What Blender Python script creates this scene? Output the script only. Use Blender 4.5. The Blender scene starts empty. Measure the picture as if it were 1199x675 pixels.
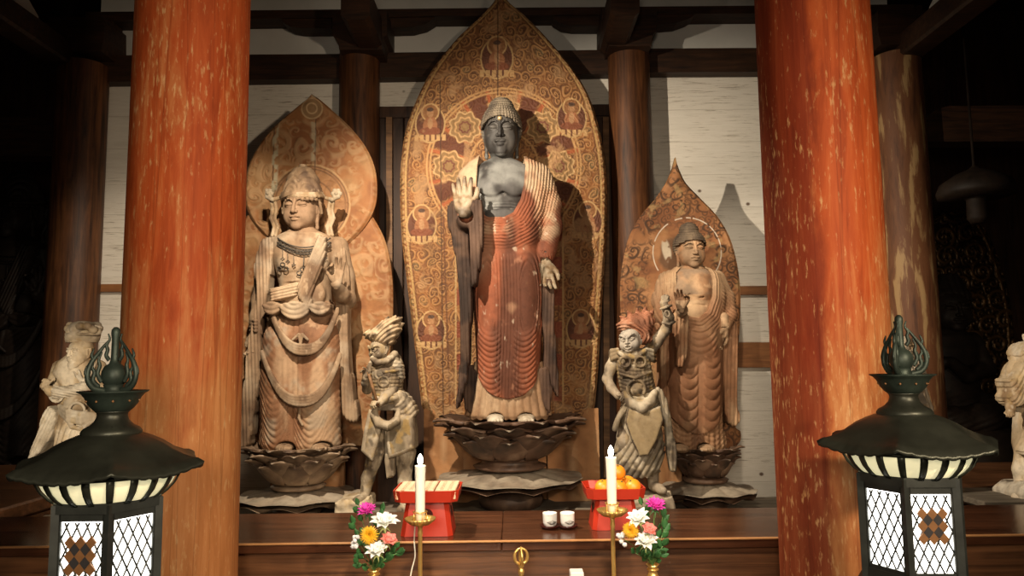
import bpy, math, random
import numpy as np
from mathutils import Vector, Matrix

# ---------------------------------------------------------------- camera, world, lights, exposure
F = 855.0
CX, CY = 599.5, 337.5
CAMZ = 1.60
PITCH = math.atan(86.0 / F)
ROLL = 0.0120
_c, _s = math.cos(PITCH), math.sin(PITCH)
_r0 = np.array([1.0, 0, 0]); _u0 = np.array([0, -_s, _c]); _f0 = np.array([0, _c, _s])
CR = math.cos(ROLL) * _r0 - math.sin(ROLL) * _u0
CU = math.sin(ROLL) * _r0 + math.cos(ROLL) * _u0
CAM = np.array([0, 0, CAMZ])


def W(px, py, Y):
    """the point of the place seen at that pixel of the photograph, at depth Y"""
    d = (px - CX) / F * CR + (CY - py) / F * CU + _f0
    return CAM + d * (Y / d[1])


def pixel_of(x, y, z):
    """inverse of W for arrays"""
    vx, vy, vz = x - CAM[0], y - CAM[1], z - CAM[2]
    a = vx * CR[0] + vy * CR[1] + vz * CR[2]
    b = vx * CU[0] + vy * CU[1] + vz * CU[2]
    w = vx * _f0[0] + vy * _f0[1] + vz * _f0[2]
    return CX + F * a / w, CY - F * b / w


scene = bpy.context.scene
COL = scene.collection
cam_data = bpy.data.cameras.new('camera')
cam = bpy.data.objects.new('camera', cam_data)
COL.objects.link(cam)
cam_data.sensor_width = 36.0
cam_data.lens = 36.0 * F / 1199.0
cam_data.clip_start = 0.05
M4 = Matrix(((CR[0], CU[0], -_f0[0], 0), (CR[1], CU[1], -_f0[1], 0), (CR[2], CU[2], -_f0[2], CAMZ), (0, 0, 0, 1)))
cam.matrix_world = M4
scene.camera = cam

scene.view_settings.view_transform = 'Standard'
scene.view_settings.look = 'None'
scene.view_settings.exposure = 0.0
scene.view_settings.gamma = 1.0
scene.view_settings.use_curve_mapping = False

world = bpy.data.worlds.new('world')
scene.world = world
world.use_nodes = True
world.node_tree.nodes['Background'].inputs[0].default_value = (1.0, 0.74, 0.52, 1)
world.node_tree.nodes['Background'].inputs[1].default_value = 0.06


def spot(name, loc, target, watts, angle, blend, color, radius=0.03):
    l = bpy.data.lights.new(name, 'SPOT')
    l.energy = watts; l.color = color; l.spot_size = math.radians(angle); l.spot_blend = blend
    l.shadow_soft_size = radius
    o = bpy.data.objects.new(name, l)
    COL.objects.link(o)
    o.location = loc
    d = Vector(target) - Vector(loc)
    o.rotation_euler = d.to_track_quat('-Z', 'Y').to_euler()
    return o


WARM = (1.0, 0.83, 0.635)
spot('altar_or_fill_spot', (-1.05, 3.35, 3.45), (0.60, 5.5, 1.40), 520, 114, 0.6, WARM, 0.02)
spot('altar_or_fill_spot', (0.85, 3.35, 3.4), (-1.5, 5.6, 1.7), 50, 64, 0.8, WARM, 0.02)
spot('altar_or_fill_spot', (0.45, 3.35, 3.4), (1.35, 5.3, 1.4), 115, 48, 0.8, WARM, 0.02)
spot('altar_or_fill_spot', (1.05, 3.4, 3.4), (2.45, 6.2, 1.7), 150, 52, 0.8, WARM, 0.04)  # unseen fill, added to lift the boards behind the right halo
spot('altar_or_fill_spot', (-1.05, 3.4, 3.4), (-2.85, 6.1, 1.9), 260, 50, 0.8, WARM, 0.04)  # unseen fill, mirrored to the left to brighten the rear corner
spot('hall_or_fill_spot', (2.0, -0.6, 2.6), (-0.3, 3.4, 1.45), 520, 72, 0.9, (1.0, 0.77, 0.54), 0.1)
spot('hall_or_fill_spot', (0.0, 0.9, 3.1), (0.0, 3.45, 0.62), 400, 44, 0.8, (1.0, 0.84, 0.66), 0.1)
spot('hall_or_fill_spot', (-0.25, -1.0, 2.05), (0.0, 5.0, 1.0), 300, 84, 1.0, (1.0, 0.82, 0.62), 0.35)  # broad soft fill added near the camera to flatten the shading
spot('hall_or_fill_spot', (-1.1, -0.3, 1.95), (-2.55, 4.3, 1.35), 800, 17, 0.9, (1.0, 0.80, 0.58), 0.06)
spot('hall_or_fill_spot', (2.3, -0.3, 2.2), (3.15, 4.3, 1.2), 420, 15, 0.9, (1.0, 0.80, 0.58), 0.06)
spot('hall_or_fill_spot', (1.9, 0.0, 2.4), (4.1, 6.9, 1.9), 110, 15, 0.9, (1.0, 0.80, 0.58), 0.06)  # faint lamp added to bring out the gilt halo of the right bay
spot('hall_or_fill_spot', (-1.6, 0.0, 2.4), (-4.6, 6.7, 1.9), 60, 14, 0.9, (1.0, 0.80, 0.58), 0.06)  # weak lamp added likewise for the dark statue of the left bay

# ---------------------------------------------------------------- numpy mesh tools
def lerp(a, b, t): return a + (b - a) * t
def sstep(a, b, x):
    t = np.clip((x - a) / (b - a), 0, 1)
    return t * t * (3 - 2 * t)


def _hash(i, j, k, seed):
    h = (i.astype(np.int64) * 374761393 + j.astype(np.int64) * 668265263 + k.astype(np.int64) * 2147483647 + seed * 1274126177) & 0xFFFFFFFF
    h = ((h ^ (h >> 13)) * 1274126177) & 0xFFFFFFFF
    h = (h ^ (h >> 16)) & 0xFFFF
    return h.astype(np.float64) / 65535.0


def vnoise(x, y, z, seed=0):
    xi, yi, zi = np.floor(x), np.floor(y), np.floor(z)
    fx, fy, fz = x - xi, y - yi, z - zi
    fx = fx * fx * (3 - 2 * fx); fy = fy * fy * (3 - 2 * fy); fz = fz * fz * (3 - 2 * fz)
    r = 0
    for a in (0, 1):
        for b in (0, 1):
            for c in (0, 1):
                w = (fx if a else 1 - fx) * (fy if b else 1 - fy) * (fz if c else 1 - fz)
                r = r + w * _hash(xi + a, yi + b, zi + c, seed)
    return r


def fbm(P, scale, seed=0, oct=3, stretch=(1, 1, 1)):
    x, y, z = P[:, 0] * scale * stretch[0], P[:, 1] * scale * stretch[1], P[:, 2] * scale * stretch[2]
    r = 0; a = 0.5; t = 0
    for o in range(oct):
        r = r + a * vnoise(x, y, z, seed + o); t += a
        a *= 0.5; x = x * 2.03; y = y * 2.03; z = z * 2.03
    return r / t


def smin(a, b, k):
    if k <= 0: return np.minimum(a, b)
    h = np.maximum(k - np.abs(a - b), 0) / k
    return np.minimum(a, b) - h * h * k * 0.25


class Vol:
    """a distance field on a grid, turned into one continuous surface"""
    def __init__(s, lo, hi, h):
        s.h = h
        s.lo = np.array(lo, float)
        n = np.ceil((np.array(hi, float) - s.lo) / h).astype(int) + 2
        s.n = n
        s.d = np.full(n, 0.5, np.float32)
        s.ax = [(s.lo[i] + np.arange(n[i]) * h).astype(np.float32) for i in range(3)]

    def block(s, lo, hi, pad):
        sl = []
        for i in range(3):
            a = int(max(0, math.floor((lo[i] - pad - s.lo[i]) / s.h)))
            b = int(min(s.n[i], math.ceil((hi[i] + pad - s.lo[i]) / s.h) + 1))
            if b <= a: return None
            sl.append(slice(a, b))
        X = s.ax[0][sl[0]][:, None, None]; Y = s.ax[1][sl[1]][None, :, None]; Z = s.ax[2][sl[2]][None, None, :]
        return tuple(sl), X, Y, Z

    def put(s, lo, hi, fn, k=0.0, op='add'):
        b = s.block(lo, hi, k + 3 * s.h)
        if b is None: return
        sl, X, Y, Z = b
        d = fn(X, Y, Z)
        cur = s.d[sl]
        if op == 'add': s.d[sl] = smin(cur, d, k)
        else: s.d[sl] = -smin(-cur, d, k)

    def ell(s, c, r, k=0.0, rot=None, op='add'):
        c = np.array(c, float); r = np.array(r, float); m = r.max()
        R = None if rot is None else np.array(rot)
        def fn(X, Y, Z):
            x, y, z = X - c[0], Y - c[1], Z - c[2]
            if R is not None:
                x, y, z = (R[0][0] * x + R[1][0] * y + R[2][0] * z, R[0][1] * x + R[1][1] * y + R[2][1] * z, R[0][2] * x + R[1][2] * y + R[2][2] * z)
            k0 = np.sqrt((x / r[0]) ** 2 + (y / r[1]) ** 2 + (z / r[2]) ** 2)
            k1 = np.sqrt((x / r[0] ** 2) ** 2 + (y / r[1] ** 2) ** 2 + (z / r[2] ** 2) ** 2) + 1e-6
            return (k0 * (k0 - 1.0) / k1).astype(np.float32)
        s.put(c - m, c + m, fn, k, op)

    def cone(s, a, b, ra, rb, k=0.0, op='add', flat=None):
        a = np.array(a, float); b = np.array(b, float); ba = b - a; L = float(ba @ ba) + 1e-9; m = max(ra, rb)
        f = flat or (1, 1, 1)
        def fn(X, Y, Z):
            x, y, z = X - a[0], Y - a[1], Z - a[2]
            t = np.clip((x * ba[0] + y * ba[1] + z * ba[2]) / L, 0, 1)
            q = np.sqrt(((x - t * ba[0]) * f[0]) ** 2 + ((y - t * ba[1]) * f[1]) ** 2 + ((z - t * ba[2]) * f[2]) ** 2)
            return (q - (ra + (rb - ra) * t)).astype(np.float32)
        s.put(np.minimum(a, b) - m, np.maximum(a, b) + m, fn, k, op)

    def chain(s, pts, rads, k=0.0, op='add', flat=None):
        for i in range(len(pts) - 1):
            s.cone(pts[i], pts[i + 1], rads[i], rads[i + 1], k, op, flat)

    def mesh(s):
        d = s.d
        d[0] = d[-1] = 0.5; d[:, 0] = d[:, -1] = 0.5; d[:, :, 0] = d[:, :, -1] = 0.5
        g = d < 0
        c = g.astype(np.uint8)
        cnt = np.zeros(tuple(s.n - 1), np.uint8)
        for a in (0, 1):
            for b in (0, 1):
                for e in (0, 1):
                    cnt += c[a:a + s.n[0] - 1, b:b + s.n[1] - 1, e:e + s.n[2] - 1]
        act = (cnt > 0) & (cnt < 8)
        I = np.argwhere(act)
        idx = np.full(act.shape, -1, np.int32); idx[act] = np.arange(len(I))
        acc = np.zeros((len(I), 3)); num = np.zeros(len(I))
        corners = [(a, b, e) for a in (0, 1) for b in (0, 1) for e in (0, 1)]
        cv = {q: d[I[:, 0] + q[0], I[:, 1] + q[1], I[:, 2] + q[2]].astype(np.float64) for q in corners}
        for q in corners:
            for axis in range(3):
                if q[axis] == 0:
                    q2 = list(q); q2[axis] = 1; q2 = tuple(q2)
                    d0, d1 = cv[q], cv[q2]
                    m = (d0 < 0) != (d1 < 0)
                    t = d0[m] / (d0[m] - d1[m])
                    p = np.tile(np.array(q, float), (m.sum(), 1)); p[:, axis] = t
                    acc[m] += p; num[m] += 1
        V = (I + acc / num[:, None]) * s.h + s.lo
        faces = []
        for axis in range(3):
            n = s.n
            s0 = [slice(1, -1)] * 3; s1 = [slice(1, -1)] * 3
            s0[axis] = slice(0, -1); s1[axis] = slice(1, None)
            A, B = g[tuple(s0)], g[tuple(s1)]
            E = np.argwhere(A != B)
            fl = A[tuple(E.T)]
            off = np.array([1, 1, 1]); off[axis] = 0
            E = E + off
            u, v = [(1, 2), (2, 0), (0, 1)][axis]
            def at(du, dv):
                q = E.copy(); q[:, u] -= du; q[:, v] -= dv
                return idx[q[:, 0], q[:, 1], q[:, 2]]
            quad = np.stack([at(1, 1), at(0, 1), at(0, 0), at(1, 0)], 1)
            quad[~fl] = quad[~fl][:, ::-1]
            faces.append(quad)
        return V, np.concatenate(faces)


def poly_sd(x, z, pts):
    """signed distance to a closed polygon in 2-D (negative inside)"""
    pts = np.array(pts, float)
    d = np.full(np.broadcast(x, z).shape, 1e9)
    sgn = np.zeros(d.shape, bool)
    n = len(pts)
    for i in range(n):
        a = pts[i]; b = pts[i - 1]
        ex, ez = b[0] - a[0], b[1] - a[1]
        wx, wz = x - a[0], z - a[1]
        t = np.clip((wx * ex + wz * ez) / (ex * ex + ez * ez + 1e-12), 0, 1)
        d = np.minimum(d, (wx - ex * t) ** 2 + (wz - ez * t) ** 2)
        c1 = (z >= a[1]); c2 = (z < b[1]); c3 = (ex * wz > ez * wx)
        sgn ^= (c1 & c2 & c3) | (~c1 & ~c2 & ~c3)
    d = np.sqrt(d)
    return np.where(sgn, -d, d)


def smooth_line(pts, n=6):
    """Catmull-Rom through the points"""
    P = [np.array(p, float) for p in pts]
    out = []
    for i in range(len(P) - 1):
        p0 = P[max(i - 1, 0)]; p1 = P[i]; p2 = P[i + 1]; p3 = P[min(i + 2, len(P) - 1)]
        for j in range(n):
            t = j / n
            out.append(0.5 * (2 * p1 + (p2 - p0) * t + (2 * p0 - 5 * p1 + 4 * p2 - p3) * t * t + (3 * p1 - p0 - 3 * p2 + p3) * t ** 3))
    out.append(P[-1])
    return out


def link(name, V, Fc, mat, parent=None, base=None, col=None, smooth=True, sizes=None, mats=None, fmat=None):
    """one mesh object; V in world metres, moved to the base of its thing"""
    V = np.asarray(V, float)
    if base is not None: V = V - np.asarray(base, float)
    me = bpy.data.meshes.new(name)
    if isinstance(Fc, np.ndarray):
        nf = len(Fc); w = Fc.shape[1]
        me.vertices.add(len(V)); me.vertices.foreach_set('co', V.astype(np.float32).ravel())
        me.loops.add(nf * w); me.loops.foreach_set('vertex_index', Fc.astype(np.int32).ravel())
        me.polygons.add(nf); me.polygons.foreach_set('loop_start', (np.arange(nf) * w).astype(np.int32))
        me.update(calc_edges=True); me.validate()
    else:
        me.from_pydata([tuple(v) for v in V], [], [tuple(int(i) for i in f) for f in Fc])
        me.update()
    if smooth: me.polygons.foreach_set('use_smooth', np.ones(len(me.polygons), bool))
    if col is not None:
        ca = me.color_attributes.new('Col', 'FLOAT_COLOR', 'POINT')
        c4 = np.ones((len(V), 4), np.float32); c4[:, :3] = col
        ca.data.foreach_set('color', c4.ravel())
    for m in (mats or [mat]): me.materials.append(m)
    if fmat is not None: me.polygons.foreach_set('material_index', np.asarray(fmat, np.int32))
    o = bpy.data.objects.new(name, me)
    COL.objects.link(o)
    if parent is not None:
        o.parent = parent
    elif base is not None:
        o.location = base
    return o


def thing(name, label, cat, base=(0, 0, 0), group=None):
    o = bpy.data.objects.new(name, None)
    COL.objects.link(o)
    o.empty_display_size = 0.1
    o.location = tuple(float(v) for v in base)
    o['label'] = label; o['category'] = cat
    if group: o['group'] = group
    return o


def tag(o, label=None, cat=None, group=None, kind=None):
    if label: o['label'] = label
    if cat: o['category'] = cat
    if group: o['group'] = group
    if kind: o['kind'] = kind
    return o


class MB:
    """collects simple shapes into one mesh"""
    def __init__(s): s.V = []; s.F = []; s.C = []
    def _add(s, V, Fc, c=None):
        o = len(s.V)
        s.V += [tuple(v) for v in V]
        s.F += [tuple(i + o for i in f) for f in Fc]
        s.C += [c or (1, 1, 1)] * len(V)
        return s
    def box(s, lo, hi, bev=0.0, rot=None, c=None):
        lo = np.array(lo, float); hi = np.array(hi, float)
        b = min(bev, 0.45 * (hi - lo).min())
        ctr = (lo + hi) / 2
        if b <= 0:
            V = [(x, y, z) for x in (lo[0], hi[0]) for y in (lo[1], hi[1]) for z in (lo[2], hi[2])]
            Fc = [(0, 1, 3, 2), (4, 6, 7, 5), (0, 4, 5, 1), (2, 3, 7, 6), (0, 2, 6, 4), (1, 5, 7, 3)]
        else:
            V = []; ix = {}
            for i in (0, 1):
                for j in (0, 1):
                    for k in (0, 1):
                        p = [(lo, hi)[i][0], (lo, hi)[j][1], (lo, hi)[k][2]]
                        sg = [1 if i == 0 else -1, 1 if j == 0 else -1, 1 if k == 0 else -1]
                        for a in range(3):
                            q = [p[t] + (sg[t] * b if t != a else 0) for t in range(3)]
                            ix[(i, j, k, a)] = len(V); V.append(tuple(q))
            Fc = []
            for a in range(3):
                u, v = (a + 1) % 3, (a + 2) % 3
                for e in (0, 1):
                    cs = []
                    for (su, sv) in ((0, 0), (1, 0), (1, 1), (0, 1)):
                        t = [0, 0, 0]; t[a] = e; t[u] = su; t[v] = sv
                        cs.append(ix[(t[0], t[1], t[2], a)])
                    Fc.append(tuple(cs if e else cs[::-1]))
            for a in range(3):
                u, v = (a + 1) % 3, (a + 2) % 3
                for su in (0, 1):
                    for sv in (0, 1):
                        t0 = [0, 0, 0]; t0[u] = su; t0[v] = sv; t1 = list(t0); t1[a] = 1
                        f = [ix[(*t0, u)], ix[(*t1, u)], ix[(*t1, v)], ix[(*t0, v)]]
                        Fc.append(tuple(f if su == sv else f[::-1]))
            for i in (0, 1):
                for j in (0, 1):
                    for k in (0, 1):
                        f = [ix[(i, j, k, 0)], ix[(i, j, k, 1)], ix[(i, j, k, 2)]]
                        Fc.append(tuple(f if (i + j + k) % 2 else f[::-1]))
        if rot is not None:
            R = np.array(rot)
            V = [tuple(R @ (np.array(v) - ctr) + ctr) for v in V]
        return s._add(V, Fc, c)
    def lathe(s, c, prof, n=32, axis=None, fn=None, cc=None, cap=True):
        """prof: (radius, height) list from bottom to top; fn(angle) scales the radius"""
        V = []; Fc = []
        R = np.eye(3) if axis is None else np.array(axis)
        m = len(prof)
        for i, (r, z) in enumerate(prof):
            for j in range(n):
                a = 2 * math.pi * j / n
                rr = r * (fn(a, i / (m - 1)) if fn else 1)
                V.append(tuple(R @ np.array([rr * math.cos(a), rr * math.sin(a), z]) + np.array(c)))
        for i in range(m - 1):
            for j in range(n):
                k = (j + 1) % n
                Fc.append((i * n + j, i * n + k, (i + 1) * n + k, (i + 1) * n + j))
        if cap:
            Fc.append(tuple(range(n))[::-1]); Fc.append(tuple((m - 1) * n + j for j in range(n)))
        return s._add(V, Fc, cc)
    def tube(s, pts, rads, n=8, c=None):
        pts = [np.array(p, float) for p in pts]
        if not hasattr(rads, '__len__'): rads = [rads] * len(pts)
        V = []; Fc = []
        up = None
        for i, p in enumerate(pts):
            t = pts[min(i + 1, len(pts) - 1)] - pts[max(i - 1, 0)]
            t = t / (np.linalg.norm(t) + 1e-12)
            if up is None:
                up = np.array([0, 0, 1.0]) if abs(t[2]) < 0.9 else np.array([1.0, 0, 0])
            a = np.cross(t, up); a /= np.linalg.norm(a) + 1e-12
            b = np.cross(a, t); up = b
            for j in range(n):
                q = 2 * math.pi * j / n
                V.append(tuple(p + rads[i] * (math.cos(q) * a + math.sin(q) * b)))
        for i in range(len(pts) - 1):
            for j in range(n):
                k = (j + 1) % n
                Fc.append((i * n + j, (i + 1) * n + j, (i + 1) * n + k, i * n + k))
        Fc.append(tuple(range(n))); Fc.append(tuple((len(pts) - 1) * n + j for j in range(n))[::-1])
        return s._add(V, Fc, c)
    def prism(s, pts, depth, c=None):
        """closed 3-D polygon pushed along the vector depth"""
        n = len(pts); D = np.array(depth, float)
        V = [tuple(p) for p in pts] + [tuple(np.array(p) + D) for p in pts]
        Fc = [tuple(range(n))[::-1], tuple(range(n, 2 * n))] + [(i, (i + 1) % n, n + (i + 1) % n, n + i) for i in range(n)]
        return s._add(V, Fc, c)
    def grid(s, P, thick=None, c=None):
        """P[i][j] points; thick: vector or None"""
        P = np.array(P, float); a, b = P.shape[:2]
        V = [tuple(p) for p in P.reshape(-1, 3)]
        Fc = [(i * b + j, i * b + j + 1, (i + 1) * b + j + 1, (i + 1) * b + j) for i in range(a - 1) for j in range(b - 1)]
        if thick is not None:
            du = np.gradient(P, axis=0); dv = np.gradient(P, axis=1)
            N = np.cross(dv, du); N /= np.linalg.norm(N, axis=2, keepdims=True) + 1e-12
            Q = P - N * thick
            o = len(V)
            V += [tuple(p) for p in Q.reshape(-1, 3)]
            Fc += [tuple(o + i for i in f[::-1]) for f in Fc[:]]
            ring = [j for j in range(b)] + [i * b + b - 1 for i in range(1, a)] + [(a - 1) * b + j for j in range(b - 2, -1, -1)] + [i * b for i in range(a - 2, 0, -1)]
            for i in range(len(ring)):
                p, q = ring[i], ring[(i + 1) % len(ring)]
                Fc.append((q, p, o + p, o + q))
        return s._add(V, Fc, c)
    def build(s, name, mat, parent=None, base=None, smooth=False, col=False):
        return link(name, s.V, s.F, mat, parent, base, np.array(s.C, np.float32) if col else None, smooth)


def smooth_by_angle(o, deg=40):
    me = o.data
    me.polygons.foreach_set('use_smooth', np.ones(len(me.polygons), bool))
    try:
        me.set_sharp_from_angle(angle=math.radians(deg))
    except Exception:
        pass
    return o


# ---------------------------------------------------------------- materials
def lin(r, g, b):
    f = lambda v: (v / 255 / 12.92) if v / 255 <= 0.04045 else ((v / 255 + 0.055) / 1.055) ** 2.4
    return (f(r), f(g), f(b), 1)


def new_mat(name):
    m = bpy.data.materials.new(name)
    m.use_nodes = True
    nt = m.node_tree
    b = nt.nodes['Principled BSDF']
    return m, nt, b


def N(nt, kind, **kw):
    n = nt.nodes.new(kind)
    for k, v in kw.items():
        if k.startswith('i_'):
            key = k[2:]
            key = int(key) if key.isdigit() else key.replace('_', ' ')
            n.inputs[key].default_value = v
        else: setattr(n, k, v)
    return n


def mixrgb(nt, blend, fac, a, b):
    n = nt.nodes.new('ShaderNodeMix'); n.data_type = 'RGBA'; n.blend_type = blend
    for sock, v in ((n.inputs[0], fac), (n.inputs[6], a), (n.inputs[7], b)):
        if hasattr(v, 'links') or isinstance(v, bpy.types.NodeSocket): nt.links.new(v, sock)
        else: sock.default_value = v
    return n.outputs[2]


def ramp(nt, src, stops):
    n = nt.nodes.new('ShaderNodeValToRGB')
    e = n.color_ramp.elements
    while len(e) < len(stops): e.new(0.5)
    for i, (p, c) in enumerate(stops):
        e[i].position = p; e[i].color = c if len(c) == 4 else (*c, 1)
    nt.links.new(src, n.inputs[0])
    return n.outputs[0]


def coords(nt, scale=(1, 1, 1), src='Object'):
    t = nt.nodes.new('ShaderNodeTexCoord'); m = nt.nodes.new('ShaderNodeMapping')
    m.inputs['Scale'].default_value = scale
    nt.links.new(t.outputs[src], m.inputs['Vector'])
    return m.outputs[0]


def noise(nt, vec, scale, detail=4, rough=0.6, dist=0.0):
    n = N(nt, 'ShaderNodeTexNoise', i_Scale=scale, i_Detail=detail, i_Roughness=rough, i_Distortion=dist)
    nt.links.new(vec, n.inputs['Vector'])
    return n.outputs['Fac']


def bump(nt, b, h, strength=0.3, dist=0.01):
    n = N(nt, 'ShaderNodeBump', i_Strength=strength, i_Distance=dist)
    nt.links.new(h, n.inputs['Height']); nt.links.new(n.outputs[0], b.inputs['Normal'])


def mat_col(name, rough=0.75, nscale=30, namt=0.5, bstr=0.3, bscale=120, metallic=0.0, spec=0.3):
    """colour laid down on the vertices, with fine wear from noise"""
    m, nt, b = new_mat(name)
    at = N(nt, 'ShaderNodeVertexColor', layer_name='Col')
    v = coords(nt)
    n1 = noise(nt, v, nscale, 5, 0.65)
    w = ramp(nt, n1, [(0.25, (1 - namt,) * 3), (0.5, (1, 1, 1)), (0.75, (1 + namt * 0.4,) * 3)])
    nt.links.new(mixrgb(nt, 'MULTIPLY', 1.0, at.outputs[0], w), b.inputs['Base Color'])
    b.inputs['Roughness'].default_value = rough
    b.inputs['Metallic'].default_value = metallic
    b.inputs['Specular IOR Level'].default_value = spec
    bump(nt, b, noise(nt, v, bscale, 4, 0.6), bstr, 0.004)
    return m


def mat_plain(name, c, rough=0.6, metallic=0.0, var=0.15, scale=40, bstr=0.1, emit=None, spec=0.5):
    m, nt, b = new_mat(name)
    v = coords(nt)
    n1 = noise(nt, v, scale, 4)
    c = np.array(c[:3])
    nt.links.new(ramp(nt, n1, [(0.3, tuple(c * (1 - var))), (0.7, tuple(np.minimum(c * (1 + var), 1)))]), b.inputs['Base Color'])
    b.inputs['Roughness'].default_value = rough; b.inputs['Metallic'].default_value = metallic
    b.inputs['Specular IOR Level'].default_value = spec
    if bstr: bump(nt, b, noise(nt, v, scale * 3, 3), bstr, 0.003)
    if emit:
        b.inputs['Emission Color'].default_value = (*emit[:3], 1); b.inputs['Emission Strength'].default_value = emit[3]
    return m


def mat_wood(name, dark, light, grain=(1, 12, 12), scale=3.0, rough=0.55, bstr=0.25, spec=0.35, detail=7):
    """grain runs along the axis with the small number"""
    m, nt, b = new_mat(name)
    v = coords(nt, grain)
    n1 = noise(nt, v, scale, detail, 0.62, 0.6)
    n2 = noise(nt, coords(nt), 2.2, 3)
    c = ramp(nt, n1, [(0.3, dark), (0.7, light)])
    c = mixrgb(nt, 'MULTIPLY', 1.0, c, ramp(nt, n2, [(0.3, (0.6, 0.58, 0.55)), (0.7, (1.15, 1.15, 1.15))]))
    nt.links.new(c, b.inputs['Base Color'])
    b.inputs['Roughness'].default_value = rough
    b.inputs['Specular IOR Level'].default_value = spec
    bump(nt, b, n1, bstr, 0.006)
    return m

# ---------------------------------------------------------------- the hall
M = {}
M['beam'] = mat_wood('dark_beam_wood', (0.014, 0.007, 0.004), (0.066, 0.029, 0.013), (1.2, 14, 14), 2.4, 0.6)
M['rafter'] = mat_wood('sooty_rafter_wood', (0.006, 0.004, 0.003), (0.03, 0.016, 0.009), (14, 1.2, 14), 2.4, 0.8)
M['pillar_wood'] = mat_wood('brown_pillar_wood', (0.028, 0.010, 0.004), (0.17, 0.066, 0.023), (12, 12, 0.9), 2.2, 0.55)
M['panel_wood'] = mat_wood('brown_panel_wood', (0.02, 0.010, 0.006), (0.08, 0.036, 0.018), (10, 10, 0.8), 2.0, 0.6)
M['rail_wood'] = mat_wood('orange_rail_wood', (0.16, 0.062, 0.022), (0.34, 0.15, 0.055), (0.8, 10, 10), 2.6, 0.55)
M['highlit_edge'] = mat_wood('highlit_edge_wood', (0.34, 0.15, 0.055), (0.62, 0.33, 0.14), (0.8, 10, 10), 2.6, 0.35)
M['floor_wood'] = mat_wood('floor_wood', (0.02, 0.012, 0.008), (0.07, 0.038, 0.02), (1, 10, 10), 2.0, 0.5)
M['bench_wood'] = mat_wood('altar_bench_wood', (0.060, 0.024, 0.011), (0.25, 0.11, 0.046), (0.55, 9, 13), 2.6, 0.38, 0.12, 0.5)
M['bench_top'] = mat_wood('polished_bench_top', (0.028, 0.010, 0.006), (0.125, 0.048, 0.022), (0.5, 10, 10), 2.6, 0.22, 0.05, 0.5)
M['grey_wood'] = mat_wood('grey_dusty_wood', (0.10, 0.085, 0.065), (0.27, 0.23, 0.175), (1, 9, 9), 2.4, 0.8)
M['altar_wood'] = mat_wood('altar_platform_wood', (0.10, 0.05, 0.022), (0.32, 0.17, 0.075), (0.8, 8, 8), 2.4, 0.6)


def white_boards():
    m, nt, b = new_mat('whitewashed_boards')
    v = coords(nt, (2.2, 1, 46))
    cr = noise(nt, v, 2.2, 6, 0.7, 0.6)
    c = ramp(nt, cr, [(0.30, (0.13, 0.09, 0.055)), (0.37, (0.45, 0.41, 0.34)), (0.44, (0.72, 0.685, 0.60)), (0.75, (0.80, 0.77, 0.69))])
    # worn areas where the cracks show, calm areas elsewhere
    mask = ramp(nt, noise(nt, coords(nt, (1, 1, 1.6)), 2.2, 3), [(0.36, (0, 0, 0)), (0.54, (1, 1, 1))])
    calm = ramp(nt, noise(nt, coords(nt, (1, 1, 8)), 3, 4), [(0.3, (0.66, 0.63, 0.55)), (0.7, (0.78, 0.75, 0.67))])
    c = mixrgb(nt, 'MIX', mask, calm, c)
    # seams between the planks, every 0.29 m
    sx = N(nt, 'ShaderNodeSeparateXYZ'); tc = N(nt, 'ShaderNodeTexCoord'); nt.links.new(tc.outputs['Object'], sx.inputs[0])
    fr = N(nt, 'ShaderNodeMath', operation='MULTIPLY'); fr.inputs[1].default_value = 1 / 0.29; nt.links.new(sx.outputs[2], fr.inputs[0])
    f2 = N(nt, 'ShaderNodeMath', operation='FRACT'); nt.links.new(fr.outputs[0], f2.inputs[0])
    seam = ramp(nt, f2.outputs[0], [(0.0, (0.25, 0.2, 0.14)), (0.014, (1, 1, 1))])
    c = mixrgb(nt, 'MULTIPLY', 0.8, c, seam)
    # a few dark knots
    vo = N(nt, 'ShaderNodeTexVoronoi', i_Scale=2.6); nt.links.new(coords(nt, (1, 1, 1.2)), vo.inputs['Vector'])
    kn = ramp(nt, vo.outputs['Distance'], [(0.03, (0.12, 0.06, 0.03)), (0.06, (1, 1, 1))])
    c = mixrgb(nt, 'MULTIPLY', 0.9, c, kn)
    nt.links.new(c, b.inputs['Base Color'])
    b.inputs['Roughness'].default_value = 0.8; b.inputs['Specular IOR Level'].default_value = 0.2
    bump(nt, b, cr, 0.25, 0.006)
    return m


M['boards'] = white_boards()
M['plaster'] = mat_plain('pale_plaster', (0.66, 0.66, 0.62), 0.9, var=0.06, scale=4, bstr=0.1)

YW = 6.2


def struct(o): o['kind'] = 'structure'; return o


def pz(px, py, Y): return float(W(px, py, Y)[2])
def pxx(px, py, Y): return float(W(px, py, Y)[0])


fl = MB(); fl.box((-7, -2.5, -0.1), (7, 7.75, 0)); struct(fl.build('floor', M['floor_wood']))
ce = MB(); ce.box((-7, -2.5, 5.35), (7, 7.75, 5.45)); struct(ce.build('ceiling', M['rafter']))
for i in range(34):
    x = -5.1 + i * 0.31
    r = MB(); r.box((x - 0.05, 1.6, 5.17), (x + 0.05, 6.2, 5.35), 0.008)
    struct(r.build('trim_rafter', M['rafter']))
wl = MB(); wl.box((-7.1, -2.5, 0), (-7, 7.75, 5.35)); struct(wl.build('wall_left', M['panel_wood']))
wr = MB(); wr.box((7, -2.5, 0), (7.1, 7.75, 5.35)); struct(wr.build('wall_right', M['panel_wood']))

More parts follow.
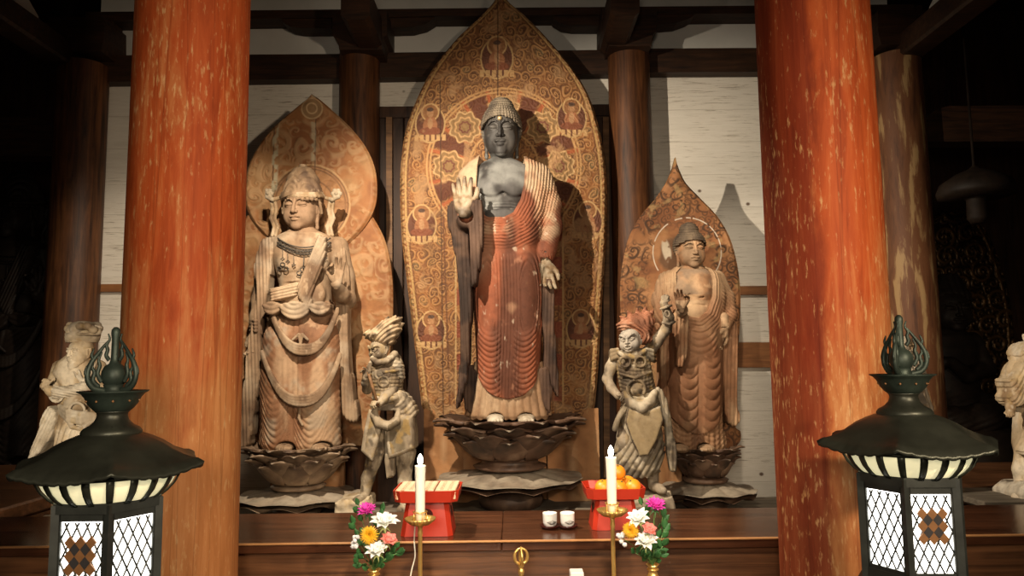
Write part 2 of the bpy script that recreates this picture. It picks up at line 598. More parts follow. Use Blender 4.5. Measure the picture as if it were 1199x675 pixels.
zb = pz(300, 80, YW)     # the tie beam on the wall
wb = MB(); wb.box((-3.62, YW, 0), (3.36, YW + 0.1, zb)); struct(wb.build('wall_back', M['boards']))
for xa, xb in ((-7, -3.62), (3.36, 7)):  # dark panelling stands in for the shade of the side bays
    wb = MB(); wb.box((xa, 7.65, 0), (xb, 7.75, 5.35)); struct(wb.build('wall_bay', M['panel_wood']))
wp = MB(); wp.box((-3.62, YW, zb), (3.36, YW + 0.1, 5.35)); struct(wp.build('wall_plaster', M['plaster']))


def pbeam(pts, Y, depth, mat, name):
    m = MB(); m.prism([W(p[0], p[1], Y) for p in pts], (0, depth, 0))
    return struct(m.build(name, mat))


pbeam([(100, 65), (425, 63), (425, 92), (100, 96)], 6.08, 0.16, M['beam'], 'trim_tie_beam')
pbeam([(425, 62), (735, 58), (735, 86), (425, 91)], 6.08, 0.16, M['beam'], 'trim_tie_beam')
pbeam([(735, 57), (1060, 55), (1060, 83), (735, 85)], 6.08, 0.16, M['beam'], 'trim_tie_beam')
pbeam([(100, 14), (600, 9), (1070, 5), (1070, 14), (600, 18), (100, 24)], 6.0, 0.2, M['beam'], 'trim_purlin')
pbeam([(430, 125), (725, 122), (725, 135), (430, 138)], 6.1, 0.12, M['panel_wood'], 'trim_door_head')
for q in (452, 706): pbeam([(q, 137), (q + 7, 137), (q + 8, 560), (q + 1, 560)], 6.06, 0.06, M['altar_wood'], 'trim_door_post')
pbeam([(105, 333), (425, 331), (425, 340), (105, 342)], 6.15, 0.07, M['rail_wood'], 'trim_rail')
pbeam([(740, 336), (1060, 334), (1060, 344), (740, 346)], 6.15, 0.07, M['rail_wood'], 'trim_rail')
pbeam([(740, 402), (1060, 400), (1060, 430), (740, 431)], 6.15, 0.07, M['rail_wood'], 'trim_rail')
# boarded door panel behind the great halo, with upright boards
for i in range(7):
    x0 = pxx(430, 250, 6.1) + i * 0.305
    d = MB(); d.box((x0 + 0.004, 6.12, 0.3), (x0 + 0.301, 6.19, pz(600, 132, 6.12)), 0.006)
    struct(d.build('trim_door_board', M['panel_wood']))
# boat-shaped arms under the purlin
def arm(pts, Y=6.02): return pbeam(pts, Y, 0.16, M['beam'], 'trim_bracket_arm')
arm([(388, 20), (328, 20), (331, 26), (340, 31), (352, 33), (388, 33)])
arm([(452, 18), (512, 16), (508, 22), (498, 28), (482, 32), (452, 33)])
arm([(707, 14), (645, 16), (648, 22), (658, 28), (670, 30), (707, 30)])
arm([(769, 12), (824, 10), (816, 16), (806, 22), (792, 27), (769, 29)])
arm([(70, 22), (132, 22), (132, 36), (118, 50), (104, 57), (70, 60)])
arm([(1080, 6), (1012, 8), (1014, 20), (1024, 34), (1034, 46), (1080, 52)])
# beams along the sides of the inner hall
for sx, px0, px1, yt, yb in ((-1, 88, 88, 62, 88), (1, 1052, 1052, 52, 78)):
    X = pxx(px0, 75, 6.1)
    zt, zl = pz(px0, yt, 6.1), pz(px0, yb, 6.1)
    m = MB(); m.box((X - 0.11, 1.2, zl), (X + 0.11, 6.1, zt), 0.02)
    struct(m.build('trim_side_beam', M['beam_side'] if 'beam_side' in M else M['beam']))
    # plaster above it, ending in a stepped scroll
    q = [(5.55, zt), (5.55, zt + 0.06), (5.42, zt + 0.14), (5.38, zt + 0.30), (5.2, zt + 0.34), (5.1, zt + 0.62), (1.6, zt + 0.62), (1.6, zt)]
    m = MB(); m.prism([(X - 0.03, y, z) for y, z in q], (0.06, 0, 0))
    struct(m.build('wall_side_plaster', M['plaster']))
# tie beams of the dark side bays
pbeam([(-400, 137), (40, 137), (55, 142), (62, 150), (64, 183), (-400, 183)], 6.02, 0.18, M['beam'], 'trim_bay_beam')
pbeam([(1082, 148), (1086, 136), (1096, 128), (1112, 124), (1600, 122), (1600, 164), (1082, 166)], 6.02, 0.18, M['beam'], 'trim_bay_beam')


# ---- round pillars
def pillar_mesh(px, py, Y, r, z0, z1, name, mat, parent, base, seed, n=72, m=60, taper=0.04):
    x = pxx(px, py, Y)
    th = np.linspace(0, 2 * np.pi, n, endpoint=False); z = np.linspace(z0, z1, m)
    T, Z = np.meshgrid(th, z)
    P = np.stack([np.cos(T).ravel() * 1.2, np.sin(T).ravel() * 1.2, Z.ravel() * 0.3], 1)
    wob = (fbm(P, 1.3, seed, 2).reshape(T.shape) - 0.5) * 0.02
    R = r * (1 - taper * (Z - z0) / (z1 - z0)) + wob * r * 4 * 0.3
    V = np.stack([x + R * np.cos(T), Y + R * np.sin(T), Z], -1).reshape(-1, 3)
    i, j = np.meshgrid(np.arange(m - 1), np.arange(n), indexing='ij'); k = (j + 1) % n
    Fc = np.stack([i * n + j, i * n + k, (i + 1) * n + k, (i + 1) * n + j], -1).reshape(-1, 4)
    return link(name, V, Fc, mat, parent, base), x


def red_paint(name, seed, fade, flank=False):
    """worn vermilion paint over yellowish timber, the wear growing downwards"""
    m, nt, b = new_mat(name)
    t = N(nt, 'ShaderNodeTexCoord'); mp = N(nt, 'ShaderNodeMapping'); nt.links.new(t.outputs['Object'], mp.inputs[0])
    mp.inputs['Location'].default_value = (seed * 3.7, seed * 1.3, seed * 2.1); mp.inputs['Scale'].default_value = (9, 9, 0.9)
    v = mp.outputs[0]
    mp2 = N(nt, 'ShaderNodeMapping'); nt.links.new(t.outputs['Object'], mp2.inputs[0]); mp2.inputs['Location'].default_value = (seed, seed, seed); mp2.inputs['Scale'].default_value = (1, 1, 0.35)
    mp3 = N(nt, 'ShaderNodeMapping'); nt.links.new(t.outputs['Object'], mp3.inputs[0]); mp3.inputs['Location'].default_value = (seed * 2, seed, 0); mp3.inputs['Scale'].default_value = (1.2, 1.2, 9)
    grain = noise(nt, v, 2.5, 7, 0.65, 0.5)
    patch = noise(nt, mp2.outputs[0], 3.0, 6, 0.7)
    rub = noise(nt, mp3.outputs[0], 4.0, 5, 0.7)
    paint = ramp(nt, grain, [(0.25, (0.25, 0.040, 0.010)), (0.5, (0.43, 0.082, 0.020)), (0.75, (0.54, 0.135, 0.036))])
    wood = ramp(nt, grain, [(0.25, (0.35, 0.135, 0.042)), (0.5, (0.50, 0.215, 0.075)), (0.75, (0.62, 0.31, 0.125))])
    pale = ramp(nt, grain, [(0.3, (0.52, 0.27, 0.10)), (0.7, (0.70, 0.45, 0.22))])
    sx = N(nt, 'ShaderNodeSeparateXYZ'); nt.links.new(t.outputs['Object'], sx.inputs[0])
    hz = N(nt, 'ShaderNodeMapRange'); nt.links.new(sx.outputs[2], hz.inputs[0])
    hz.inputs[1].default_value = fade[0]; hz.inputs[2].default_value = fade[1]; hz.inputs[3].default_value = fade[2]; hz.inputs[4].default_value = fade[3]
    a1 = N(nt, 'ShaderNodeMath', operation='ADD'); nt.links.new(patch, a1.inputs[0]); nt.links.new(hz.outputs[0], a1.inputs[1])
    g1 = N(nt, 'ShaderNodeMath', operation='MULTIPLY_ADD'); nt.links.new(grain, g1.inputs[0]); g1.inputs[1].default_value = 0.55; nt.links.new(a1.outputs[0], g1.inputs[2])
    m1 = ramp(nt, g1.outputs[0], [(0.70, (0, 0, 0)), (1.04, (0.9, 0.9, 0.9))])
    c = mixrgb(nt, 'MIX', m1, paint, wood)
    g2 = N(nt, 'ShaderNodeMath', operation='MULTIPLY_ADD'); nt.links.new(rub, g2.inputs[0]); g2.inputs[1].default_value = 0.7; nt.links.new(g1.outputs[0], g2.inputs[2])
    bell = N(nt, 'ShaderNodeMapRange', interpolation_type='SMOOTHSTEP'); nt.links.new(sx.outputs[2], bell.inputs[0])
    bell.inputs[1].default_value = 2.75; bell.inputs[2].default_value = 2.1; bell.inputs[3].default_value = 0.0; bell.inputs[4].default_value = 1.0
    m2 = ramp(nt, g2.outputs[0], [(1.17, (0, 0, 0)), (1.28, (0.75, 0.75, 0.75))])
    m2 = mixrgb(nt, 'MULTIPLY', 1.0, m2, bell.outputs[0])
    c = mixrgb(nt, 'MIX', m2, c, pale)
    if flank:   # the left flank is a darker red, its edge wavering
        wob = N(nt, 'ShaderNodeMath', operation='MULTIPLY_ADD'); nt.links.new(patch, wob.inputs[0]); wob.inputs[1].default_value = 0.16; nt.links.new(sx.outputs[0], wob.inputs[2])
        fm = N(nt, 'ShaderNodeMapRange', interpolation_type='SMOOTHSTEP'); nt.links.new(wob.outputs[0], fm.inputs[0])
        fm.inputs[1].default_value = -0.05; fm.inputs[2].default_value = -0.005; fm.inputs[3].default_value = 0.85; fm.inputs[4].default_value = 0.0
        dull = ramp(nt, grain, [(0.25, (0.10, 0.014, 0.007)), (0.6, (0.20, 0.030, 0.012)), (0.8, (0.30, 0.07, 0.025))])
        c = mixrgb(nt, 'MIX', fm.outputs[0], c, dull)
    # small flakes where the paint has come off
    mf = N(nt, 'ShaderNodeMapping'); nt.links.new(t.outputs['Object'], mf.inputs[0]); mf.inputs['Location'].default_value = (seed, 2 * seed, seed); mf.inputs['Scale'].default_value = (48, 48, 11)
    fk = noise(nt, mf.outputs[0], 1.6, 4, 0.6)
    fa = N(nt, 'ShaderNodeMath', operation='MULTIPLY_ADD'); nt.links.new(patch, fa.inputs[0]); fa.inputs[1].default_value = 0.55; nt.links.new(fk, fa.inputs[2])
    fl_ = ramp(nt, fa.outputs[0], [(0.86, (0, 0, 0)), (1.0, (0.85, 0.85, 0.85))])
    c = mixrgb(nt, 'MIX', fl_, c, pale)
    # long drying cracks
    wv = N(nt, 'ShaderNodeMapping'); nt.links.new(t.outputs['Object'], wv.inputs[0]); wv.inputs['Scale'].default_value = (16, 16, 0.25)
    vo = N(nt, 'ShaderNodeTexVoronoi', feature='DISTANCE_TO_EDGE', i_Scale=0.8); nt.links.new(wv.outputs[0], vo.inputs['Vector'])
    crk = ramp(nt, vo.outputs[0], [(0.0, (0.35, 0.3, 0.3)), (0.02, (1, 1, 1))])
    c = mixrgb(nt, 'MULTIPLY', 0.45, c, crk)
    nt.links.new(c, b.inputs['Base Color'])
    b.inputs['Roughness'].default_value = 0.6; b.inputs['Specular IOR Level'].default_value = 0.15
    bump(nt, b, grain, 0.25, 0.008)
    return m


YC = 3.0
RC = 68.0 / 855 * YC * 0.98
for px, lab, seed, fade in ((217, 'thick round vermilion pillar on the left, paint worn to bare timber towards its foot', 1.0, (2.3, 0.9, -0.10, 0.42)),
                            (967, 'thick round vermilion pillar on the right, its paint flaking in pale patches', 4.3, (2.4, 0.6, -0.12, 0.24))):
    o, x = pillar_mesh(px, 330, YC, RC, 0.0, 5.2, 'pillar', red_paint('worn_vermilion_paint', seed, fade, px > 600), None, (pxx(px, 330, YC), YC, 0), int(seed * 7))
    tag(o, lab, 'pillar', 'vermilion pillars before the altar')


def stripped(name, dark, light, pale, seed):
    m, nt, b = new_mat(name)
    t = N(nt, 'ShaderNodeTexCoord'); mp = N(nt, 'ShaderNodeMapping'); nt.links.new(t.outputs['Object'], mp.inputs[0])
    mp.inputs['Location'].default_value = (seed, seed, seed); mp.inputs['Scale'].default_value = (9, 9, 1.3)
    g = noise(nt, mp.outputs[0], 1.6, 6, 0.62, 0.3)
    c = ramp(nt, g, [(0.28, dark), (0.46, light), (0.52, light), (0.60, pale)])
    nt.links.new(c, b.inputs['Base Color']); b.inputs['Roughness'].default_value = 0.65
    bump(nt, b, g, 0.3, 0.008)
    return m


M['worn_pillar'] = stripped('patchy_worn_pillar', (0.06, 0.020, 0.008), (0.16, 0.062, 0.023), (0.38, 0.24, 0.105), 3.0)
for px, pyy, hw, lab, mt, zt in ((90, 250, 29, 'brown round pillar at the left rear corner beside the white boards', M['pillar_wood'], 84),
                                 (421, 110, 25, 'dark brown round pillar between the left halo and the great halo', M['pillar_wood'], 57),
                                 (737, 110, 26, 'dark brown round pillar between the great halo and the right halo', M['pillar_wood'], 52),
                                 (1060, 250, 29, 'patchy weathered round pillar just behind the right vermilion pillar', M['worn_pillar'], 74)):
    Y = 6.05; base = (pxx(px, pyy, Y), Y, 0)
    t = thing('pillar', lab, 'pillar', base, 'rear pillars')
    pillar_mesh(px, pyy, Y, hw / 855 * Y, 0.0, pz(px, zt - 6, Y), 'shaft', mt, t, base, px)
    if px in (421, 737):
        d = px - 420; dy = 0 if px == 421 else -4
        pts = [(388, 13), (452, 13), (452, 40), (448, 44), (446, 50), (446, 58), (396, 58), (395, 50), (392, 45), (388, 40)]
        m = MB(); m.prism([W(a + d, b + dy, Y - 0.24) for a, b in pts], (0, 0.4, 0)); m.build('bearing_block', M['beam'], t, base)
        pts = [(398, -14), (432, -14), (432, 18), (426, 23), (404, 23), (398, 18)]
        m = MB(); m.prism([W(a + d, b + dy, Y - 0.75) for a, b in pts], (0, 0.7, 0)); m.build('beam_end', M['beam'], t, base)
    else:
        dd = px - 90; dy = 0 if px == 90 else -8
        pts = [(58 + dd, 20 + dy), (122 + dd, 20 + dy), (122 + dd, 44 + dy), (118 + dd, 60 + dy), (62 + dd, 60 + dy), (58 + dd, 44 + dy)]
        m = MB(); m.prism([W(a, b, Y - 0.2) for a, b in pts], (0, 0.36, 0)); m.build('bearing_block', M['beam'], t, base)

# ---- altar platform, bench and side altars
ZP = pz(600, 603, 5.2) - 0.02
ap = MB(); ap.box((-2.72, 4.75, 0), (2.62, 5.845, ZP), 0.01)
o = ap.build('altar_platform', M['grey_wood']); tag(o, 'low grey dusty platform under the statues behind the polished bench', 'platform')
ZB = pz(600, 632, 3.3)
base = (0, 3.3, 0)
bn = thing('altar_bench', 'long polished brown wooden bench running across the front of the altar', 'bench', base)
YB = 3.92
m = MB(); m.box((-3.3, 3.28, ZB - 0.045), (0.0 - 0.06, YB, ZB), 0.004); m.box((-0.058, 3.28, ZB - 0.045), (3.3, YB, ZB), 0.004)
m.build('bench_top', M['bench_top'], bn, base)
m = MB(); m.box((-3.3, 3.32, 0.0), (3.3, 3.38, ZB - 0.045)); m.box((-3.3, YB - 0.08, 0.0), (3.3, YB - 0.02, ZB - 0.045))
m.build('front_board', M['bench_wood'], bn, base)
m = MB(); m.box((-3.3, 3.268, ZB - 0.007), (3.3, 3.285, ZB + 0.002), 0.003); m.build('highlight_strip', M['highlit_edge'], bn, base)  # bright strip paints in the highlight along the bench's front edge

for sx, lab in ((-1, 'brown wooden side altar in the dark bay on the left'), (1, 'brown wooden side altar in the dark bay on the right')):
    xi = 2.80 * sx + (0.0 if sx > 0 else 0.0); zt = pz(1150, 595, 4.1) - 0.001 if sx > 0 else 0.84
    base = (xi + sx * 1.5, 4.8, 0)
    t = thing('side_altar', lab, 'altar', base, 'side altars')
    a, bq = sorted((xi, xi + sx * 3.0))
    m = MB(); m.box((a, 4.0, 0), (bq, 5.80, zt - 0.09), 0.008); m.build('altar_body', M['bench_wood'], t, base)
    m = MB(); m.box((a - 0.03, 3.96, zt - 0.085), (bq + 0.03, 5.83, zt), 0.012); m.build('altar_top', M['bench_wood'], t, base)
    m = MB(); m.box((a + 0.25 if sx < 0 else a - 0.028, 4.03, 0), (a + 0.35 if sx < 0 else a + 0.0, 5.7, zt - 0.09)); m.build('corner_post', M['bench_top'], t, base)

# ---------------------------------------------------------------- carving figures
def rotm(yaw=0, pitch=0, roll=0):
    """yaw turns to the viewer's right, pitch nods down, roll tips the head to the viewer's right"""
    y, p, r = map(math.radians, (yaw, pitch, roll))
    Rz = np.array([[math.cos(y), -math.sin(y), 0], [math.sin(y), math.cos(y), 0], [0, 0, 1]])
    Rx = np.array([[1, 0, 0], [0, math.cos(p), -math.sin(p)], [0, math.sin(p), math.cos(p)]])
    Ry = np.array([[math.cos(r), 0, math.sin(r)], [0, 1, 0], [-math.sin(r), 0, math.cos(r)]])
    return Rz @ Ry @ Rx


_head_cache = {}


def carve_head(h=0.0105, fierce=False, neck=True, long_ears=True, mouth_open=False, beard=False):
    """head in its own units: chin at -0.5, crown at 0.5, face towards -y"""
    key = (h, fierce, neck, long_ears, mouth_open, beard)
    if key in _head_cache: return _head_cache[key]
    v = Vol((-0.52, -0.60, -0.95 if neck else -0.62), (0.52, 0.56, 0.58), h)
    v.ell((0, 0.05, 0.09), (0.385, 0.45, 0.37), 0)
    v.ell((0, -0.06, -0.17), (0.365, 0.345, 0.345), 0.12)
    for s in (-1, 1):
        v.ell((s * 0.195, -0.22, -0.19), (0.165, 0.15, 0.18), 0.10)
    v.ell((0, -0.33, -0.405), (0.13, 0.09, 0.085), 0.09)
    v.ell((0, -0.36, -0.245), (0.15, 0.07, 0.10), 0.07)
    for s in (-1, 1):
        v.ell((s * 0.16, -0.435, 0.035), (0.125, 0.055, 0.065), 0.06, op='cut')
        v.ell((s * 0.158, -0.345, 0.018), (0.118, 0.068, 0.062), 0.02)
        br = [(s * 0.035, -0.425, 0.07), (s * 0.09, -0.425, 0.115), (s * 0.17, -0.40, 0.130), (s * 0.25, -0.35, 0.105), (s * 0.31, -0.28, 0.06)]
        if fierce: br = [(s * 0.03, -0.44, 0.05), (s * 0.09, -0.45, 0.10), (s * 0.17, -0.43, 0.155), (s * 0.25, -0.37, 0.175), (s * 0.32, -0.29, 0.15)]
        rb = [0.012, 0.013, 0.013, 0.011, 0.008] if not fierce else [0.045, 0.05, 0.045, 0.035, 0.02]
        v.chain(br, rb, 0.035)
        sl = [(s * 0.058, -0.385, -0.008), (s * 0.105, -0.400, -0.020), (s * 0.16, -0.404, -0.022), (s * 0.215, -0.390, -0.014), (s * 0.265, -0.355, 0.006)]
        if fierce:
            v.ell((s * 0.155, -0.37, 0.03), (0.075, 0.055, 0.055), 0.01)
            v.chain([(s * 0.07, -0.42, -0.02), (s * 0.15, -0.415, -0.055), (s * 0.23, -0.37, -0.02)], [0.018] * 3, 0.02)
        else:
            v.chain(sl, [0.013, 0.016, 0.016, 0.015, 0.011], 0.0, op='cut')
    v.chain([(0, -0.405, 0.11), (0, -0.425, 0.04), (0, -0.462, -0.06), (0, -0.488, -0.125)], [0.028, 0.030, 0.040, 0.050], 0.03)
    for s in (-1, 1):
        v.ell((s * 0.055, -0.435, -0.135), (0.042, 0.045, 0.036), 0.02)
    if mouth_open:
        v.ell((0, -0.40, -0.275), (0.15, 0.08, 0.105), 0.03)
        v.ell((0, -0.45, -0.28), (0.105, 0.09, 0.060), 0.01, op='cut')
        for s in (-1, 1): v.cone((s * 0.05, -0.44, -0.23), (s * 0.13, -0.41, -0.28), 0.022, 0.018, 0.02)
        v.chain([(-0.12, -0.41, -0.32), (0, -0.45, -0.352), (0.12, -0.41, -0.32)], [0.02, 0.026, 0.02], 0.02)
    else:
        d = -0.012 if fierce else 0
        v.ell((-0.048, -0.414, -0.230), (0.085, 0.045, 0.032), 0.012)
        v.ell((0.048, -0.414, -0.230), (0.085, 0.045, 0.032), 0.012)
        v.ell((0, -0.410, -0.290), (0.090, 0.052, 0.036), 0.012)
        v.chain([(-0.125, -0.395, -0.262 + 2 * d), (-0.06, -0.44, -0.258), (0, -0.452, -0.262), (0.06, -0.44, -0.258), (0.125, -0.395, -0.262 + 2 * d)], [0.009, 0.011, 0.012, 0.011, 0.009], 0, op='cut')
    if beard:
        v.chain([(-0.28, -0.15, -0.32), (-0.16, -0.30, -0.46), (0, -0.36, -0.53), (0.16, -0.30, -0.46), (0.28, -0.15, -0.32)], [0.07, 0.08, 0.09, 0.08, 0.07], 0.06)
    lo = -0.43 if long_ears else -0.20
    for s in (-1, 1):
        e = [(s * 0.375, 0.02, 0.10), (s * 0.415, 0.08, 0.08), (s * 0.410, 0.09, -0.05), (s * 0.375, 0.04, -0.16), (s * 0.365, 0.03, (lo - 0.16) / 2), (s * 0.362, 0.03, lo)]
        v.chain(e, [0.04, 0.045, 0.042, 0.040, 0.036, 0.046], 0.02)
        v.chain([(s * 0.375, -0.02, 0.09), (s * 0.375, -0.01, -0.12)], [0.03, 0.03], 0.02)
        if long_ears: v.cone((s * 0.42, 0.03, lo + 0.05), (s * 0.42, 0.03, lo + 0.12), 0.018, 0.016, 0.01, op='cut')
    if neck:
        v.cone((0, 0.06, -0.25), (0, 0.08, -0.95), 0.255, 0.30, 0.05)
        for z, r in ((-0.56, 0.262), (-0.68, 0.285), (-0.80, 0.30)):
            def ring(X, Y, Z, z=z, r=r):
                q = np.sqrt(X ** 2 + (Y - 0.07) ** 2) - r
                return (np.sqrt(q ** 2 + (Z - z + 0.25 * (Y - 0.07) * 0.3) ** 2) - 0.025).astype(np.float32)
            v.put((-0.4, -0.4, z - 0.05), (0.4, 0.5, z + 0.05), ring, 0.04)
    _head_cache[key] = v.mesh()
    return _head_cache[key]


def carve_curls(h=0.0105, rows='beads', knob=0.03):
    """close-fitting snail-curl hair with its crown knob, same units as the head"""
    v = Vol((-0.52, -0.52, -0.42), (0.52, 0.62, 0.92), h)
    v.ell((0, 0.06, 0.085), (0.445, 0.505, 0.45 if rows == 'beads' else 0.40), 0)
    v.ell((0, 0.09, 0.42 if rows == 'beads' else 0.46), (0.285 if rows == 'beads' else 0.26, 0.28, 0.235 if rows == 'beads' else 0.20), knob)
    # cut away the face: a plane leaning back plus the hairline arch
    X, Y, Z = v.ax[0][:, None, None], v.ax[1][None, :, None], v.ax[2][None, None, :]
    line = 0.215 - 0.9 * np.abs(X) ** 2.2
    edge = np.maximum(line - Z, -1.0)          # positive below the hairline
    front = (Y - (-0.05 + 0.10 * (Z < 0.1)))   # negative in front
    cut = np.maximum(-edge * 1.0, front)
    v.d = np.maximum(v.d, -np.maximum(cut, -10)).astype(np.float32)
    v.d = np.maximum(v.d, (-0.36 - Z) + 0 * X + 0 * Y).astype(np.float32)
    az = np.arctan2(X, -(Y - 0.09)); rr = np.sqrt(X ** 2 + (Y - 0.09) ** 2)
    lat = np.arctan2(Z - 0.05, rr) + 0 * az
    hgt = Z + 0 * rr
    if rows == 'beads':
        nb = 23
        b = np.abs(np.sin(hgt * np.pi / 0.054)) * np.abs(np.cos(az * nb))
        v.d = v.d - 0.024 * b.astype(np.float32) + 0.006
    else:
        b = np.abs(np.sin(hgt * np.pi / 0.058)) * (0.75 + 0.25 * np.abs(np.cos(az * 19)))
        v.d = v.d - 0.022 * b.astype(np.float32) + 0.006
    return v.mesh()


def place(V, c, size, R=None, org=(0, 0, 0)):
    V = (np.asarray(V) - np.array(org)) * size
    if R is not None: V = V @ np.array(R).T
    return V + np.array(c)


def carve_hand(curl=((10, 12, 10),) * 4, spread=(8, 2, -3, -9), thumb=((-0.17, -0.02, 0.16), (-0.30, -0.06, 0.34), (-0.33, -0.09, 0.47), (-0.33, -0.11, 0.58)), h=0.018, touch=None, fat=1.0):
    """a hand in its own units: wrist at 0, middle fingertip near z = 1, palm towards -y, thumb on -x"""
    v = Vol((-0.62, -0.62, -0.34), (0.45, 0.30, 1.12), h)
    kn = [(-0.165, 0.0, 0.47), (-0.055, 0.015, 0.50), (0.058, 0.01, 0.48), (0.16, -0.005, 0.42)]
    ln = [(0.20, 0.14, 0.11), (0.22, 0.15, 0.115), (0.205, 0.14, 0.11), (0.16, 0.105, 0.095)]
    v.cone((0, 0.01, -0.10), (0, 0.01, 0.02), 0.115, 0.115, 0, flat=(1, 1.1, 1))
    for (x, y, z) in kn:
        v.cone((x * 0.55, 0.01, 0.04), (x, y, z - 0.02), 0.085, 0.070, 0.07)
    v.ell((-0.12, -0.06, 0.18), (0.10, 0.075, 0.17), 0.06, rot=rotm(0, 0, -18))
    v.ell((0.11, -0.05, 0.18), (0.075, 0.06, 0.17), 0.06)
    v.ell((0.0, -0.115, 0.28), (0.075, 0.05, 0.10), 0.05, op='cut')
    tips = []
    for i in range(4):
        p = np.array(kn[i]); a = math.radians(spread[i]); tot = 0
        rad = [0.064, 0.058, 0.052, 0.043] if i < 3 else [0.056, 0.050, 0.045, 0.038]
        P = [p]
        for j in range(3):
            tot += math.radians(curl[i][j])
            d = np.array([-math.sin(a) * math.cos(tot), -math.sin(tot), math.cos(tot) * math.cos(a)])
            P.append(P[-1] + d * ln[i][j])
        v.chain(P, [r * fat for r in rad], 0.012)
        tips.append(P[-1])
    if touch is not None:
        thumb = list(thumb[:3]) + [tuple(tips[touch] + np.array([-0.03, -0.02, -0.03]))]
    v.chain([np.array(t) for t in thumb], [0.085, 0.066 * fat, 0.058 * fat, 0.046 * fat], 0.03)
    return v.mesh()


class Fig:
    """a statue drawn over the photograph at its own depth and carved in the round"""
    def __init__(s, Y0, h, px0, px1, py0, py1, yf=-0.5, yb=0.4):
        s.Y0 = Y0; s.h = h; s.m = Y0 / F
        s.box = (px0, px1, py0, py1, yf, yb)
    def B(s, px, py, dy=0.0): 
        return W(px, py, s.Y0 + dy)
    def vol(s, px0=None, px1=None, py0=None, py1=None, yf=None, yb=None, h=None):
        b = s.box
        q = [b[i] if v is None else v for i, v in enumerate((px0, px1, py0, py1, yf, yb))]
        c = [s.B(q[0], q[2]), s.B(q[1], q[2]), s.B(q[0], q[3]), s.B(q[1], q[3])]
        lo = np.min(c, 0); hi = np.max(c, 0)
        v = Vol((lo[0], s.Y0 + q[4], lo[2]), (hi[0], s.Y0 + q[5], hi[2]), h or s.h)
        X, Z = np.meshgrid(v.ax[0].astype(float), v.ax[2].astype(float), indexing='ij')
        v.PX, v.PY = pixel_of(X, np.full_like(X, s.Y0), Z)
        v.fig = s
        return v
    def chain(s, v, pts, k=0.02, op='add', flat=None):
        v.chain([s.B(p[0], p[1], p[2]) for p in pts], [p[3] * s.m for p in pts], k, op, flat)
    def ell(s, v, p, r, k=0.02, op='add', rot=None):
        v.ell(s.B(*p), (r[0] * s.m, r[2], r[1] * s.m), k, rot, op)
    def loft(s, v, rows, k=0.02, fold=None, op='add', power=2.0, top=None, bottom=None):
        """rows of (py, left px, right px, half depth m, centre depth m)"""
        ys = np.array([r[0] for r in rows], float)
        L = np.array([r[1] for r in rows], float); R = np.array([r[2] for r in rows], float)
        Bh = np.array([r[3] for r in rows], float); Cy = np.array([r[4] if len(r) > 4 else 0 for r in rows], float)
        px0, px1 = L.min() - 14, R.max() + 14
        lo = s.B(px0, ys[-1] + 2); hi = s.B(px1, ys[0] - 2)
        d0 = Bh.max() + abs(Cy).max() + 0.06
        b = v.block((lo[0], s.Y0 - d0, lo[2]), (hi[0], s.Y0 + d0, hi[2]), k + 3 * v.h)
        if b is None: return
        sl, X, Y, Z = b
        PX = v.PX[sl[0], sl[2]]; PY = v.PY[sl[0], sl[2]]
        l = np.interp(PY, ys, L); r = np.interp(PY, ys, R)
        a = (r - l) / 2 * s.m; cx = (PX - (l + r) / 2) * s.m
        bb = np.interp(PY, ys, Bh); cy = np.interp(PY, ys, Cy)
        q = np.abs(cx / a)[:, None, :] ** power + np.abs((Y - s.Y0 - cy[:, None, :]) / bb[:, None, :]) ** power
        q = q ** (1 / power)
        d = (q - 1) * np.minimum(a, bb)[:, None, :]
        dz = np.maximum((ys[0] - PY), (PY - ys[-1])) * s.m
        d = np.maximum(d, dz[:, None, :])
        if fold is not None: d = d - fold(PX, PY)[:, None, :]
        s._merge(v, sl, d, k, op)
    def prism(s, v, poly, y0, y1, k=0.02, fold=None, rnd=0.012, op='add', lean=0.0):
        """outline in pixels pushed through from depth y0 to y1, edges rounded"""
        P = np.array(poly, float)
        lo = s.B(P[:, 0].min() - 3, P[:, 1].max() + 3); hi = s.B(P[:, 0].max() + 3, P[:, 1].min() - 3)
        b = v.block((lo[0], s.Y0 + y0 - abs(lean), lo[2]), (hi[0], s.Y0 + y1 + abs(lean), hi[2]), k + 3 * v.h)
        if b is None: return
        sl, X, Y, Z = b
        PX = v.PX[sl[0], sl[2]]; PY = v.PY[sl[0], sl[2]]
        d2 = poly_sd(PX, PY, P) * s.m + rnd
        sh = lean * (PY - P[:, 1].min()) / (np.ptp(P[:, 1]) + 1e-6)
        dy = np.abs(Y - s.Y0 - (y0 + y1) / 2 - sh[:, None, :]) - (y1 - y0) / 2 + rnd
        d2 = d2[:, None, :]
        d = np.sqrt(np.maximum(d2, 0) ** 2 + np.maximum(dy, 0) ** 2) + np.minimum(np.maximum(d2, dy), 0) - rnd
        if fold is not None: d = d - fold(PX, PY)[:, None, :]
        s._merge(v, sl, d, k, op)
    def _merge(s, v, sl, d, k, op):
        d = d.astype(np.float32); cur = v.d[sl]
        if op == 'add': v.d[sl] = smin(cur, d, k)
        elif op == 'cut': v.d[sl] = -smin(-cur, d, k)
        else: v.d[sl] = np.maximum(cur, d)
    def displace(s, v, fold):
        """push the whole surface out by a field of the picture plane"""
        v.d = v.d - fold(v.PX, v.PY)[:, None, :].astype(np.float32)
    def out(s, v, name, mat, colfn, parent, base):
        V, Fc = v.mesh()
        px, py = pixel_of(V[:, 0], np.full(len(V), s.Y0), V[:, 2])
        return link(name, V, Fc, mat, parent, base, colfn(V, px, py))


def ridge(t): return np.abs(np.sin(np.pi * t))


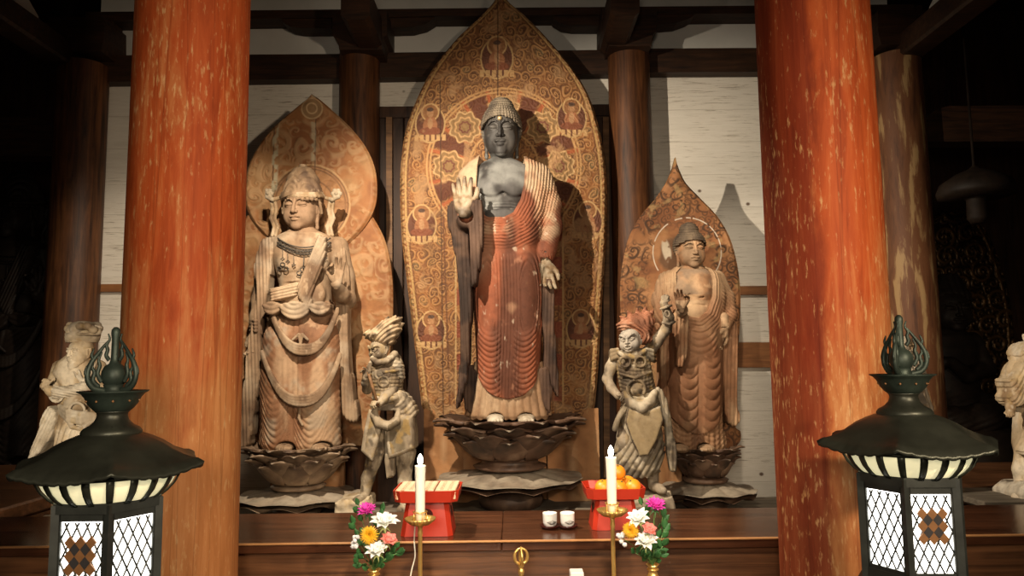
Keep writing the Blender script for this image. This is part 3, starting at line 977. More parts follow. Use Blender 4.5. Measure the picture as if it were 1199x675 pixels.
def join(parts):
    """several surfaces as one mesh"""
    V = []; Fc = []; o = 0
    for v, f in parts:
        V.append(v); Fc.append(np.asarray(f) + o); o += len(v)
    return np.concatenate(V), np.concatenate(Fc)


def tone(V, base, dark, light, seed=0, scale=9, stretch=(1, 1, 0.4)):
    """worn wood / old pigment: base colour broken by patches of two others"""
    n = fbm(V, scale, seed, 4, stretch)[:, None]
    n2 = fbm(V, scale * 3.1, seed + 9, 3)[:, None]
    base, dark, light = (np.array(c[:3]) for c in (base, dark, light))
    c = base + (light - base) * sstep(0.50, 0.72, n) + (dark - base) * sstep(0.50, 0.28, n)
    c = c + (light - c) * 0.6 * sstep(0.66, 0.8, n2)
    return c

# ---------------------------------------------------------------- statue materials
M['carved'] = mat_col('old_carved_wood', 0.78, 26, 0.28, 0.35, 90)
M['lacquer'] = mat_col('dark_lacquer_skin', 0.6, 22, 0.35, 0.2, 60, spec=0.4)
M['gold_dot'] = mat_plain('gold_dot', (0.75, 0.55, 0.28), 0.35, 0.6)
C_RED = (0.26, 0.080, 0.038); C_REDDK = (0.10, 0.036, 0.020); C_PINK = (0.42, 0.25, 0.15); C_BEIGE = (0.46, 0.35, 0.23)
C_SKIN = (0.062, 0.059, 0.057); C_SKIN2 = (0.13, 0.12, 0.108); C_SKIN0 = (0.032, 0.030, 0.029)
C_DARKW = (0.07, 0.048, 0.034)


def central_buddha():
    f = Fig(5.4, 0.0075, 515, 665, 105, 500, -0.46, 0.34)
    base = f.B(597, 491)
    t = thing('standing_buddha', 'tallest statue, dark-faced standing buddha in a red robe before the great painted halo', 'statue', base)
    op = [(562, 184), (560, 200), (559, 222), (561, 240), (566, 252), (576, 259), (590, 260), (601, 254), (609, 240), (613, 222), (615, 200), (613, 184)]
    # --- body: chest, neck, head, hands and feet
    v = f.vol(540, 645, 178, 275, -0.30, 0.28)
    f.loft(v, [(186, 576, 598, .09), (191, 566, 610, .11), (198, 556, 622, .135), (210, 551, 628, .155), (225, 552, 627, .160), (240, 556, 622, .150), (256, 558, 620, .150), (275, 556, 622, .155)], power=2.3)
    for px in (575, 604): f.ell(v, (px, 219, -.135), (15, 14, .05), 0.05)
    f.ell(v, (589, 252, -.13), (24, 13, .055), 0.04)
    f.chain(v, [(568, 240, -.135, 1.0), (580, 237.5, -.155, 1.2), (598, 237.5, -.155, 1.2), (610, 240, -.135, 1.0)], 0.012, 'cut')
    f.chain(v, [(566, 246.5, -.14, 1.0), (580, 244, -.165, 1.2), (598, 244, -.165, 1.2), (611, 246.5, -.14, 1.0)], 0.012, 'cut')
    f.chain(v, [(562, 226, -.125, 1.4), (570, 232, -.165, 1.2), (582, 231, -.17, 1.0), (588, 226, -.155, 1.0)], 0.02, 'cut')
    f.chain(v, [(615, 226, -.125, 1.4), (608, 232, -.165, 1.2), (596, 231, -.17, 1.0), (589, 226, -.155, 1.0)], 0.02, 'cut')
    parts = [v.mesh()]
    hc = f.B(587, 155.5, -0.03); hs = 71 * f.m
    HV, HF = carve_head()
    hr = rotm(-3, 4, 0)
    parts.append((place(HV, hc, hs * np.array([0.71, 0.86, 0.94]), hr), HF))
    RV, RF = carve_hand(curl=((4, 8, 8), (2, 8, 8), (10, 16, 12), (6, 10, 8)), spread=(7, 1, -3, -8), thumb=((-0.17, -0.02, 0.16), (-0.30, -0.05, 0.34), (-0.34, -0.07, 0.47), (-0.345, -0.07, 0.60)))
    mir = np.array([-1, 1, 1])
    hp = f.B(542.5, 247, -0.34); rv = place(RV * mir, hp, 41 * f.m * np.array([1.18, 1.1, 1]), rotm(0, -12, -3)); parts.append((rv, RF[:, ::-1]))
    LV, LF = carve_hand(curl=((14, 22, 18), (22, 30, 22), (26, 34, 22), (12, 20, 16)), spread=(8, 2, -3, -10))
    lp = f.B(638, 306, -0.10); lv = place(LV, lp, 38 * f.m * np.array([1.08, 1.1, 1]), rotm(6, -6, 176)); parts.append((lv, LF))
    v = f.vol(530, 660, 238, 320, -0.40, 0.1)
    f.chain(v, [(546, 247, -.33, 6.6), (547, 256, -.2, 8), (548, 262, -.05, 9)], 0.01)
    f.chain(v, [(638, 300, -.095, 6.5), (638, 284, -.07, 7.5)], 0.01)
    parts.append(v.mesh())
    v = f.vol(565, 632, 474, 500, -0.36, 0.05)
    for px in (580, 616):
        v.ell(f.B(px, 489.5, -.14), (0.064, 0.13, 0.030), 0.0)
        for i in range(5): v.ell(f.B(px - 7.6 + i * 3.8, 493, -.26 + 0.008 * abs(i - 2)), (0.0125, 0.03, 0.015), 0.004)
    parts.append(v.mesh())
    v = f.vol(560, 640, 262, 494, h=.02)
    for px in (580, 612): f.chain(v, [(px, 270, 0, 11), (px, 486, 0, 8)], .01)
    parts.append(v.mesh())
    V, Fc = join(parts)
    px, py = pixel_of(V[:, 0], V[:, 1], V[:, 2])
    c = tone(V, C_SKIN, C_SKIN0, C_SKIN2, 3, 8)
    c = c + (np.array([0.21, 0.215, 0.205]) - c) * (0.85 * sstep(0.30, 0.48, fbm(V, 5, 77, 3)) * ((py > 180) & (py < 275)))[:, None]
    c = c * (0.62 + 0.38 * sstep(184, 192, py))[:, None]
    hand = ((px < 562) & (py < 262) & (V[:, 1] < f.Y0 - .2)) | ((py > 300) & (py < 370))
    n = fbm(V, 22, 5, 3)[:, None]
    ch = np.array([0.20, 0.135, 0.075]) + (np.array([0.30, 0.245, 0.17]) - np.array([0.20, 0.135, 0.075])) * sstep(0.35, 0.6, n)
    tipd = np.where(px < 590, sstep(219, 208, py), sstep(335, 346, py))[:, None]
    ch = ch + (np.array([0.07, 0.05, 0.035]) - ch) * np.clip(tipd * sstep(0.35, .5, n) + 0.8 * sstep(240, 248, py)[:, None] * (px < 590)[:, None], 0, 1)
    c = np.where(hand[:, None], ch, c)
    feet = (py > 474)
    c = np.where(feet[:, None], tone(V, (0.42, 0.36, 0.27), (0.2, 0.15, 0.1), (0.55, 0.5, 0.4), 4, 14), c)
    link('body', V, Fc, M['lacquer'], t, base, c)
    # --- hair
    CV, CF = carve_curls()
    hv = place(CV, hc, hs * np.array([0.77, 0.87, 0.94]), hr)
    hair = link('hair', hv, CF, M['carved'], t, base, tone(hv, (0.115, 0.094, 0.070), (0.055, 0.044, 0.036), (0.20, 0.165, 0.12), 2, 14))
    u = Vol(f.B(582, 147, -.3), f.B(591, 138, -.1) + np.array([0, .1, 0]), 0.0035)
    um = MB(); q = place(np.array([[0, -0.405, 0.165]]), hc, hs * np.array([.71, .86, .94]), hr)[0]
    um.lathe(q, [(0.0005, -.014), (.010, -.010), (.0165, -.002), (.0175, .004), (.012, .012), (.0005, .016)], 20, rotm(0, 0, 0) @ np.array([[1, 0, 0], [0, 0, -1], [0, 1, 0]]))
    um.build('forehead_jewel', M['gold_dot'], hair, base, True)
    # --- robe
    v = f.vol(535, 660, 180, 472, -0.40, 0.30, h=0.0055)
    opx = np.array(op)
    def d_open(PX, PY): return poly_sd(PX, PY, op)
    def fold(PX, PY):
        d = d_open(PX, PY)
        w = PX + 2 * np.sin(PY * 0.05)
        t1 = ridge(d / 3.5 + 0.5) * 0.0085 * sstep(1, 4, d) * sstep(46, 34, d) * sstep(306, 280, PY) * sstep(552, 566, PX + (PY - 240) * 0.2)
        # swag folds running to a point in the middle
        q = PY + 0.016 * (PX - 595) ** 2 * -1 + 0.55 * np.abs(PX - 594)
        t2 = ridge(q / 4.0) * 0.007 * sstep(258, 268, PY) * sstep(300, 284, PY + 0.9 * np.abs(PX - 594))
        # upright folds between the thighs
        t3 = ridge((PX - 594 + 1.5 * np.sin(PY * .03)) / 3.6) * 0.008 * sstep(17, 11, np.abs(PX - 594)) * sstep(296, 312, PY)
        # arcs round each thigh and bowls of folds over the shins
        xl = np.where(PX < 594, 576, 612)
        r = np.abs(PX - xl)
        q4 = (PY - 0.055 * r ** 2 * -1)
        t4 = ridge((PY + 0.052 * (r) ** 2 - 0.0) / 6.0) * 0.0075 * sstep(382, 402, PY + 0.03 * r * r) * sstep(17, 14, np.abs(PX - xl)) * sstep(5, 10, np.abs(PX - 594))
        hip = np.where(PX < 594, 563 + 0 * PX, 626)
        q5 = np.sqrt(((PX - np.where(PX < 594, 570, 618)) * 2.4) ** 2 + ((PY - 352) * 0.62) ** 2)
        t5 = ridge(q5 / 6.5) * 0.009 * sstep(20, 30, q5) * sstep(296, 312, PY) * sstep(400, 380, PY) * sstep(12, 16, np.abs(PX - 594))
        return t1 + t2 + t3 + t4 + t5
    f.loft(v, [(182, 562, 612, .10), (187, 556, 618, .12), (192, 548, 629, .145), (200, 541, 636, .16), (212, 537, 643, .18), (226, 538, 644, .19), (242, 546, 640, .19), (258, 554, 635, .18), (285, 556, 634, .19), (310, 555, 634, .20), (350, 556, 635, .20), (400, 557, 634, .195), (440, 559, 632, .19), (472, 562, 630, .18)], power=2.4)
    for px in (576, 613): f.chain(v, [(px, 310, -.10, 17), (px, 400, -.10, 15), (px, 460, -.08, 14)], 0.05)
    f.ell(v, (594, 275, -.10), (34, 22, .12), 0.05)
    # viewer's right arm in its sleeve, the other upper arm
    f.chain(v, [(632, 206, .0, 13), (643, 240, .0, 13), (645, 265, .0, 12.5), (640, 292, -.06, 11), (638, 300, -.08, 10)], 0.03)
    f.chain(v, [(549, 210, .0, 13), (541, 242, -.03, 12), (545, 250, -.16, 11), (546, 252, -.25, 10)], 0.03)
    f.displace(v, fold)
    def armfold(PX, PY): return ridge((PY - 0.75 * (PX - 625)) / 3.6) * 0.0065 * sstep(626, 634, PX) * sstep(206, 226, PY) * sstep(294, 288, PY)
    f.displace(v, armfold)
    f.prism(v, op, -0.6, 0.02, 0.004, rnd=0.002, op='cut')
    f.loft(v, [(170, 566, 610, .13), (184, 561, 614, .14), (191, 556, 620, .10)], 0.0, op='cut')
    # curved hem
    hem = [(540, 300), (540, 428), (560, 440), (566, 452), (577, 462), (595, 467), (613, 462), (624, 452), (630, 440), (660, 428), (670, 300), (670, 150), (520, 150), (520, 300)]
    f.prism(v, hem, -0.6, 0.6, 0, rnd=0.001, op='clip')
    f.chain(v, [(638, 297, -.09, 7.4), (638, 315, -.1, 7.4)], 0, 'cut')
    def col(V, px, py):
        c = tone(V, C_RED, C_REDDK, (0.31, 0.145, 0.085), 11, 5)
        g = sstep(0.46, 0.66, fbm(V, 4.5, 21, 4) + 0.34 * sstep(310, 200, py) + 0.2 * sstep(618, 640, px) * sstep(350, 300, py) - 0.29)
        c = c + (np.array(C_PINK) - c) * g[:, None] * 0.95
        g2 = sstep(0.55, 0.72, fbm(V, 7, 31, 3) + 0.22 * sstep(260, 190, py))
        c = c + (np.array(C_BEIGE) - c) * g2[:, None] * 0.7 * sstep(330, 240, py)[:, None]
        c = c + (np.array([0.5, 0.4, 0.3]) - c) * (sstep(0.72, 0.82, fbm(V, 34, 41, 3, (1, 1, .5))) * 0.6)[:, None]
        return c
    f.out(v, 'robe', M['carved'], col, t, base)
    # --- hanging sleeves and the drape below the lowered hand
    v = f.vol(518, 575, 228, 490, -0.44, 0.14)
    vf = lambda PX, PY: ridge((PX - (PY - 240) * 0.045) / 4.2) * 0.010
    f.prism(v, smooth_line([(529, 250), (536, 243), (549, 248), (551, 266), (550, 300), (554, 340), (551, 400), (549, 440), (541, 466), (538, 474), (541, 440), (543, 400), (542, 350), (539, 320), (533, 285), (528, 266), (529, 250)], 4), -0.26, 0.04, 0.01, vf)
    f.prism(v, smooth_line([(554, 250), (561, 246), (567, 252), (567, 280), (564, 312), (559, 338), (555, 334), (554, 305), (553, 270), (554, 250)], 4), -0.36, -0.14, 0.015, vf)
    f.chain(v, [(546, 258, -.31, 10.5), (546, 266, -.15, 13), (546, 266, -.02, 14)], 0.02)
    f.chain(v, [(546, 250, -.42, 8), (546, 258, -.26, 8)], 0.0, 'cut')
    def dk(V, px, py):
        c = tone(V, (0.046, 0.026, 0.018), (0.022, 0.014, 0.011), (0.105, 0.062, 0.042), 6, 6)
        e = sstep(0.5, 0.66, fbm(V, 6, 12, 3))[:, None]
        return c + (np.array((0.15, 0.085, 0.052)) - c) * e * 0.35
    f.out(v, 'hanging_sleeve', M['carved'], dk, t, base)
    v = f.vol(624, 662, 330, 490, -0.22, 0.16)
    f.prism(v, smooth_line([(633, 330), (642, 326), (647, 345), (648, 390), (651, 430), (652, 463), (647, 452), (643, 470), (640, 484), (636, 450), (637, 400), (633, 360), (633, 330)], 4), -0.10, 0.06, 0.01, lambda PX, PY: ridge((PX + PY * .03) / 4.0) * 0.011)
    f.out(v, 'sleeve_drape', M['carved'], dk, t, base)
    # --- under-robe showing below the hem
    v = f.vol(536, 656, 425, 494, -0.26, 0.26)
    f.loft(v, [(425, 557, 634, .15), (445, 553, 637, .16), (470, 549, 640, .165), (486, 547, 643, .17), (489, 550, 640, .16)], fold=lambda PX, PY: ridge((PX - 596 - (PX - 596) * (PY - 440) * .004) / 7.5) * 0.012, power=2.6)
    for px in (580, 616): f.ell(v, (px, 492, -.2), (10, 8, .18), 0.01, 'cut')
    f.out(v, 'under_robe', M['carved'], lambda V, px, py: tone(V, (0.30, 0.185, 0.105), (0.14, 0.08, 0.045), (0.42, 0.30, 0.19), 14, 7), t, base)
    for pts in ([(544, 430), (553, 428), (561, 440), (558, 460), (553, 483), (546, 478), (543, 456)], [(631, 432), (640, 430), (645, 455), (643, 482), (637, 476), (631, 462), (628, 446)]):
        v = f.vol(536, 656, 420, 494, -0.2, 0.16)
        f.prism(v, pts, -0.12, 0.02, 0, lambda PX, PY: ridge(PX / 4) * 0.008)
        f.out(v, 'robe_tail', M['carved'], dk, t, base)
    return t


central_buddha()

# ---------------------------------------------------------------- haloes (flame-shaped boards) and lotus stands
def swirls(px, py, cell, seed, turns=1.5, w=0.30, jit=0.35):
    """spiral tendrils, one in each jittered cell: stroke strength and a value per cell"""
    gx, gy = np.floor(px / cell), np.floor(py / cell)
    best = np.full(px.shape, 1e9); bx = np.zeros(px.shape); by = np.zeros(px.shape); bh = np.zeros(px.shape)
    for i in (-1, 0, 1):
        for j in (-1, 0, 1):
            cx, cy = gx + i, gy + j
            h1 = _hash(cx, cy, 0 * cx, seed); h2 = _hash(cx, cy, 0 * cx + 1, seed); h3 = _hash(cx, cy, 0 * cx + 2, seed)
            ox = (cx + 0.5 + 0.5 * (np.mod(cy, 2) - 0.5) + (h1 - .5) * jit) * cell; oy = (cy + 0.5 + (h2 - .5) * jit) * cell
            d = (px - ox) ** 2 + (py - oy) ** 2
            m = d < best
            best = np.where(m, d, best); bx = np.where(m, ox, bx); by = np.where(m, oy, by); bh = np.where(m, h3, bh)
    r = np.sqrt(best) / cell
    th = np.arctan2(py - by, px - bx)
    chir = np.where(bh > 0.5, 1, -1)
    t = (th * chir) / (2 * np.pi) + bh * 7 - turns * 2 * np.sqrt(r + 0.01)
    fr = np.abs((t - np.floor(t)) - 0.5) * 2
    stroke = sstep(w, w * 0.45, fr)
    lob = 0.5 + 0.5 * np.sin(th * 5 + bh * 20)
    fade = sstep(0.62 + 0.1 * lob, 0.45, r)
    return stroke * fade, bh, r


def flame_board(name, t, base, f, left, right, y0, thick, mat, colfn, rel=0.0, rows=420, cols=200, bulge=0.03, edge=None, relfn=None, lean=0.0):
    """a pointed board; left/right outlines as (py, px) lists from tip to foot, front face at depth y0"""
    L = np.array(smooth_line(left, 10)); R = np.array(smooth_line(right, 10))
    ya, yb_ = L[0][0], L[-1][0]
    s = np.linspace(0, 1, rows); s = np.where(s < .1, s * s * 5 + .5 * s, s)  # denser towards the tip
    s = (s - s[0]) / (s[-1] - s[0]); s = np.maximum.accumulate(s)
    py = ya + (yb_ - ya) * s
    l = np.interp(py, L[:, 0], L[:, 1]); r = np.interp(py, R[:, 0], R[:, 1])
    u = np.linspace(0, 1, cols)
    PX = l[:, None] + (r - l)[:, None] * u[None, :]; PY = py[:, None] + 0 * PX
    c0 = f.B(CX, CY)
    P = np.stack([np.asarray(W3(PX, PY, f.Y0 + y0)[k]) for k in range(3)], -1)
    e = np.minimum(u, 1 - u)[None, :] * (r - l)[:, None]
    dep = -bulge * (1 - (2 * u - 1) ** 2)[None, :] * np.ones_like(PX) + lean * (1 - s)[:, None] ** 2
    dep = dep + thick * 0.4 * sstep(4.0, 0.0, e)
    c = colfn(PX.ravel(), PY.ravel(), e.ravel())
    if isinstance(c, tuple): c, relief = c; dep = dep - rel * relief.reshape(PX.shape) * sstep(0, 3, e)
    P[:, :, 1] += dep
    n = rows * cols
    i, j = np.meshgrid(np.arange(rows - 1), np.arange(cols - 1), indexing='ij')
    F1 = np.stack([i * cols + j, (i + 1) * cols + j, (i + 1) * cols + j + 1, i * cols + j + 1], -1).reshape(-1, 4)
    Bk = P[:, [0, -1], :].copy(); Bk[:, :, 1] = f.Y0 + y0 + thick + lean * ((1 - s) ** 2)[:, None]
    V = np.concatenate([P.reshape(-1, 3), Bk.reshape(-1, 3)])
    k = np.arange(rows - 1)
    A = n + 2 * k
    F2 = np.stack([A, A + 1, A + 3, A + 2], -1)
    F3 = np.stack([k * cols, A, A + 2, (k + 1) * cols], -1)
    F4 = np.stack([k * cols + cols - 1, (k + 1) * cols + cols - 1, A + 3, A + 1], -1)
    cb = np.tile(np.array(edge if edge is not None else (0.16, 0.08, 0.04)), (2 * rows, 1))
    o = link(name, V, np.concatenate([F1, F2, F3, F4]), mat, t, base, np.concatenate([c, cb]))
    return o


def W3(px, py, Y):
    d = [((px - CX) / F * CR[k] + (CY - py) / F * CU[k] + _f0[k]) for k in range(3)]
    q = Y / d[1]
    return (d[0] * q, d[1] * q, CAMZ + d[2] * q)


def P3(px, py): return np.stack([px * 0.0063, 0 * px, -py * 0.0063], 1)


M['painted'] = mat_col('old_painted_board', 0.7, 14, 0.22, 0.25, 70)


def mixc(c, col, m): return c + (np.array(col) - c) * m[:, None]


def painted_buddhas(c, px, py, spots):
    for (x, y, k) in spots:
        X, Y = (px - x) / k, (py - y) / k
        d = np.hypot(X, (Y - 9) * 0.8)
        c = mixc(c, (0.115, 0.045, 0.025), sstep(19.5, 18.5, d)); c = mixc(c, (0.42, 0.27, 0.12), sstep(1.3, 0.6, np.abs(d - 18.6)))
        d = np.hypot(X, Y + 6)
        c = mixc(c, (0.24, 0.11, 0.045), sstep(11.5, 10.8, d)); c = mixc(c, (0.46, 0.29, 0.13), sstep(1.3, 0.6, np.abs(d - 10.8)))
        c = mixc(c, (0.30, 0.13, 0.06), sstep(1.08, 0.95, np.hypot(X / 9, (Y - 11) / 11)))
        c = mixc(c, (0.20, 0.07, 0.035), sstep(1.08, 0.95, np.hypot(X / 14, (Y - 18) / 5)))
        c = mixc(c, (0.36, 0.20, 0.10), sstep(1.1, 0.9, np.hypot(X / 3.4, (Y - 8) / 7)))
        c = mixc(c, (0.36, 0.19, 0.09), sstep(1.1, 0.9, np.hypot(X / 4.4, (Y + 5) / 5.4)))
        c = mixc(c, (0.08, 0.045, 0.03), sstep(1.1, 0.9, np.hypot(X / 4.4, (Y + 9.5) / 2.6)))
        m = (np.abs(Y - 26.5) < 4) & (np.abs(X) < 21)
        q = sstep(0.35, 0.6, np.abs(np.sin(X * np.pi / 7))) * m
        c = mixc(c, (0.44, 0.27, 0.12), q)
    return c


def great_halo_col(px, py, e):
    P = P3(px, py)
    n = fbm(P, 5, 3, 4)
    c = np.tile(np.array([0.20, 0.076, 0.026]), (len(px), 1))
    c = mixc(c, (0.26, 0.112, 0.038), sstep(0.45, 0.7, n)); c = mixc(c, (0.16, 0.075, 0.03), sstep(0.5, 0.3, n))
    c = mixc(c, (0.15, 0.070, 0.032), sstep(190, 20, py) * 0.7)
    wx = (vnoise(px / 13, py / 13, 0 * px, 71) - .5) * 7; wy = (vnoise(px / 13, py / 13, 0 * px, 72) - .5) * 7
    s1, h1, r1 = swirls(px + wx, py + wy, 14.5, 5, 1.7, 0.50, 0.65)
    s2, h2, r2 = swirls(px + 8 - wx, py + 4 + wy, 7.5, 15, 1.2, 0.58, 0.75)
    c = mixc(c, (0.11, 0.05, 0.024), sstep(0.40, 0.6, h1) * sstep(0.6, 0.35, r1) * 0.75)
    c = mixc(c, (0.13, 0.12, 0.06), sstep(0.2, 0.12, h1) * sstep(0.4, 0.3, r1) * 0.6)
    c = mixc(c, (0.42, 0.22, 0.085), np.maximum(s1, 0.6 * s2) * 0.8)
    c = mixc(c, (0.10, 0.045, 0.022), sstep(0.8, 1.0, swirls(px + wx + 1.6, py + wy + 1.3, 14.5, 5, 1.7, 0.50, 0.65)[0]) * (1 - s1) * 0.8)
    relief = np.maximum(s1, 0.5 * s2)
    # nimbus round the head, with medallions and dark rays
    R = np.hypot(px - 590, py - 196); A = np.arctan2(px - 590, -(py - 196))
    nm = sstep(90, 89, R) * sstep(330, 300, py)
    q = 0.5 + 0.5 * np.cos(A * 8)
    c = mixc(c, (0.10, 0.032, 0.018), nm * sstep(0.35, 0.15, q) * sstep(86, 84, R) * sstep(40, 44, R) * 0.9)
    c = mixc(c, (0.33, 0.085, 0.03), nm * sstep(0.15, 0.05, np.abs(q - 0.42)) * sstep(44, 50, R) * 0.8)
    for a in np.arange(-2, 3) * math.pi / 4:
        mx, my = 590 + 64 * math.sin(a), 196 - 64 * math.cos(a)
        d = np.hypot(px - mx, py - my) * (1 + 0.10 * np.cos(8 * np.arctan2(py - my, px - mx)))
        c = mixc(c, (0.22, 0.13, 0.055), sstep(18, 17, d)); 
        for rr, cc in ((17, (0.44, 0.28, 0.13)), (11, (0.42, 0.25, 0.11)), (6, (0.14, 0.05, 0.03))):
            c = mixc(c, cc, sstep(1.4, 0.7, np.abs(d - rr)))
    for rr in (90, 86, 40): c = mixc(c, (0.42, 0.24, 0.10), sstep(1.6, 0.6, np.abs(R - rr)) * sstep(300, 280, py))
    # side bands with a pearl row
    for bx in (522, 655):
        d = np.abs(px - bx - 0.035 * (py - 330) * (-1 if bx < 590 else 1) * -1)
        c = mixc(c, (0.12, 0.05, 0.025), sstep(1.5, 0.5, d) * (py > 250) * 0.8)
    for bx in (543, 650):
        d = np.abs(px - bx)
        m = (py > 255) & (py < 470)
        c = mixc(c, (0.20, 0.045, 0.025), sstep(9, 8, d) * m * sstep(0.45, 0.55, 0.5 + 0.5 * np.sin(py / 6.0)) * 0.8)
        c = mixc(c, (0.42, 0.27, 0.12), sstep(1.4, 0.6, np.abs(d - 9)) * m)
    # border line and pearl dots
    c = mixc(c, (0.40, 0.25, 0.10), sstep(1.6, 0.8, np.abs(e - 7)))
    c = mixc(c, (0.12, 0.05, 0.022), sstep(1.2, 0.6, np.abs(e - 9.5)) * 0.7)
    c = mixc(c, (0.42, 0.27, 0.12), sstep(2.2, 1.4, np.hypot(e - 3.5, (py % 7) - 3.5)) * 0.7)
    c = painted_buddhas(c, px, py, [(582, 62, 1.0), (504, 138, .92), (669, 132, .92), (494, 256, .92), (688, 252, .92), (505, 380, .9), (680, 378, .9)])
    # worn places and a plank joint
    w = sstep(0.62, 0.75, fbm(P, 9, 33, 4)); c = mixc(c, (0.36, 0.21, 0.10), w * 0.7)
    low = sstep(425, 480, py) * sstep(0.40, 0.55, fbm(P, 8, 39, 3)) * 0.5; c = mixc(c, (0.38, 0.24, 0.12), low)
    c = mixc(c, (0.06, 0.03, 0.018), sstep(1.0, 0.4, np.abs(px - 517 - 0.01 * (py - 250))) * (py > 95) * 0.8)
    c = mixc(c, (0.06, 0.03, 0.018), sstep(1.0, 0.4, np.abs(px - 583 - 0.0 * (py - 250))) * (py < 115) * 0.8)
    return c, relief


fB = Fig(5.4, 0.01, 0, 1, 0, 1)
base = fB.B(592, 602, 0.36)
HB = thing('halo_board', 'great pointed halo board covered in gold scrollwork and small painted buddhas, behind the tallest statue', 'halo', base, 'haloes behind the three main statues')
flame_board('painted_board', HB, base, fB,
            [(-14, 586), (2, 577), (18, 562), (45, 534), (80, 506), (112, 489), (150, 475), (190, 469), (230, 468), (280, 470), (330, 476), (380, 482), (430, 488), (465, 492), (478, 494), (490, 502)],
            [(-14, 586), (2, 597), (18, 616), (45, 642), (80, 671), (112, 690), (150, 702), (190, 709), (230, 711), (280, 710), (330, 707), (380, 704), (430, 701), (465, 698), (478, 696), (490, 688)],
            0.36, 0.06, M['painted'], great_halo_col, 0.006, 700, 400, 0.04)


def plank_col(V, seed, base_c=(0.40, 0.195, 0.08)):
    return tone(V, base_c, (0.24, 0.11, 0.046), (0.52, 0.32, 0.17), seed, 6, (3, 3, .35))


def planks(t, base, f, xs, ya, yb, y0, seed=0):
    for i in range(len(xs) - 1):
        m = MB(); a, b = f.B(xs[i] + .25, yb, y0), f.B(xs[i + 1] - .25, ya, y0)
        a[2] = max(a[2], ZP + .002)
        P = [[(lerp(a[0], b[0], u), a[1], lerp(a[2], b[2], v)) for u in np.linspace(0, 1, 9)] for v in np.linspace(0, 1, 40)]
        m.grid(P, -0.05)
        V = np.array(m.V)
        link('support_plank', V, m.F, M['painted'], t, base, plank_col(V, seed + i), False)


planks(HB, base, fB, [497, 543, 590, 640, 700], 478, 602, 0.40, 60)

M['lotus'] = mat_col('lotus_lacquered_wood', 0.55, 22, 0.35, 0.2, 60, spec=0.4)


def petal(az, c, r0, r1, z0, z1, hw, cup=0.075, lip=0.045, thick=0.012, nu=15, nv=17):
    P = []
    for v in np.sin(np.linspace(0, math.pi / 2, nv)):
        wv = np.interp(v, [0, .3, .55, .72, .85, .93, 1], [.62, .92, 1, .99, .92, .80, .55])
        row = []
        for u in np.linspace(-1, 1, nu):
            a = az + hw * wv * u
            tipn = 0.10 * (1 - u * u) * sstep(.75, 1, v)
            r = r0 + (r1 - r0) * v ** 0.85 - cup * (u ** 2) * v * (r1 / .5) + lip * (r1 / .5) * float(sstep(.82, 1, v)) * max(0, 1 - abs(u) / .5)
            nt_ = float(sstep(.80, 1, v))
            z = z0 + (z1 - z0) * (v ** 1.3) - nt_ * 0.022 * (r1 / .5) * max(0, 1 - abs(u) / .42) - 0.030 * (r1 / .5) * u ** 4 * nt_
            row.append((c[0] + r * math.sin(a), c[1] - r * math.cos(a), z))
        P.append(row)
    m = MB(); m.grid(P, thick)
    return m


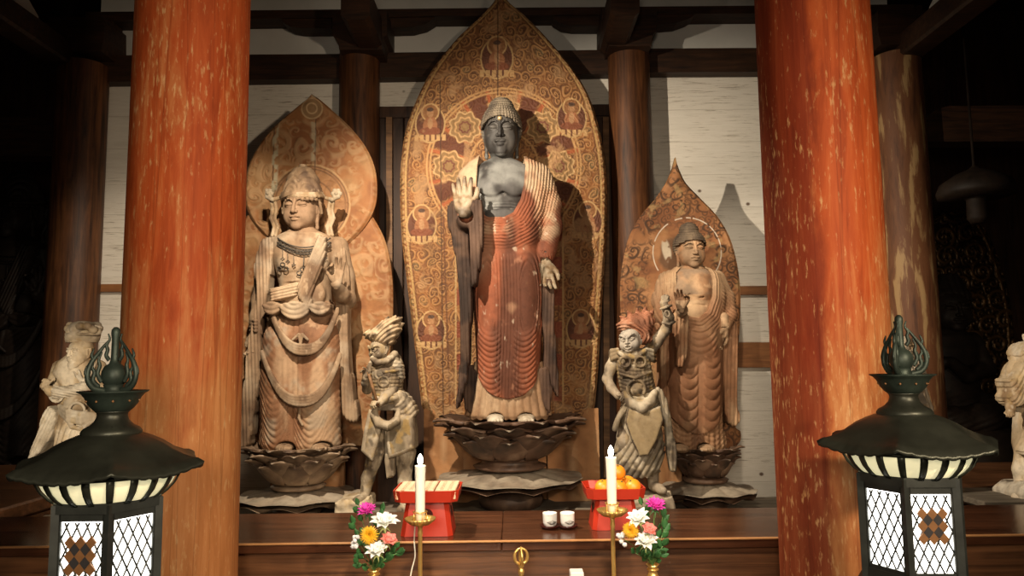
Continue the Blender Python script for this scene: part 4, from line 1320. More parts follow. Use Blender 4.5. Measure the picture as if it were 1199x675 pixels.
def lotus_stand(label, f, cx, base_py, rims, radii, bowl, disc, drum, plate, n=8, twist=0.0, yoff=0.0, colr=((0.095, 0.052, 0.032), (0.045, 0.027, 0.018), (0.21, 0.135, 0.09)), seat_py=None, dust=(0.34, 0.29, 0.22)):
    """rims: rim rows of the petal tiers, lowest first; bowl: (row of the bowl's foot, radius); disc: (centre row, rim row, radius); drum: (top row, foot row, radius)"""
    base = f.B(cx, base_py, yoff)
    base[2] = ZP
    t = thing('lotus_pedestal', label, 'pedestal', base, 'lotus pedestals')
    Z = lambda py: f.B(cx, py)[2]
    c = np.array([base[0], base[1]]); m_ = f.m
    def cfn(V, seed, extra=0):
        q = tone(V, colr[0], colr[1], colr[2], seed, 9, (1, 1, 1))
        return q
    ZF = lambda py, r_: W(cx, py, f.Y0 + yoff - r_ * m_)[2]   # rows are read at the front of each ring
    zb = ZF(bowl[0], bowl[1])
    for ti, (py, r) in enumerate(zip(rims, radii)):
        for k in range(n):
            az = 2 * math.pi * (k + 0.5 * (ti % 2)) / n + twist
            if math.cos(az) < -0.45: continue
            pm = petal(az, c, bowl[1] * m_ * (1.0 - 0.02 * ti), (r - 4) * m_, zb + (ZF(py, r) - zb) * 0.20 * ti, ZF(py, r), math.pi / n * 1.16)
            V = np.array(pm.V); col = cfn(V, 10 * ti + k)
            # rubbed pale lip on each petal
            rr = np.hypot(V[:, 0] - c[0], V[:, 1] - c[1])
            lipm = sstep(0.965, 0.985, rr / rr.max()) * sstep(0.45, .6, fbm(V, 14, k, 2) + 0.15)
            col = mixc(col, (0.40, 0.34, 0.26), lipm * 0.8)
            link('petal', V, pm.F, M['lotus'], t, base, col)
    cc = (c[0], c[1], 0)
    zs_ = W(cx, seat_py or rims[-1] + 1, f.Y0 + yoff - .12)[2]
    m = MB(); rs = radii[-1] * m_ * 0.80
    m.lathe(cc, [(bowl[1] * m_ * .9, zb - 0.01), (bowl[1] * m_ * .95, zb + 0.02), (rs * .55, (zb + zs_) / 2), (rs * .78, zs_ - 0.03), (rs * .82, zs_ - .006), (rs * .76, zs_)], 40)
    V = np.array(m.V); link('seat', V, m.F, M['lotus'], t, base, cfn(V, 3))
    dz, rz, R = Z(disc[0]), Z(disc[1]), disc[2] * m_
    m = MB(); b1 = bowl[1] * m_
    m.lathe(cc, [(b1 * 1.05, dz + 0.0), (b1 * 1.15, dz + 0.02), (b1 * .9, dz + .035), (b1 * .85, zb - .012), (b1, zb + .01)], 40)
    V = np.array(m.V); link('neck', V, m.F, M['lotus'], t, base, cfn(V, 5))
    # turned-down petal disc with a scalloped rim
    nn = 10; NA, NR = 160, 20
    def sc(a): return 1 + 0.035 * abs(math.sin(a * nn / 2 + twist)) ** 0.6 - 0.035
    top = []; bot = []
    for i in range(NR):
        q = i / (NR - 1); rowt = []; rowb = []
        for j in range(NA + 1):
            a = 2 * math.pi * j / NA; g = abs(math.sin(a * nn / 2 + twist))
            r = lerp(0.02, R * sc(a), q)
            z = dz + (rz - dz) * q ** 1.5 + 0.020 * float(sstep(.82, 1, q)) + 0.014 * (g - .5) * q
            rowt.append((c[0] + r * math.cos(a), c[1] + r * math.sin(a), z))
            r2 = lerp(0.02, R * sc(a) * .985, q)
            rowb.append((c[0] + r2 * math.cos(a), c[1] + r2 * math.sin(a), z - 0.045 + 0.03 * q * (g * .6) - 0.012 * (1 - q)))
        top.append(rowt); bot.append(rowb)
    m = MB(); m.grid(top[::-1] + bot)
    V = np.array(m.V); col = cfn(V, 8)
    nt_ = NR * (NA + 1)
    isT = np.arange(len(V)) < nt_
    rr = np.hypot(V[:, 0] - c[0], V[:, 1] - c[1]) / R
    aa = np.arctan2(V[:, 1] - c[1], V[:, 0] - c[0])
    dst = isT * (0.55 + 0.45 * sstep(.3, .55, fbm(V, 9, 12, 3))) * (0.8 + 0.2 * sstep(0.1, .4, np.abs(np.sin(aa * nn / 2 + twist))))
    col = mixc(col, dust, dst)
    link('turned_down_petals', V, m.F, M['lotus'], t, base, col)
    tz, fz, rd = Z(drum[0]), ZP + plate[2], drum[2] * m_
    m = MB(); m.lathe(cc, [(rd * .80, fz), (rd * .95, fz + .02), (rd * 1.02, (tz + fz) / 2), (rd * .96, tz - .02), (rd * .7, tz + .03)], 40, fn=lambda a, h: 1 + 0.025 * abs(math.sin(a * 5)))
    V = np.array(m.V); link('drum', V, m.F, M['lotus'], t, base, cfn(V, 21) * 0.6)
    rp = plate[0] * m_
    m = MB(); m.lathe(cc, [(rp, ZP + .001), (rp, ZP + plate[2] * .8), (rp * .985, ZP + plate[2])], plate[1])
    V = np.array(m.V); link('base_plate', V, m.F, M['grey_wood'], t, base, None, False)
    return t


lotus_stand('largest lotus pedestal of dark petals, under the tallest red-robed statue', fB, 598, 603,
            (518, 510.5, 502, 494), (70, 78, 85, 89), (541, 37), (548, 562, 84), (574, 603, 36), (66, 8, 0.03), 8, 0.0)

# ---------------------------------------------------------------- crowned bodhisattva on the left
K_BASE = (0.235, 0.155, 0.093); K_DK = (0.12, 0.072, 0.042); K_LT = (0.37, 0.27, 0.175)
K_RED = (0.23, 0.112, 0.056); K_PALE = (0.36, 0.295, 0.215)


def bodhisattva(f, base, t, dark=1.0):
    kc = lambda V, px, py: mixc(tone(V, K_BASE, K_DK, K_LT, 3, 8), K_PALE, sstep(.5, .7, fbm(V, 6, 51, 3)) * .5) * dark
    # --- body: torso, neck, head, arms, feet
    v = f.vol(285, 425, 266, 420, -0.42, 0.26, h=0.006)
    f.loft(v, [(266, 346, 366, .07), (271, 338, 374, .09), (277, 326, 388, .125), (285, 318, 396, .145), (300, 319, 394, .155), (318, 324, 390, .15), (335, 328, 387, .14), (352, 328, 388, .14), (375, 322, 392, .15)], power=2.3)
    for px in (342, 370): f.ell(v, (px, 307, -.115), (14, 13, .045), 0.05)
    f.ell(v, (356, 345, -.12), (24, 16, .05), 0.05)
    f.chain(v, [(326, 318, -.12, 1.2), (336, 321, -.155, 1.2), (348, 319, -.16, 1), (355, 314, -.15, 1)], 0.015, 'cut')
    f.chain(v, [(388, 318, -.12, 1.2), (378, 321, -.155, 1.2), (364, 319, -.16, 1), (357, 314, -.15, 1)], 0.015, 'cut')
    f.chain(v, [(330, 333, -.12, 1), (356, 330, -.16, 1.2), (386, 333, -.12, 1)], 0.012, 'cut')
    # arm hanging on the viewer's left, the raised arm on the right
    f.chain(v, [(319, 289, 0, 12), (309, 325, .02, 10), (304, 352, .02, 8.8), (302, 372, -.03, 8.5), (300, 388, -.06, 6.2)], 0.03)
    f.chain(v, [(396, 289, 0, 12), (405, 325, .02, 10), (407, 352, 0, 9), (400, 345, -.14, 8), (394, 333, -.24, 6.5)], 0.03)
    for py in (375, 379, 383, 387): f.chain(v, [(293, py, -.045, 1.6), (299, py + 1, -.115, 1.8), (309, py, -.05, 1.6)], 0.006)
    parts = [v.mesh()]
    hc = f.B(354, 243, -0.02); hs = 62 * f.m; hr = rotm(-8, 4, 0)
    HV, HF = carve_head()
    parts.append((place(HV, hc, hs * np.array([0.78, .86, .94]), hr), HF))
    RV, RF = carve_hand(curl=((38, 46, 28), (16, 18, 14), (10, 14, 10), (6, 10, 8)), spread=(6, 1, -4, -10), touch=0)
    parts.append((place(RV, f.B(394, 333, -0.25), 33 * f.m * np.array([1.0, 1.0, 1]), rotm(10, 2, 4)), RF))
    LV, LF = carve_hand(curl=((20, 26, 20), (30, 34, 24), (34, 36, 26), (26, 30, 22)), spread=(6, 1, -3, -7))
    parts.append((place(LV * np.array([-1, 1, 1]), f.B(300, 388, -0.07), 34 * f.m * np.array([1.05, 1.1, 1]), rotm(-30, -10, 192)), LF[:, ::-1]))
    v = f.vol(315, 400, 508, 534, -0.36, 0.05)
    for px in (334, 376):
        v.ell(f.B(px, 524, -.15), (0.058, 0.12, 0.032), 0.0)
        for i in range(5): v.ell(f.B(px - 6 + i * 3, 526, -.27 + 0.008 * abs(i - 2)), (0.010, 0.026, 0.016), 0.008)
    parts.append(v.mesh())
    v = f.vol(318, 392, 360, 530, h=.02)
    for px in (338, 372): f.chain(v, [(px, 372, 0, 11), (px, 520, 0, 8)], .01)
    parts.append(v.mesh())
    V, Fc = join(parts)
    px, py = pixel_of(V[:, 0], V[:, 1], V[:, 2])
    c = kc(V, px, py)
    c = mixc(c, np.array((0.21, 0.13, 0.078)) * dark, ((py < 272) & (py > 200)) * 0.75)
    c = mixc(c, np.array((0.14, 0.085, 0.05)) * dark, sstep(.55, .7, fbm(V, 12, 61, 3)) * (py < 275) * .7)
    body = link('body', V, Fc, M['carved'], t, base, c)
    # --- hair under the crown and a tall top-knot
    v = f.vol(322, 392, 190, 262, -0.26, 0.24, h=0.005)
    f.ell(v, (354, 234, .02), (25, 17, .165), 0)
    f.ell(v, (354, 245, .08), (25, 22, .12), 0.03)
    f.prism(v, [(325, 243), (334, 236), (346, 234), (362, 234), (374, 236), (383, 243), (383, 275), (325, 275)], -0.4, 0.02, 0, rnd=.004, op='cut')
    for k in range(9):
        q = math.pi * (.14 + .72 * k / 8)
        f.ell(v, (354 + 21 * math.cos(q), 234.5 - 1.2 * math.sin(q), -.155 * math.sin(q) + .005), (2.5, 2.6, .018), .006)
    for sx in (-1, 1):
        f.chain(v, [(354 + sx * 20.5, 238, -.06, 2), (354 + sx * 22.5, 250, -.02, 1.8)], 0.008)
    f.loft(v, [(195, 351, 358, .02, .0), (198, 346, 364, .05, .0), (203, 341, 369, .075, .0), (212, 337, 373, .10, .0), (222, 334, 376, .12, .0), (230, 333, 378, .13, .0)], 0.01,
           fold=lambda PX, PY: ridge(np.hypot((np.abs(PX - 355) - 10) * 1.0, (PY - 232) * .62) / 4.6) * 0.010 * sstep(232, 226, PY))
    f.out(v, 'hair', M['carved'], lambda V, px, py: tone(V, (0.22, 0.145, 0.085), (0.10, 0.062, 0.04), (0.36, 0.26, 0.165), 9, 12) * dark, t, base)
    # --- crown band with ribbon knots and hanging ribbons
    v = f.vol(312, 408, 222, 282, -0.26, 0.2, h=0.005)
    ring = lambda py, a, b, n=28: [(354 + a * math.cos(q), py + 2.2 * -math.sin(q) * 0, b * -math.sin(q) + .02) for q in np.linspace(0, 2 * math.pi, n)]
    f.chain(v, [(p[0], p[1], p[2], 2.6) for p in ring(230, 24.5, .165)], 0.004)
    f.chain(v, [(p[0], p[1], p[2], 1.7) for p in ring(226.5, 23.5, .16)], 0.004)
    for q in np.linspace(math.pi * .08, math.pi * .92, 13):
        f.ell(v, (354 + 25.6 * math.cos(q), 230, -.172 * math.sin(q) + .02), (1.9, 1.9, .013), 0.003)
    for sx in (-1, 1):
        k0 = 354 + sx * 27
        f.chain(v, [(k0, 232, 0, 2.2), (k0 + sx * 8, 234, -.02, 2.6), (k0 + sx * 14, 231, -.03, 2.6)], 0.006)
        for a in range(6):
            q = a * math.pi / 3
            f.ell(v, (k0 + sx * 13 + 4.2 * math.cos(q), 227 + 4.2 * math.sin(q), -.03), (2.7, 2.7, .016), 0.003)
        f.ell(v, (k0 + sx * 13, 227, -.035), (2.4, 2.4, .022), 0.003)
        for o, r in ((0, 2.1), (4.5, 1.9)):
            f.chain(v, [(k0 + sx * (5 + o), 236, 0, r), (k0 + sx * (3.5 + o), 246, .0, r), (k0 + sx * (5.5 + o), 256, -.01, r), (k0 + sx * (1.5 + o), 266, -.02, r), (k0 + sx * (4 + o), 276, -.03, r)], 0.006)
    f.out(v, 'crown', M['carved'], lambda V, px, py: mixc(tone(V, (0.25, 0.17, 0.095), (0.12, 0.075, 0.042), (0.36, 0.28, 0.19), 19, 14), (0.33, 0.285, 0.21), ((np.abs(px - 354) > 32) & (py < 238)) * .6) * dark, t, base)
    # --- painted-metal necklace with pendants
    mb = MB()
    def on(px, py):  # just in front of the chest
        q = min(.985, abs(px - 356) / 39.5)
        return f.B(px, py, -.150 * (1 - q ** 2.3) ** (1 / 2.3) - .016 - (.02 if 293 < py < 318 and q < .75 else 0.008))
    for dy, r in ((0, .9), (4.5, .8), (8, .7)):
        mb.tube([on(356 + (31 + dy * .1) * s_, 279 + dy + (1 - s_ * s_) * 11) for s_ in np.linspace(-1, 1, 25)], r * f.m, 6)
    for i, s_ in enumerate(np.linspace(-.92, .92, 15)):
        x, y = 356 + 31 * s_, 283.5 + (1 - s_ * s_) * 11
        mb.tube([on(x + 1.9 * math.cos(q), y + 1.9 * math.sin(q)) for q in np.linspace(0, 2 * math.pi, 9)], .55 * f.m, 5)
    for x, y0_, y1_ in ((331, 292, 302), (337, 297, 305), (344, 300, 309), (368, 300, 309), (375, 297, 304), (381, 292, 301)):
        mb.tube([on(x, y0_), on(x, y1_)], .45 * f.m, 5); 
        for dx, dy in ((0, 0), (-1.6, 1.4), (1.6, 1.4), (0, 2.8)): mb.lathe(on(x + dx, y1_ + dy), [(.0003, -.006), (.0062, 0), (.0003, .006)], 6)
    mb.tube([on(356, 300), on(355, 318)], .6 * f.m, 5)
    for cx_, cy_ in ((351, 320), (359, 320), (355, 316), (355, 323.5)):
        mb.tube([on(cx_ + 3.6 * math.cos(q), cy_ + 2.3 * math.sin(q)) for q in np.linspace(0, 2 * math.pi, 11)], .6 * f.m, 5)
    for cx_, cy_ in ((331, 310), (327, 315), (335, 315)):
        mb.tube([on(cx_ + 2.6 * math.cos(q), cy_ + 2.3 * math.sin(q)) for q in np.linspace(0, 2 * math.pi, 11)], .6 * f.m, 5)
    nk = mb.build('necklace', M['necklace'], body, base, True)
    # --- scarf across the chest
    v = f.vol(318, 402, 276, 372, -0.26, 0.1, h=0.005)
    f.prism(v, [(381, 281), (389, 284), (388, 300), (384, 318), (376, 336), (372, 350), (374, 362), (365, 360), (359, 350), (358, 338), (364, 322), (372, 304)], -0.205, -0.13, 0.01, lambda PX, PY: ridge((PX + 0.42 * (PY - 280)) / 3.6) * 0.008, rnd=.02)
    f.prism(v, [(326, 342), (340, 339), (356, 334), (366, 340), (352, 350), (338, 354), (327, 356)], -0.19, -0.11, 0.01, lambda PX, PY: ridge((PY + .22 * PX) / 3.4) * 0.008, rnd=.02)
    f.out(v, 'chest_scarf', M['carved'], kc, t, base)
    # --- skirt with looped sashes
    def fold(PX, PY):
        x = PX - 352
        a = ridge((x + .25 * x * (PY - 380) / 140) / 6.2) * 0.009 * sstep(18, 8, np.abs(np.abs(x) - 0)) * sstep(366, 380, PY) * sstep(520, 470, PY)
        b = ridge((PY + 0.020 * x * x) / 8.5) * 0.009 * sstep(12, 22, np.abs(x)) * sstep(372, 380, PY)
        c2 = ridge((PY + 0.085 * (np.abs(x) - 20) ** 2) / 7.5) * 0.011 * sstep(458, 472, PY) * sstep(20, 16, np.abs(np.abs(x) - 20))
        return a * .9 + b * .6 + c2
    v = f.vol(296, 410, 352, 526, -0.30, 0.28, h=0.006)
    f.loft(v, [(354, 324, 390, .145), (366, 319, 394, .165), (385, 314, 397, .185), (420, 309, 399, .20), (460, 307, 398, .20), (500, 308, 397, .19), (519, 306, 398, .185), (524, 310, 394, .17)], fold=fold, power=2.4)
    for px in (333, 374): f.chain(v, [(px, 400, -.09, 20), (px, 480, -.08, 19), (px, 515, -.07, 19)], 0.06)
    for px in (334, 376): f.ell(v, (px, 526, -.2), (11, 8, .2), 0.01, 'cut')
    f.out(v, 'skirt', M['carved'], lambda V, px, py: mixc(mixc(tone(V, K_RED, (0.14, 0.065, 0.034), (0.38, 0.25, 0.15), 13, 7), K_PALE, sstep(.56, .72, fbm(V, 9, 71, 3)) * .6), K_BASE, sstep(400, 360, py) * .5) * dark, t, base)
    v = f.vol(294, 412, 350, 500, -0.34, 0.16, h=0.005)
    # scalloped apron at the waist
    for a0, a1, dip in ((320, 340, 10), (338, 374, 15), (372, 396, 10)):
        pts = [(a0, 360)] + [(lerp(a0, a1, u), 362 + dip * math.sin(u * math.pi) ** .7) for u in np.linspace(0, 1, 9)] + [(a1, 360), ((a0 + a1) / 2, 356)]
        f.prism(v, pts, -0.235, -0.12, 0.0, lambda PX, PY, a=(a0 + a1) / 2: ridge((np.hypot(PX - a, PY - 350)) / 5.5) * .006, rnd=.012)
    def loop(x0, y0, x1, y1, xb, yb, r, n=3, gap=3.4, dep=-.25):
        for k in range(n):
            pts = []
            for u in np.linspace(-1, 1, 21):
                x = lerp(x0, x1, (u + 1) / 2); yy = (y0 if u < 0 else y1)
                w_ = abs(u) ** 2.6
                y = yb * (1 - w_) + yy * w_ + k * gap * (1 - w_ * .6)
                pts.append((x, y, dep + 0.10 * (abs(x - 352) / 46) ** 2, r))
            f.chain(v, pts, 0.004)
    loop(317, 362, 395, 362, 352, 405, 2.1, 4, 3.2, -.252)
    loop(307, 412, 398, 415, 350, 465, 2.1, 4, 3.2, -.262)
    f.chain(v, [(343, 398, -.225, 1.6), (350, 392, -.235, 1.8), (352, 402, -.235, 1.8), (354, 392, -.235, 1.8), (360, 398, -.225, 1.6)], 0.004)
    f.chain(v, [(352, 470, -.225, 1.8), (350, 490, -.22, 1.6), (354, 498, -.215, 1.5)], 0.004)
    f.out(v, 'sash', M['carved'], kc, t, base)
    # --- long scarves falling from the arms
    v = f.vol(268, 425, 276, 528, -0.30, 0.2, h=0.0065)
    vf = lambda PX, PY: ridge((PX - (PY - 300) * .03) / 4.0) * 0.010
    f.prism(v, smooth_line([(312, 284), (322, 282), (324, 300), (318, 340), (314, 370), (310, 400), (309, 440), (302, 480), (296, 518), (284, 520), (284, 500), (292, 450), (296, 405), (304, 370), (306, 340), (304, 312), (312, 284)], 4), -0.10, 0.03, 0.01, vf)
    f.prism(v, smooth_line([(391, 282), (401, 285), (408, 310), (411, 340), (408, 380), (410, 420), (415, 460), (421, 487), (415, 493), (404, 484), (402, 450), (399, 410), (396, 370), (398, 330), (391, 282)], 4), -0.06, 0.06, 0.01, vf)
    f.out(v, 'long_scarf', M['carved'], kc, t, base)


fK = Fig(5.2, 0.006, 280, 425, 190, 530, -0.42, 0.3)
M['necklace'] = mat_plain('dark_necklace', (0.06, 0.05, 0.04), 0.6, 0.3)
base = fK.B(352, 530)
t = thing('bodhisattva_statue', 'crowned bare-chested bodhisattva statue standing on the left pedestal, one hand raised', 'statue', base)
bodhisattva(fK, base, t)


def halo_karakusa(c, px, py, cell, seed, light, darkc, amt, dens=0.0):
    wx = (vnoise(px / 16, py / 16, 0 * px, seed) - .5) * 8; wy = (vnoise(px / 16, py / 16, 0 * px, seed + 1) - .5) * 8
    s1, h1, r1 = swirls(px + wx, py + wy, cell, seed, 1.1, 0.62, 0.5)
    s2, h2, r2 = swirls(px + wx, py + wy, cell * .5, seed + 3, 1.0, 0.6, 0.6)
    P = P3(px, py)
    keep = sstep(0.40 - dens, 0.56 - dens, fbm(P, 7, seed, 3))
    s = np.maximum(s1, s2 * .7) * keep
    return mixc(c, light, s * amt), s


def left_halo_col(px, py, e):
    P = P3(px, py); n = fbm(P, 5, 13, 4)
    c = np.tile(np.array([0.27, 0.118, 0.043]), (len(px), 1))
    c = mixc(c, (0.20, 0.08, 0.029), sstep(.5, .3, n)); c = mixc(c, (0.30, 0.16, 0.068), sstep(.52, .7, n))
    c, s = halo_karakusa(c, px, py, 30, 23, (0.40, 0.26, 0.135), 0, 0.5, 0.08)
    R = np.hypot(px - 364, py - 240)
    ins = sstep(44, 43, R)
    c = mixc(c, (0.33, 0.17, 0.075), ins * .8)
    for rr in (44, 41, 28): c = mixc(c, (0.15, 0.075, 0.035), sstep(1.3, .6, np.abs(R - rr)) * .8)
    c = mixc(c, (0.46, 0.30, 0.15), sstep(1.6, .6, np.abs(R - 46)) * .6)
    a = 0.5 + 0.5 * np.cos(np.arctan2(px - 364, py - 240) * 8); c = mixc(c, (0.22, 0.11, 0.05), sstep(.75, .85, a) * ins * sstep(28, 29, R) * .6)
    for bx in (322, 371): c = mixc(c, (0.10, 0.055, 0.03), sstep(1.0, .4, np.abs(px - bx + (py - 130) * .02)) * (py < 225) * .85)
    c = mixc(c, (0.42, 0.38, 0.26), sstep(5, 2, np.abs(px - 324 + (py - 130) * .02)) * (py < 230) * sstep(.42, .55, fbm(P, 16, 3, 3)) * .8)
    c = mixc(c, (0.42, 0.38, 0.26), sstep(4, 1, np.abs(px - 368)) * (py < 190) * sstep(.42, .55, fbm(P, 16, 6, 3)) * .6)
    d = np.hypot(px - 366, (py - 128) * 1.0); c = mixc(c, (0.25, 0.15, 0.07), sstep(13, 12, d)); c = mixc(c, (0.44, 0.30, 0.16), sstep(1.3, .6, np.abs(d - 12)) + sstep(1.2, .6, np.abs(d - 6)))
    c = mixc(c, (0.28, 0.15, 0.07), (sstep(1.2, .5, np.abs(e - 6)) + sstep(2.0, 1.2, np.hypot(e - 3, (py % 8) - 4))) * .5)
    return c, s


base = fK.B(362, 600, .31)
t = thing('halo_board', 'two-lobed orange halo board with faded scrollwork, behind the crowned statue on the left', 'halo', base, 'haloes behind the three main statues')
# body lobe first, the round head lobe in front of it
flame_board('body_lobe', t, base, fK, [(214, 362), (224, 330), (240, 300), (262, 281), (290, 270), (330, 265), (380, 265), (430, 272), (480, 286), (522, 300)],
            [(214, 362), (224, 396), (240, 424), (262, 441), (290, 453), (330, 459), (380, 459), (420, 455), (460, 449), (500, 441), (522, 432)], 0.31, 0.05, M['painted'], left_halo_col, 0.005, 360, 200, 0.02)
flame_board('head_lobe', t, base, fK, [(110, 365), (116, 358), (128, 343), (150, 318), (172, 301), (195, 290), (218, 286), (240, 287), (260, 296), (278, 312), (290, 330), (298, 365)],
            [(110, 365), (116, 374), (128, 388), (150, 411), (172, 428), (195, 438), (218, 441), (240, 439), (260, 430), (278, 415), (290, 398), (298, 365)], 0.27, 0.04, M['painted'], left_halo_col, 0.006, 360, 200, 0.02)
planks(t, base, fK, [318, 362, 405], 515, 606, 0.36, 90)
lotus_stand('lotus pedestal under the crowned statue, just right of the left vermilion pillar', fK, 349, 606,
            (547, 541, 534, 527), (55, 61, 65, 68), (570, 27), (572, 583, 70), (592, 604, 27), (56, 40, 0.035), 8, 0.2,
            colr=((0.20, 0.135, 0.085), (0.10, 0.062, 0.04), (0.34, 0.25, 0.17)))

# ---------------------------------------------------------------- the smaller buddha on the right
fR = Fig(5.3, 0.006, 755, 880, 255, 530, -0.4, 0.3)
Y_BASE = (0.27, 0.15, 0.078); Y_DK = (0.14, 0.07, 0.036); Y_LT = (0.40, 0.26, 0.15)


def right_buddha():
    f = fR
    base = f.B(812, 530)
    t = thing('standing_buddha', 'smallest of the three haloed statues, robed brown wooden buddha standing on the right pedestal', 'statue', base)
    kc = lambda V, px, py: tone(V, Y_BASE, Y_DK, Y_LT, 5, 7)
    op = [(795, 314), (788, 322), (787, 345), (790, 362), (800, 372), (812, 374), (822, 366), (828, 350), (829, 330), (826, 318), (820, 314)]
    v = f.vol(775, 850, 312, 385, -0.3, 0.25)
    f.loft(v, [(312, 797, 819, .08), (317, 786, 830, .10), (324, 780, 836, .13), (340, 780, 836, .145), (360, 782, 834, .14), (384, 782, 834, .14)], power=2.3)
    for px in (799, 821): f.ell(v, (px, 340, -.11), (11, 10, .04), 0.04)
    f.ell(v, (810, 364, -.115), (17, 9, .045), 0.03)
    f.chain(v, [(790, 346, -.12, 1), (798, 350, -.15, 1), (808, 346, -.15, 1), (818, 350, -.15, 1), (828, 346, -.12, 1)], 0.012, 'cut')
    f.chain(v, [(794, 358, -.13, .9), (810, 356, -.16, 1), (826, 358, -.13, .9)], 0.01, 'cut')
    f.chain(v, [(800, 362, -.31, 6), (794, 372, -.15, 7), (786, 372, -.03, 8)], 0.01)
    f.chain(v, [(847, 372, -.10, 6), (848, 388, -.12, 5.2)], 0.01)
    parts = [v.mesh()]
    hc = f.B(808, 292, -0.03); hs = 49 * f.m; hr = rotm(6, 4, 0)
    HV, HF = carve_head()
    parts.append((place(HV, hc, hs * np.array([0.80, .88, .94]), hr), HF))
    RV, RF = carve_hand(curl=((44, 42, 25), (24, 26, 20), (14, 18, 14), (8, 12, 10)), spread=(7, 2, -4, -10), touch=0)
    parts.append((place(RV * np.array([-1, 1, 1]), f.B(798, 362, -0.32), 25 * f.m * np.array([1.05, 1.1, 1]), rotm(-14, 4, -4)), RF[:, ::-1]))
    LV, LF = carve_hand(curl=((30, 26, 20), (40, 34, 24), (34, 30, 22), (20, 22, 18)), spread=(6, 1, -3, -8))
    parts.append((place(LV, f.B(849, 386, -0.12), 27 * f.m * np.array([1.05, 1.1, 1]), rotm(20, -30, 205)), LF))
    v = f.vol(780, 845, 512, 534, -0.34, 0.05)
    for px in (797, 827):
        v.ell(f.B(px, 525.5, -.15), (0.056, 0.11, 0.030), 0.0)
        for i in range(5): v.ell(f.B(px - 5.6 + i * 2.8, 527, -.26 + 0.008 * abs(i - 2)), (0.010, 0.024, 0.015), 0.008)
    parts.append(v.mesh())
    v = f.vol(780, 848, 372, 530, h=.02)
    for px in (800, 824): f.chain(v, [(px, 378, 0, 10), (px, 520, 0, 7)], .01)
    parts.append(v.mesh())
    V, Fc = join(parts)
    px, py = pixel_of(V[:, 0], V[:, 1], V[:, 2])
    c = kc(V, px, py)
    c = mixc(c, (0.20, 0.145, 0.10), sstep(.5, .65, fbm(V, 7, 15, 3)) * ((py > 315) & (py < 345)) * .8)
    c = mixc(c, (0.44, 0.33, 0.21), (py > 352) * 0.4)
    c = mixc(c, (0.17, 0.115, 0.07), sstep(.46, .64, fbm(V, 15, 17, 3)) * (py < 316) * .75)
    link('body', V, Fc, M['carved'], t, base, c)
    CV, CF = carve_curls(0.0105, 'rows')
    hv = place(CV, hc, hs * np.array([0.86, .90, .98]), hr)
    link('hair', hv, CF, M['carved'], t, base, tone(hv, (0.095, 0.070, 0.047), (0.05, 0.036, 0.027), (0.17, 0.125, 0.08), 2, 14))
    v = f.vol(762, 870, 310, 512, -0.40, 0.28, h=0.005)
    def fold(PX, PY):
        d = poly_sd(PX, PY, op)
        x = PX - 812
        t1 = ridge(d / 3.8 + .5) * 0.0075 * sstep(1, 4, d) * sstep(34, 24, d) * sstep(398, 380, PY) * sstep(842, 832, PX)
        t2 = ridge((PY + 0.045 * (np.abs(x) - 0) ** 2 * .8) / 8.0) * 0.008 * sstep(376, 386, PY) * sstep(425, 405, PY) * sstep(24, 16, np.abs(x))
        xl = np.where(x < 0, 800, 826)
        r = np.abs(PX - xl)
        t3 = ridge((PY - 0.0 + 0.07 * r * r) / 12.0) ** .6 * 0.011 * sstep(412, 428, PY) * sstep(13, 10, r) * sstep(2, 5, np.abs(x - 1))
        t4 = ridge((PX + 0.0) / 5.0) * 0.009 * sstep(30, 34, np.abs(x)) * sstep(395, 415, PY)
        return t1 + t2 + t3 + t4
    f.loft(v, [(311, 795, 820, .09), (316, 786, 831, .11), (322, 777, 842, .135), (334, 772, 847, .155), (350, 773, 848, .165), (375, 778, 846, .165), (400, 781, 845, .17), (440, 782, 845, .175), (480, 782, 844, .17), (508, 786, 838, .16)], power=2.4)
    for px in (800, 825): f.chain(v, [(px, 400, -.09, 15), (px, 450, -.09, 14), (px, 495, -.07, 13)], 0.05)
    f.chain(v, [(840, 326, 0, 9), (850, 350, .01, 9), (853, 370, -.02, 8.5), (848, 382, -.09, 7.5)], 0.03)
    f.chain(v, [(780, 328, 0, 9), (773, 352, 0, 9), (777, 372, -.06, 9), (792, 372, -.2, 8.5)], 0.03)
    f.displace(v, fold)
    f.displace(v, lambda PX, PY: ridge((PY - .7 * (PX - 840)) / 4.5) * 0.008 * sstep(838, 844, PX) * sstep(330, 345, PY) * sstep(386, 376, PY))
    f.prism(v, op, -0.6, 0.02, 0.004, rnd=.002, op='cut')
    f.loft(v, [(300, 797, 819, .13), (313, 791, 824, .13), (317, 787, 830, .09)], 0, op='cut')
    hem = [(760, 400), (760, 478), (780, 484), (788, 494), (798, 503), (812, 507), (826, 503), (836, 494), (846, 482), (890, 478), (890, 280), (740, 280)]
    f.prism(v, hem, -0.6, 0.6, 0, rnd=.001, op='clip')
    f.chain(v, [(798, 362, -.42, 7.0), (795, 367, -.22, 7.0)], 0, 'cut')
    f.out(v, 'robe', M['carved'], lambda V, px, py: mixc(mixc(kc(V, px, py), (0.20, 0.085, 0.040), sstep(.4, .6, fbm(V, 4, 27, 3) + .15 * sstep(380, 430, py)) * .7), (0.46, 0.33, 0.20), sstep(380, 330, py) * .4), t, base)
    v = f.vol(758, 880, 355, 510, -0.36, 0.16, h=0.006)
    vf = lambda PX, PY: ridge((PX + PY * .02) / 4.4) * 0.009
    f.prism(v, smooth_line([(777, 372), (788, 368), (796, 374), (796, 400), (792, 424), (786, 428), (783, 400), (777, 372)], 4), -0.25, -0.08, 0.01, vf)
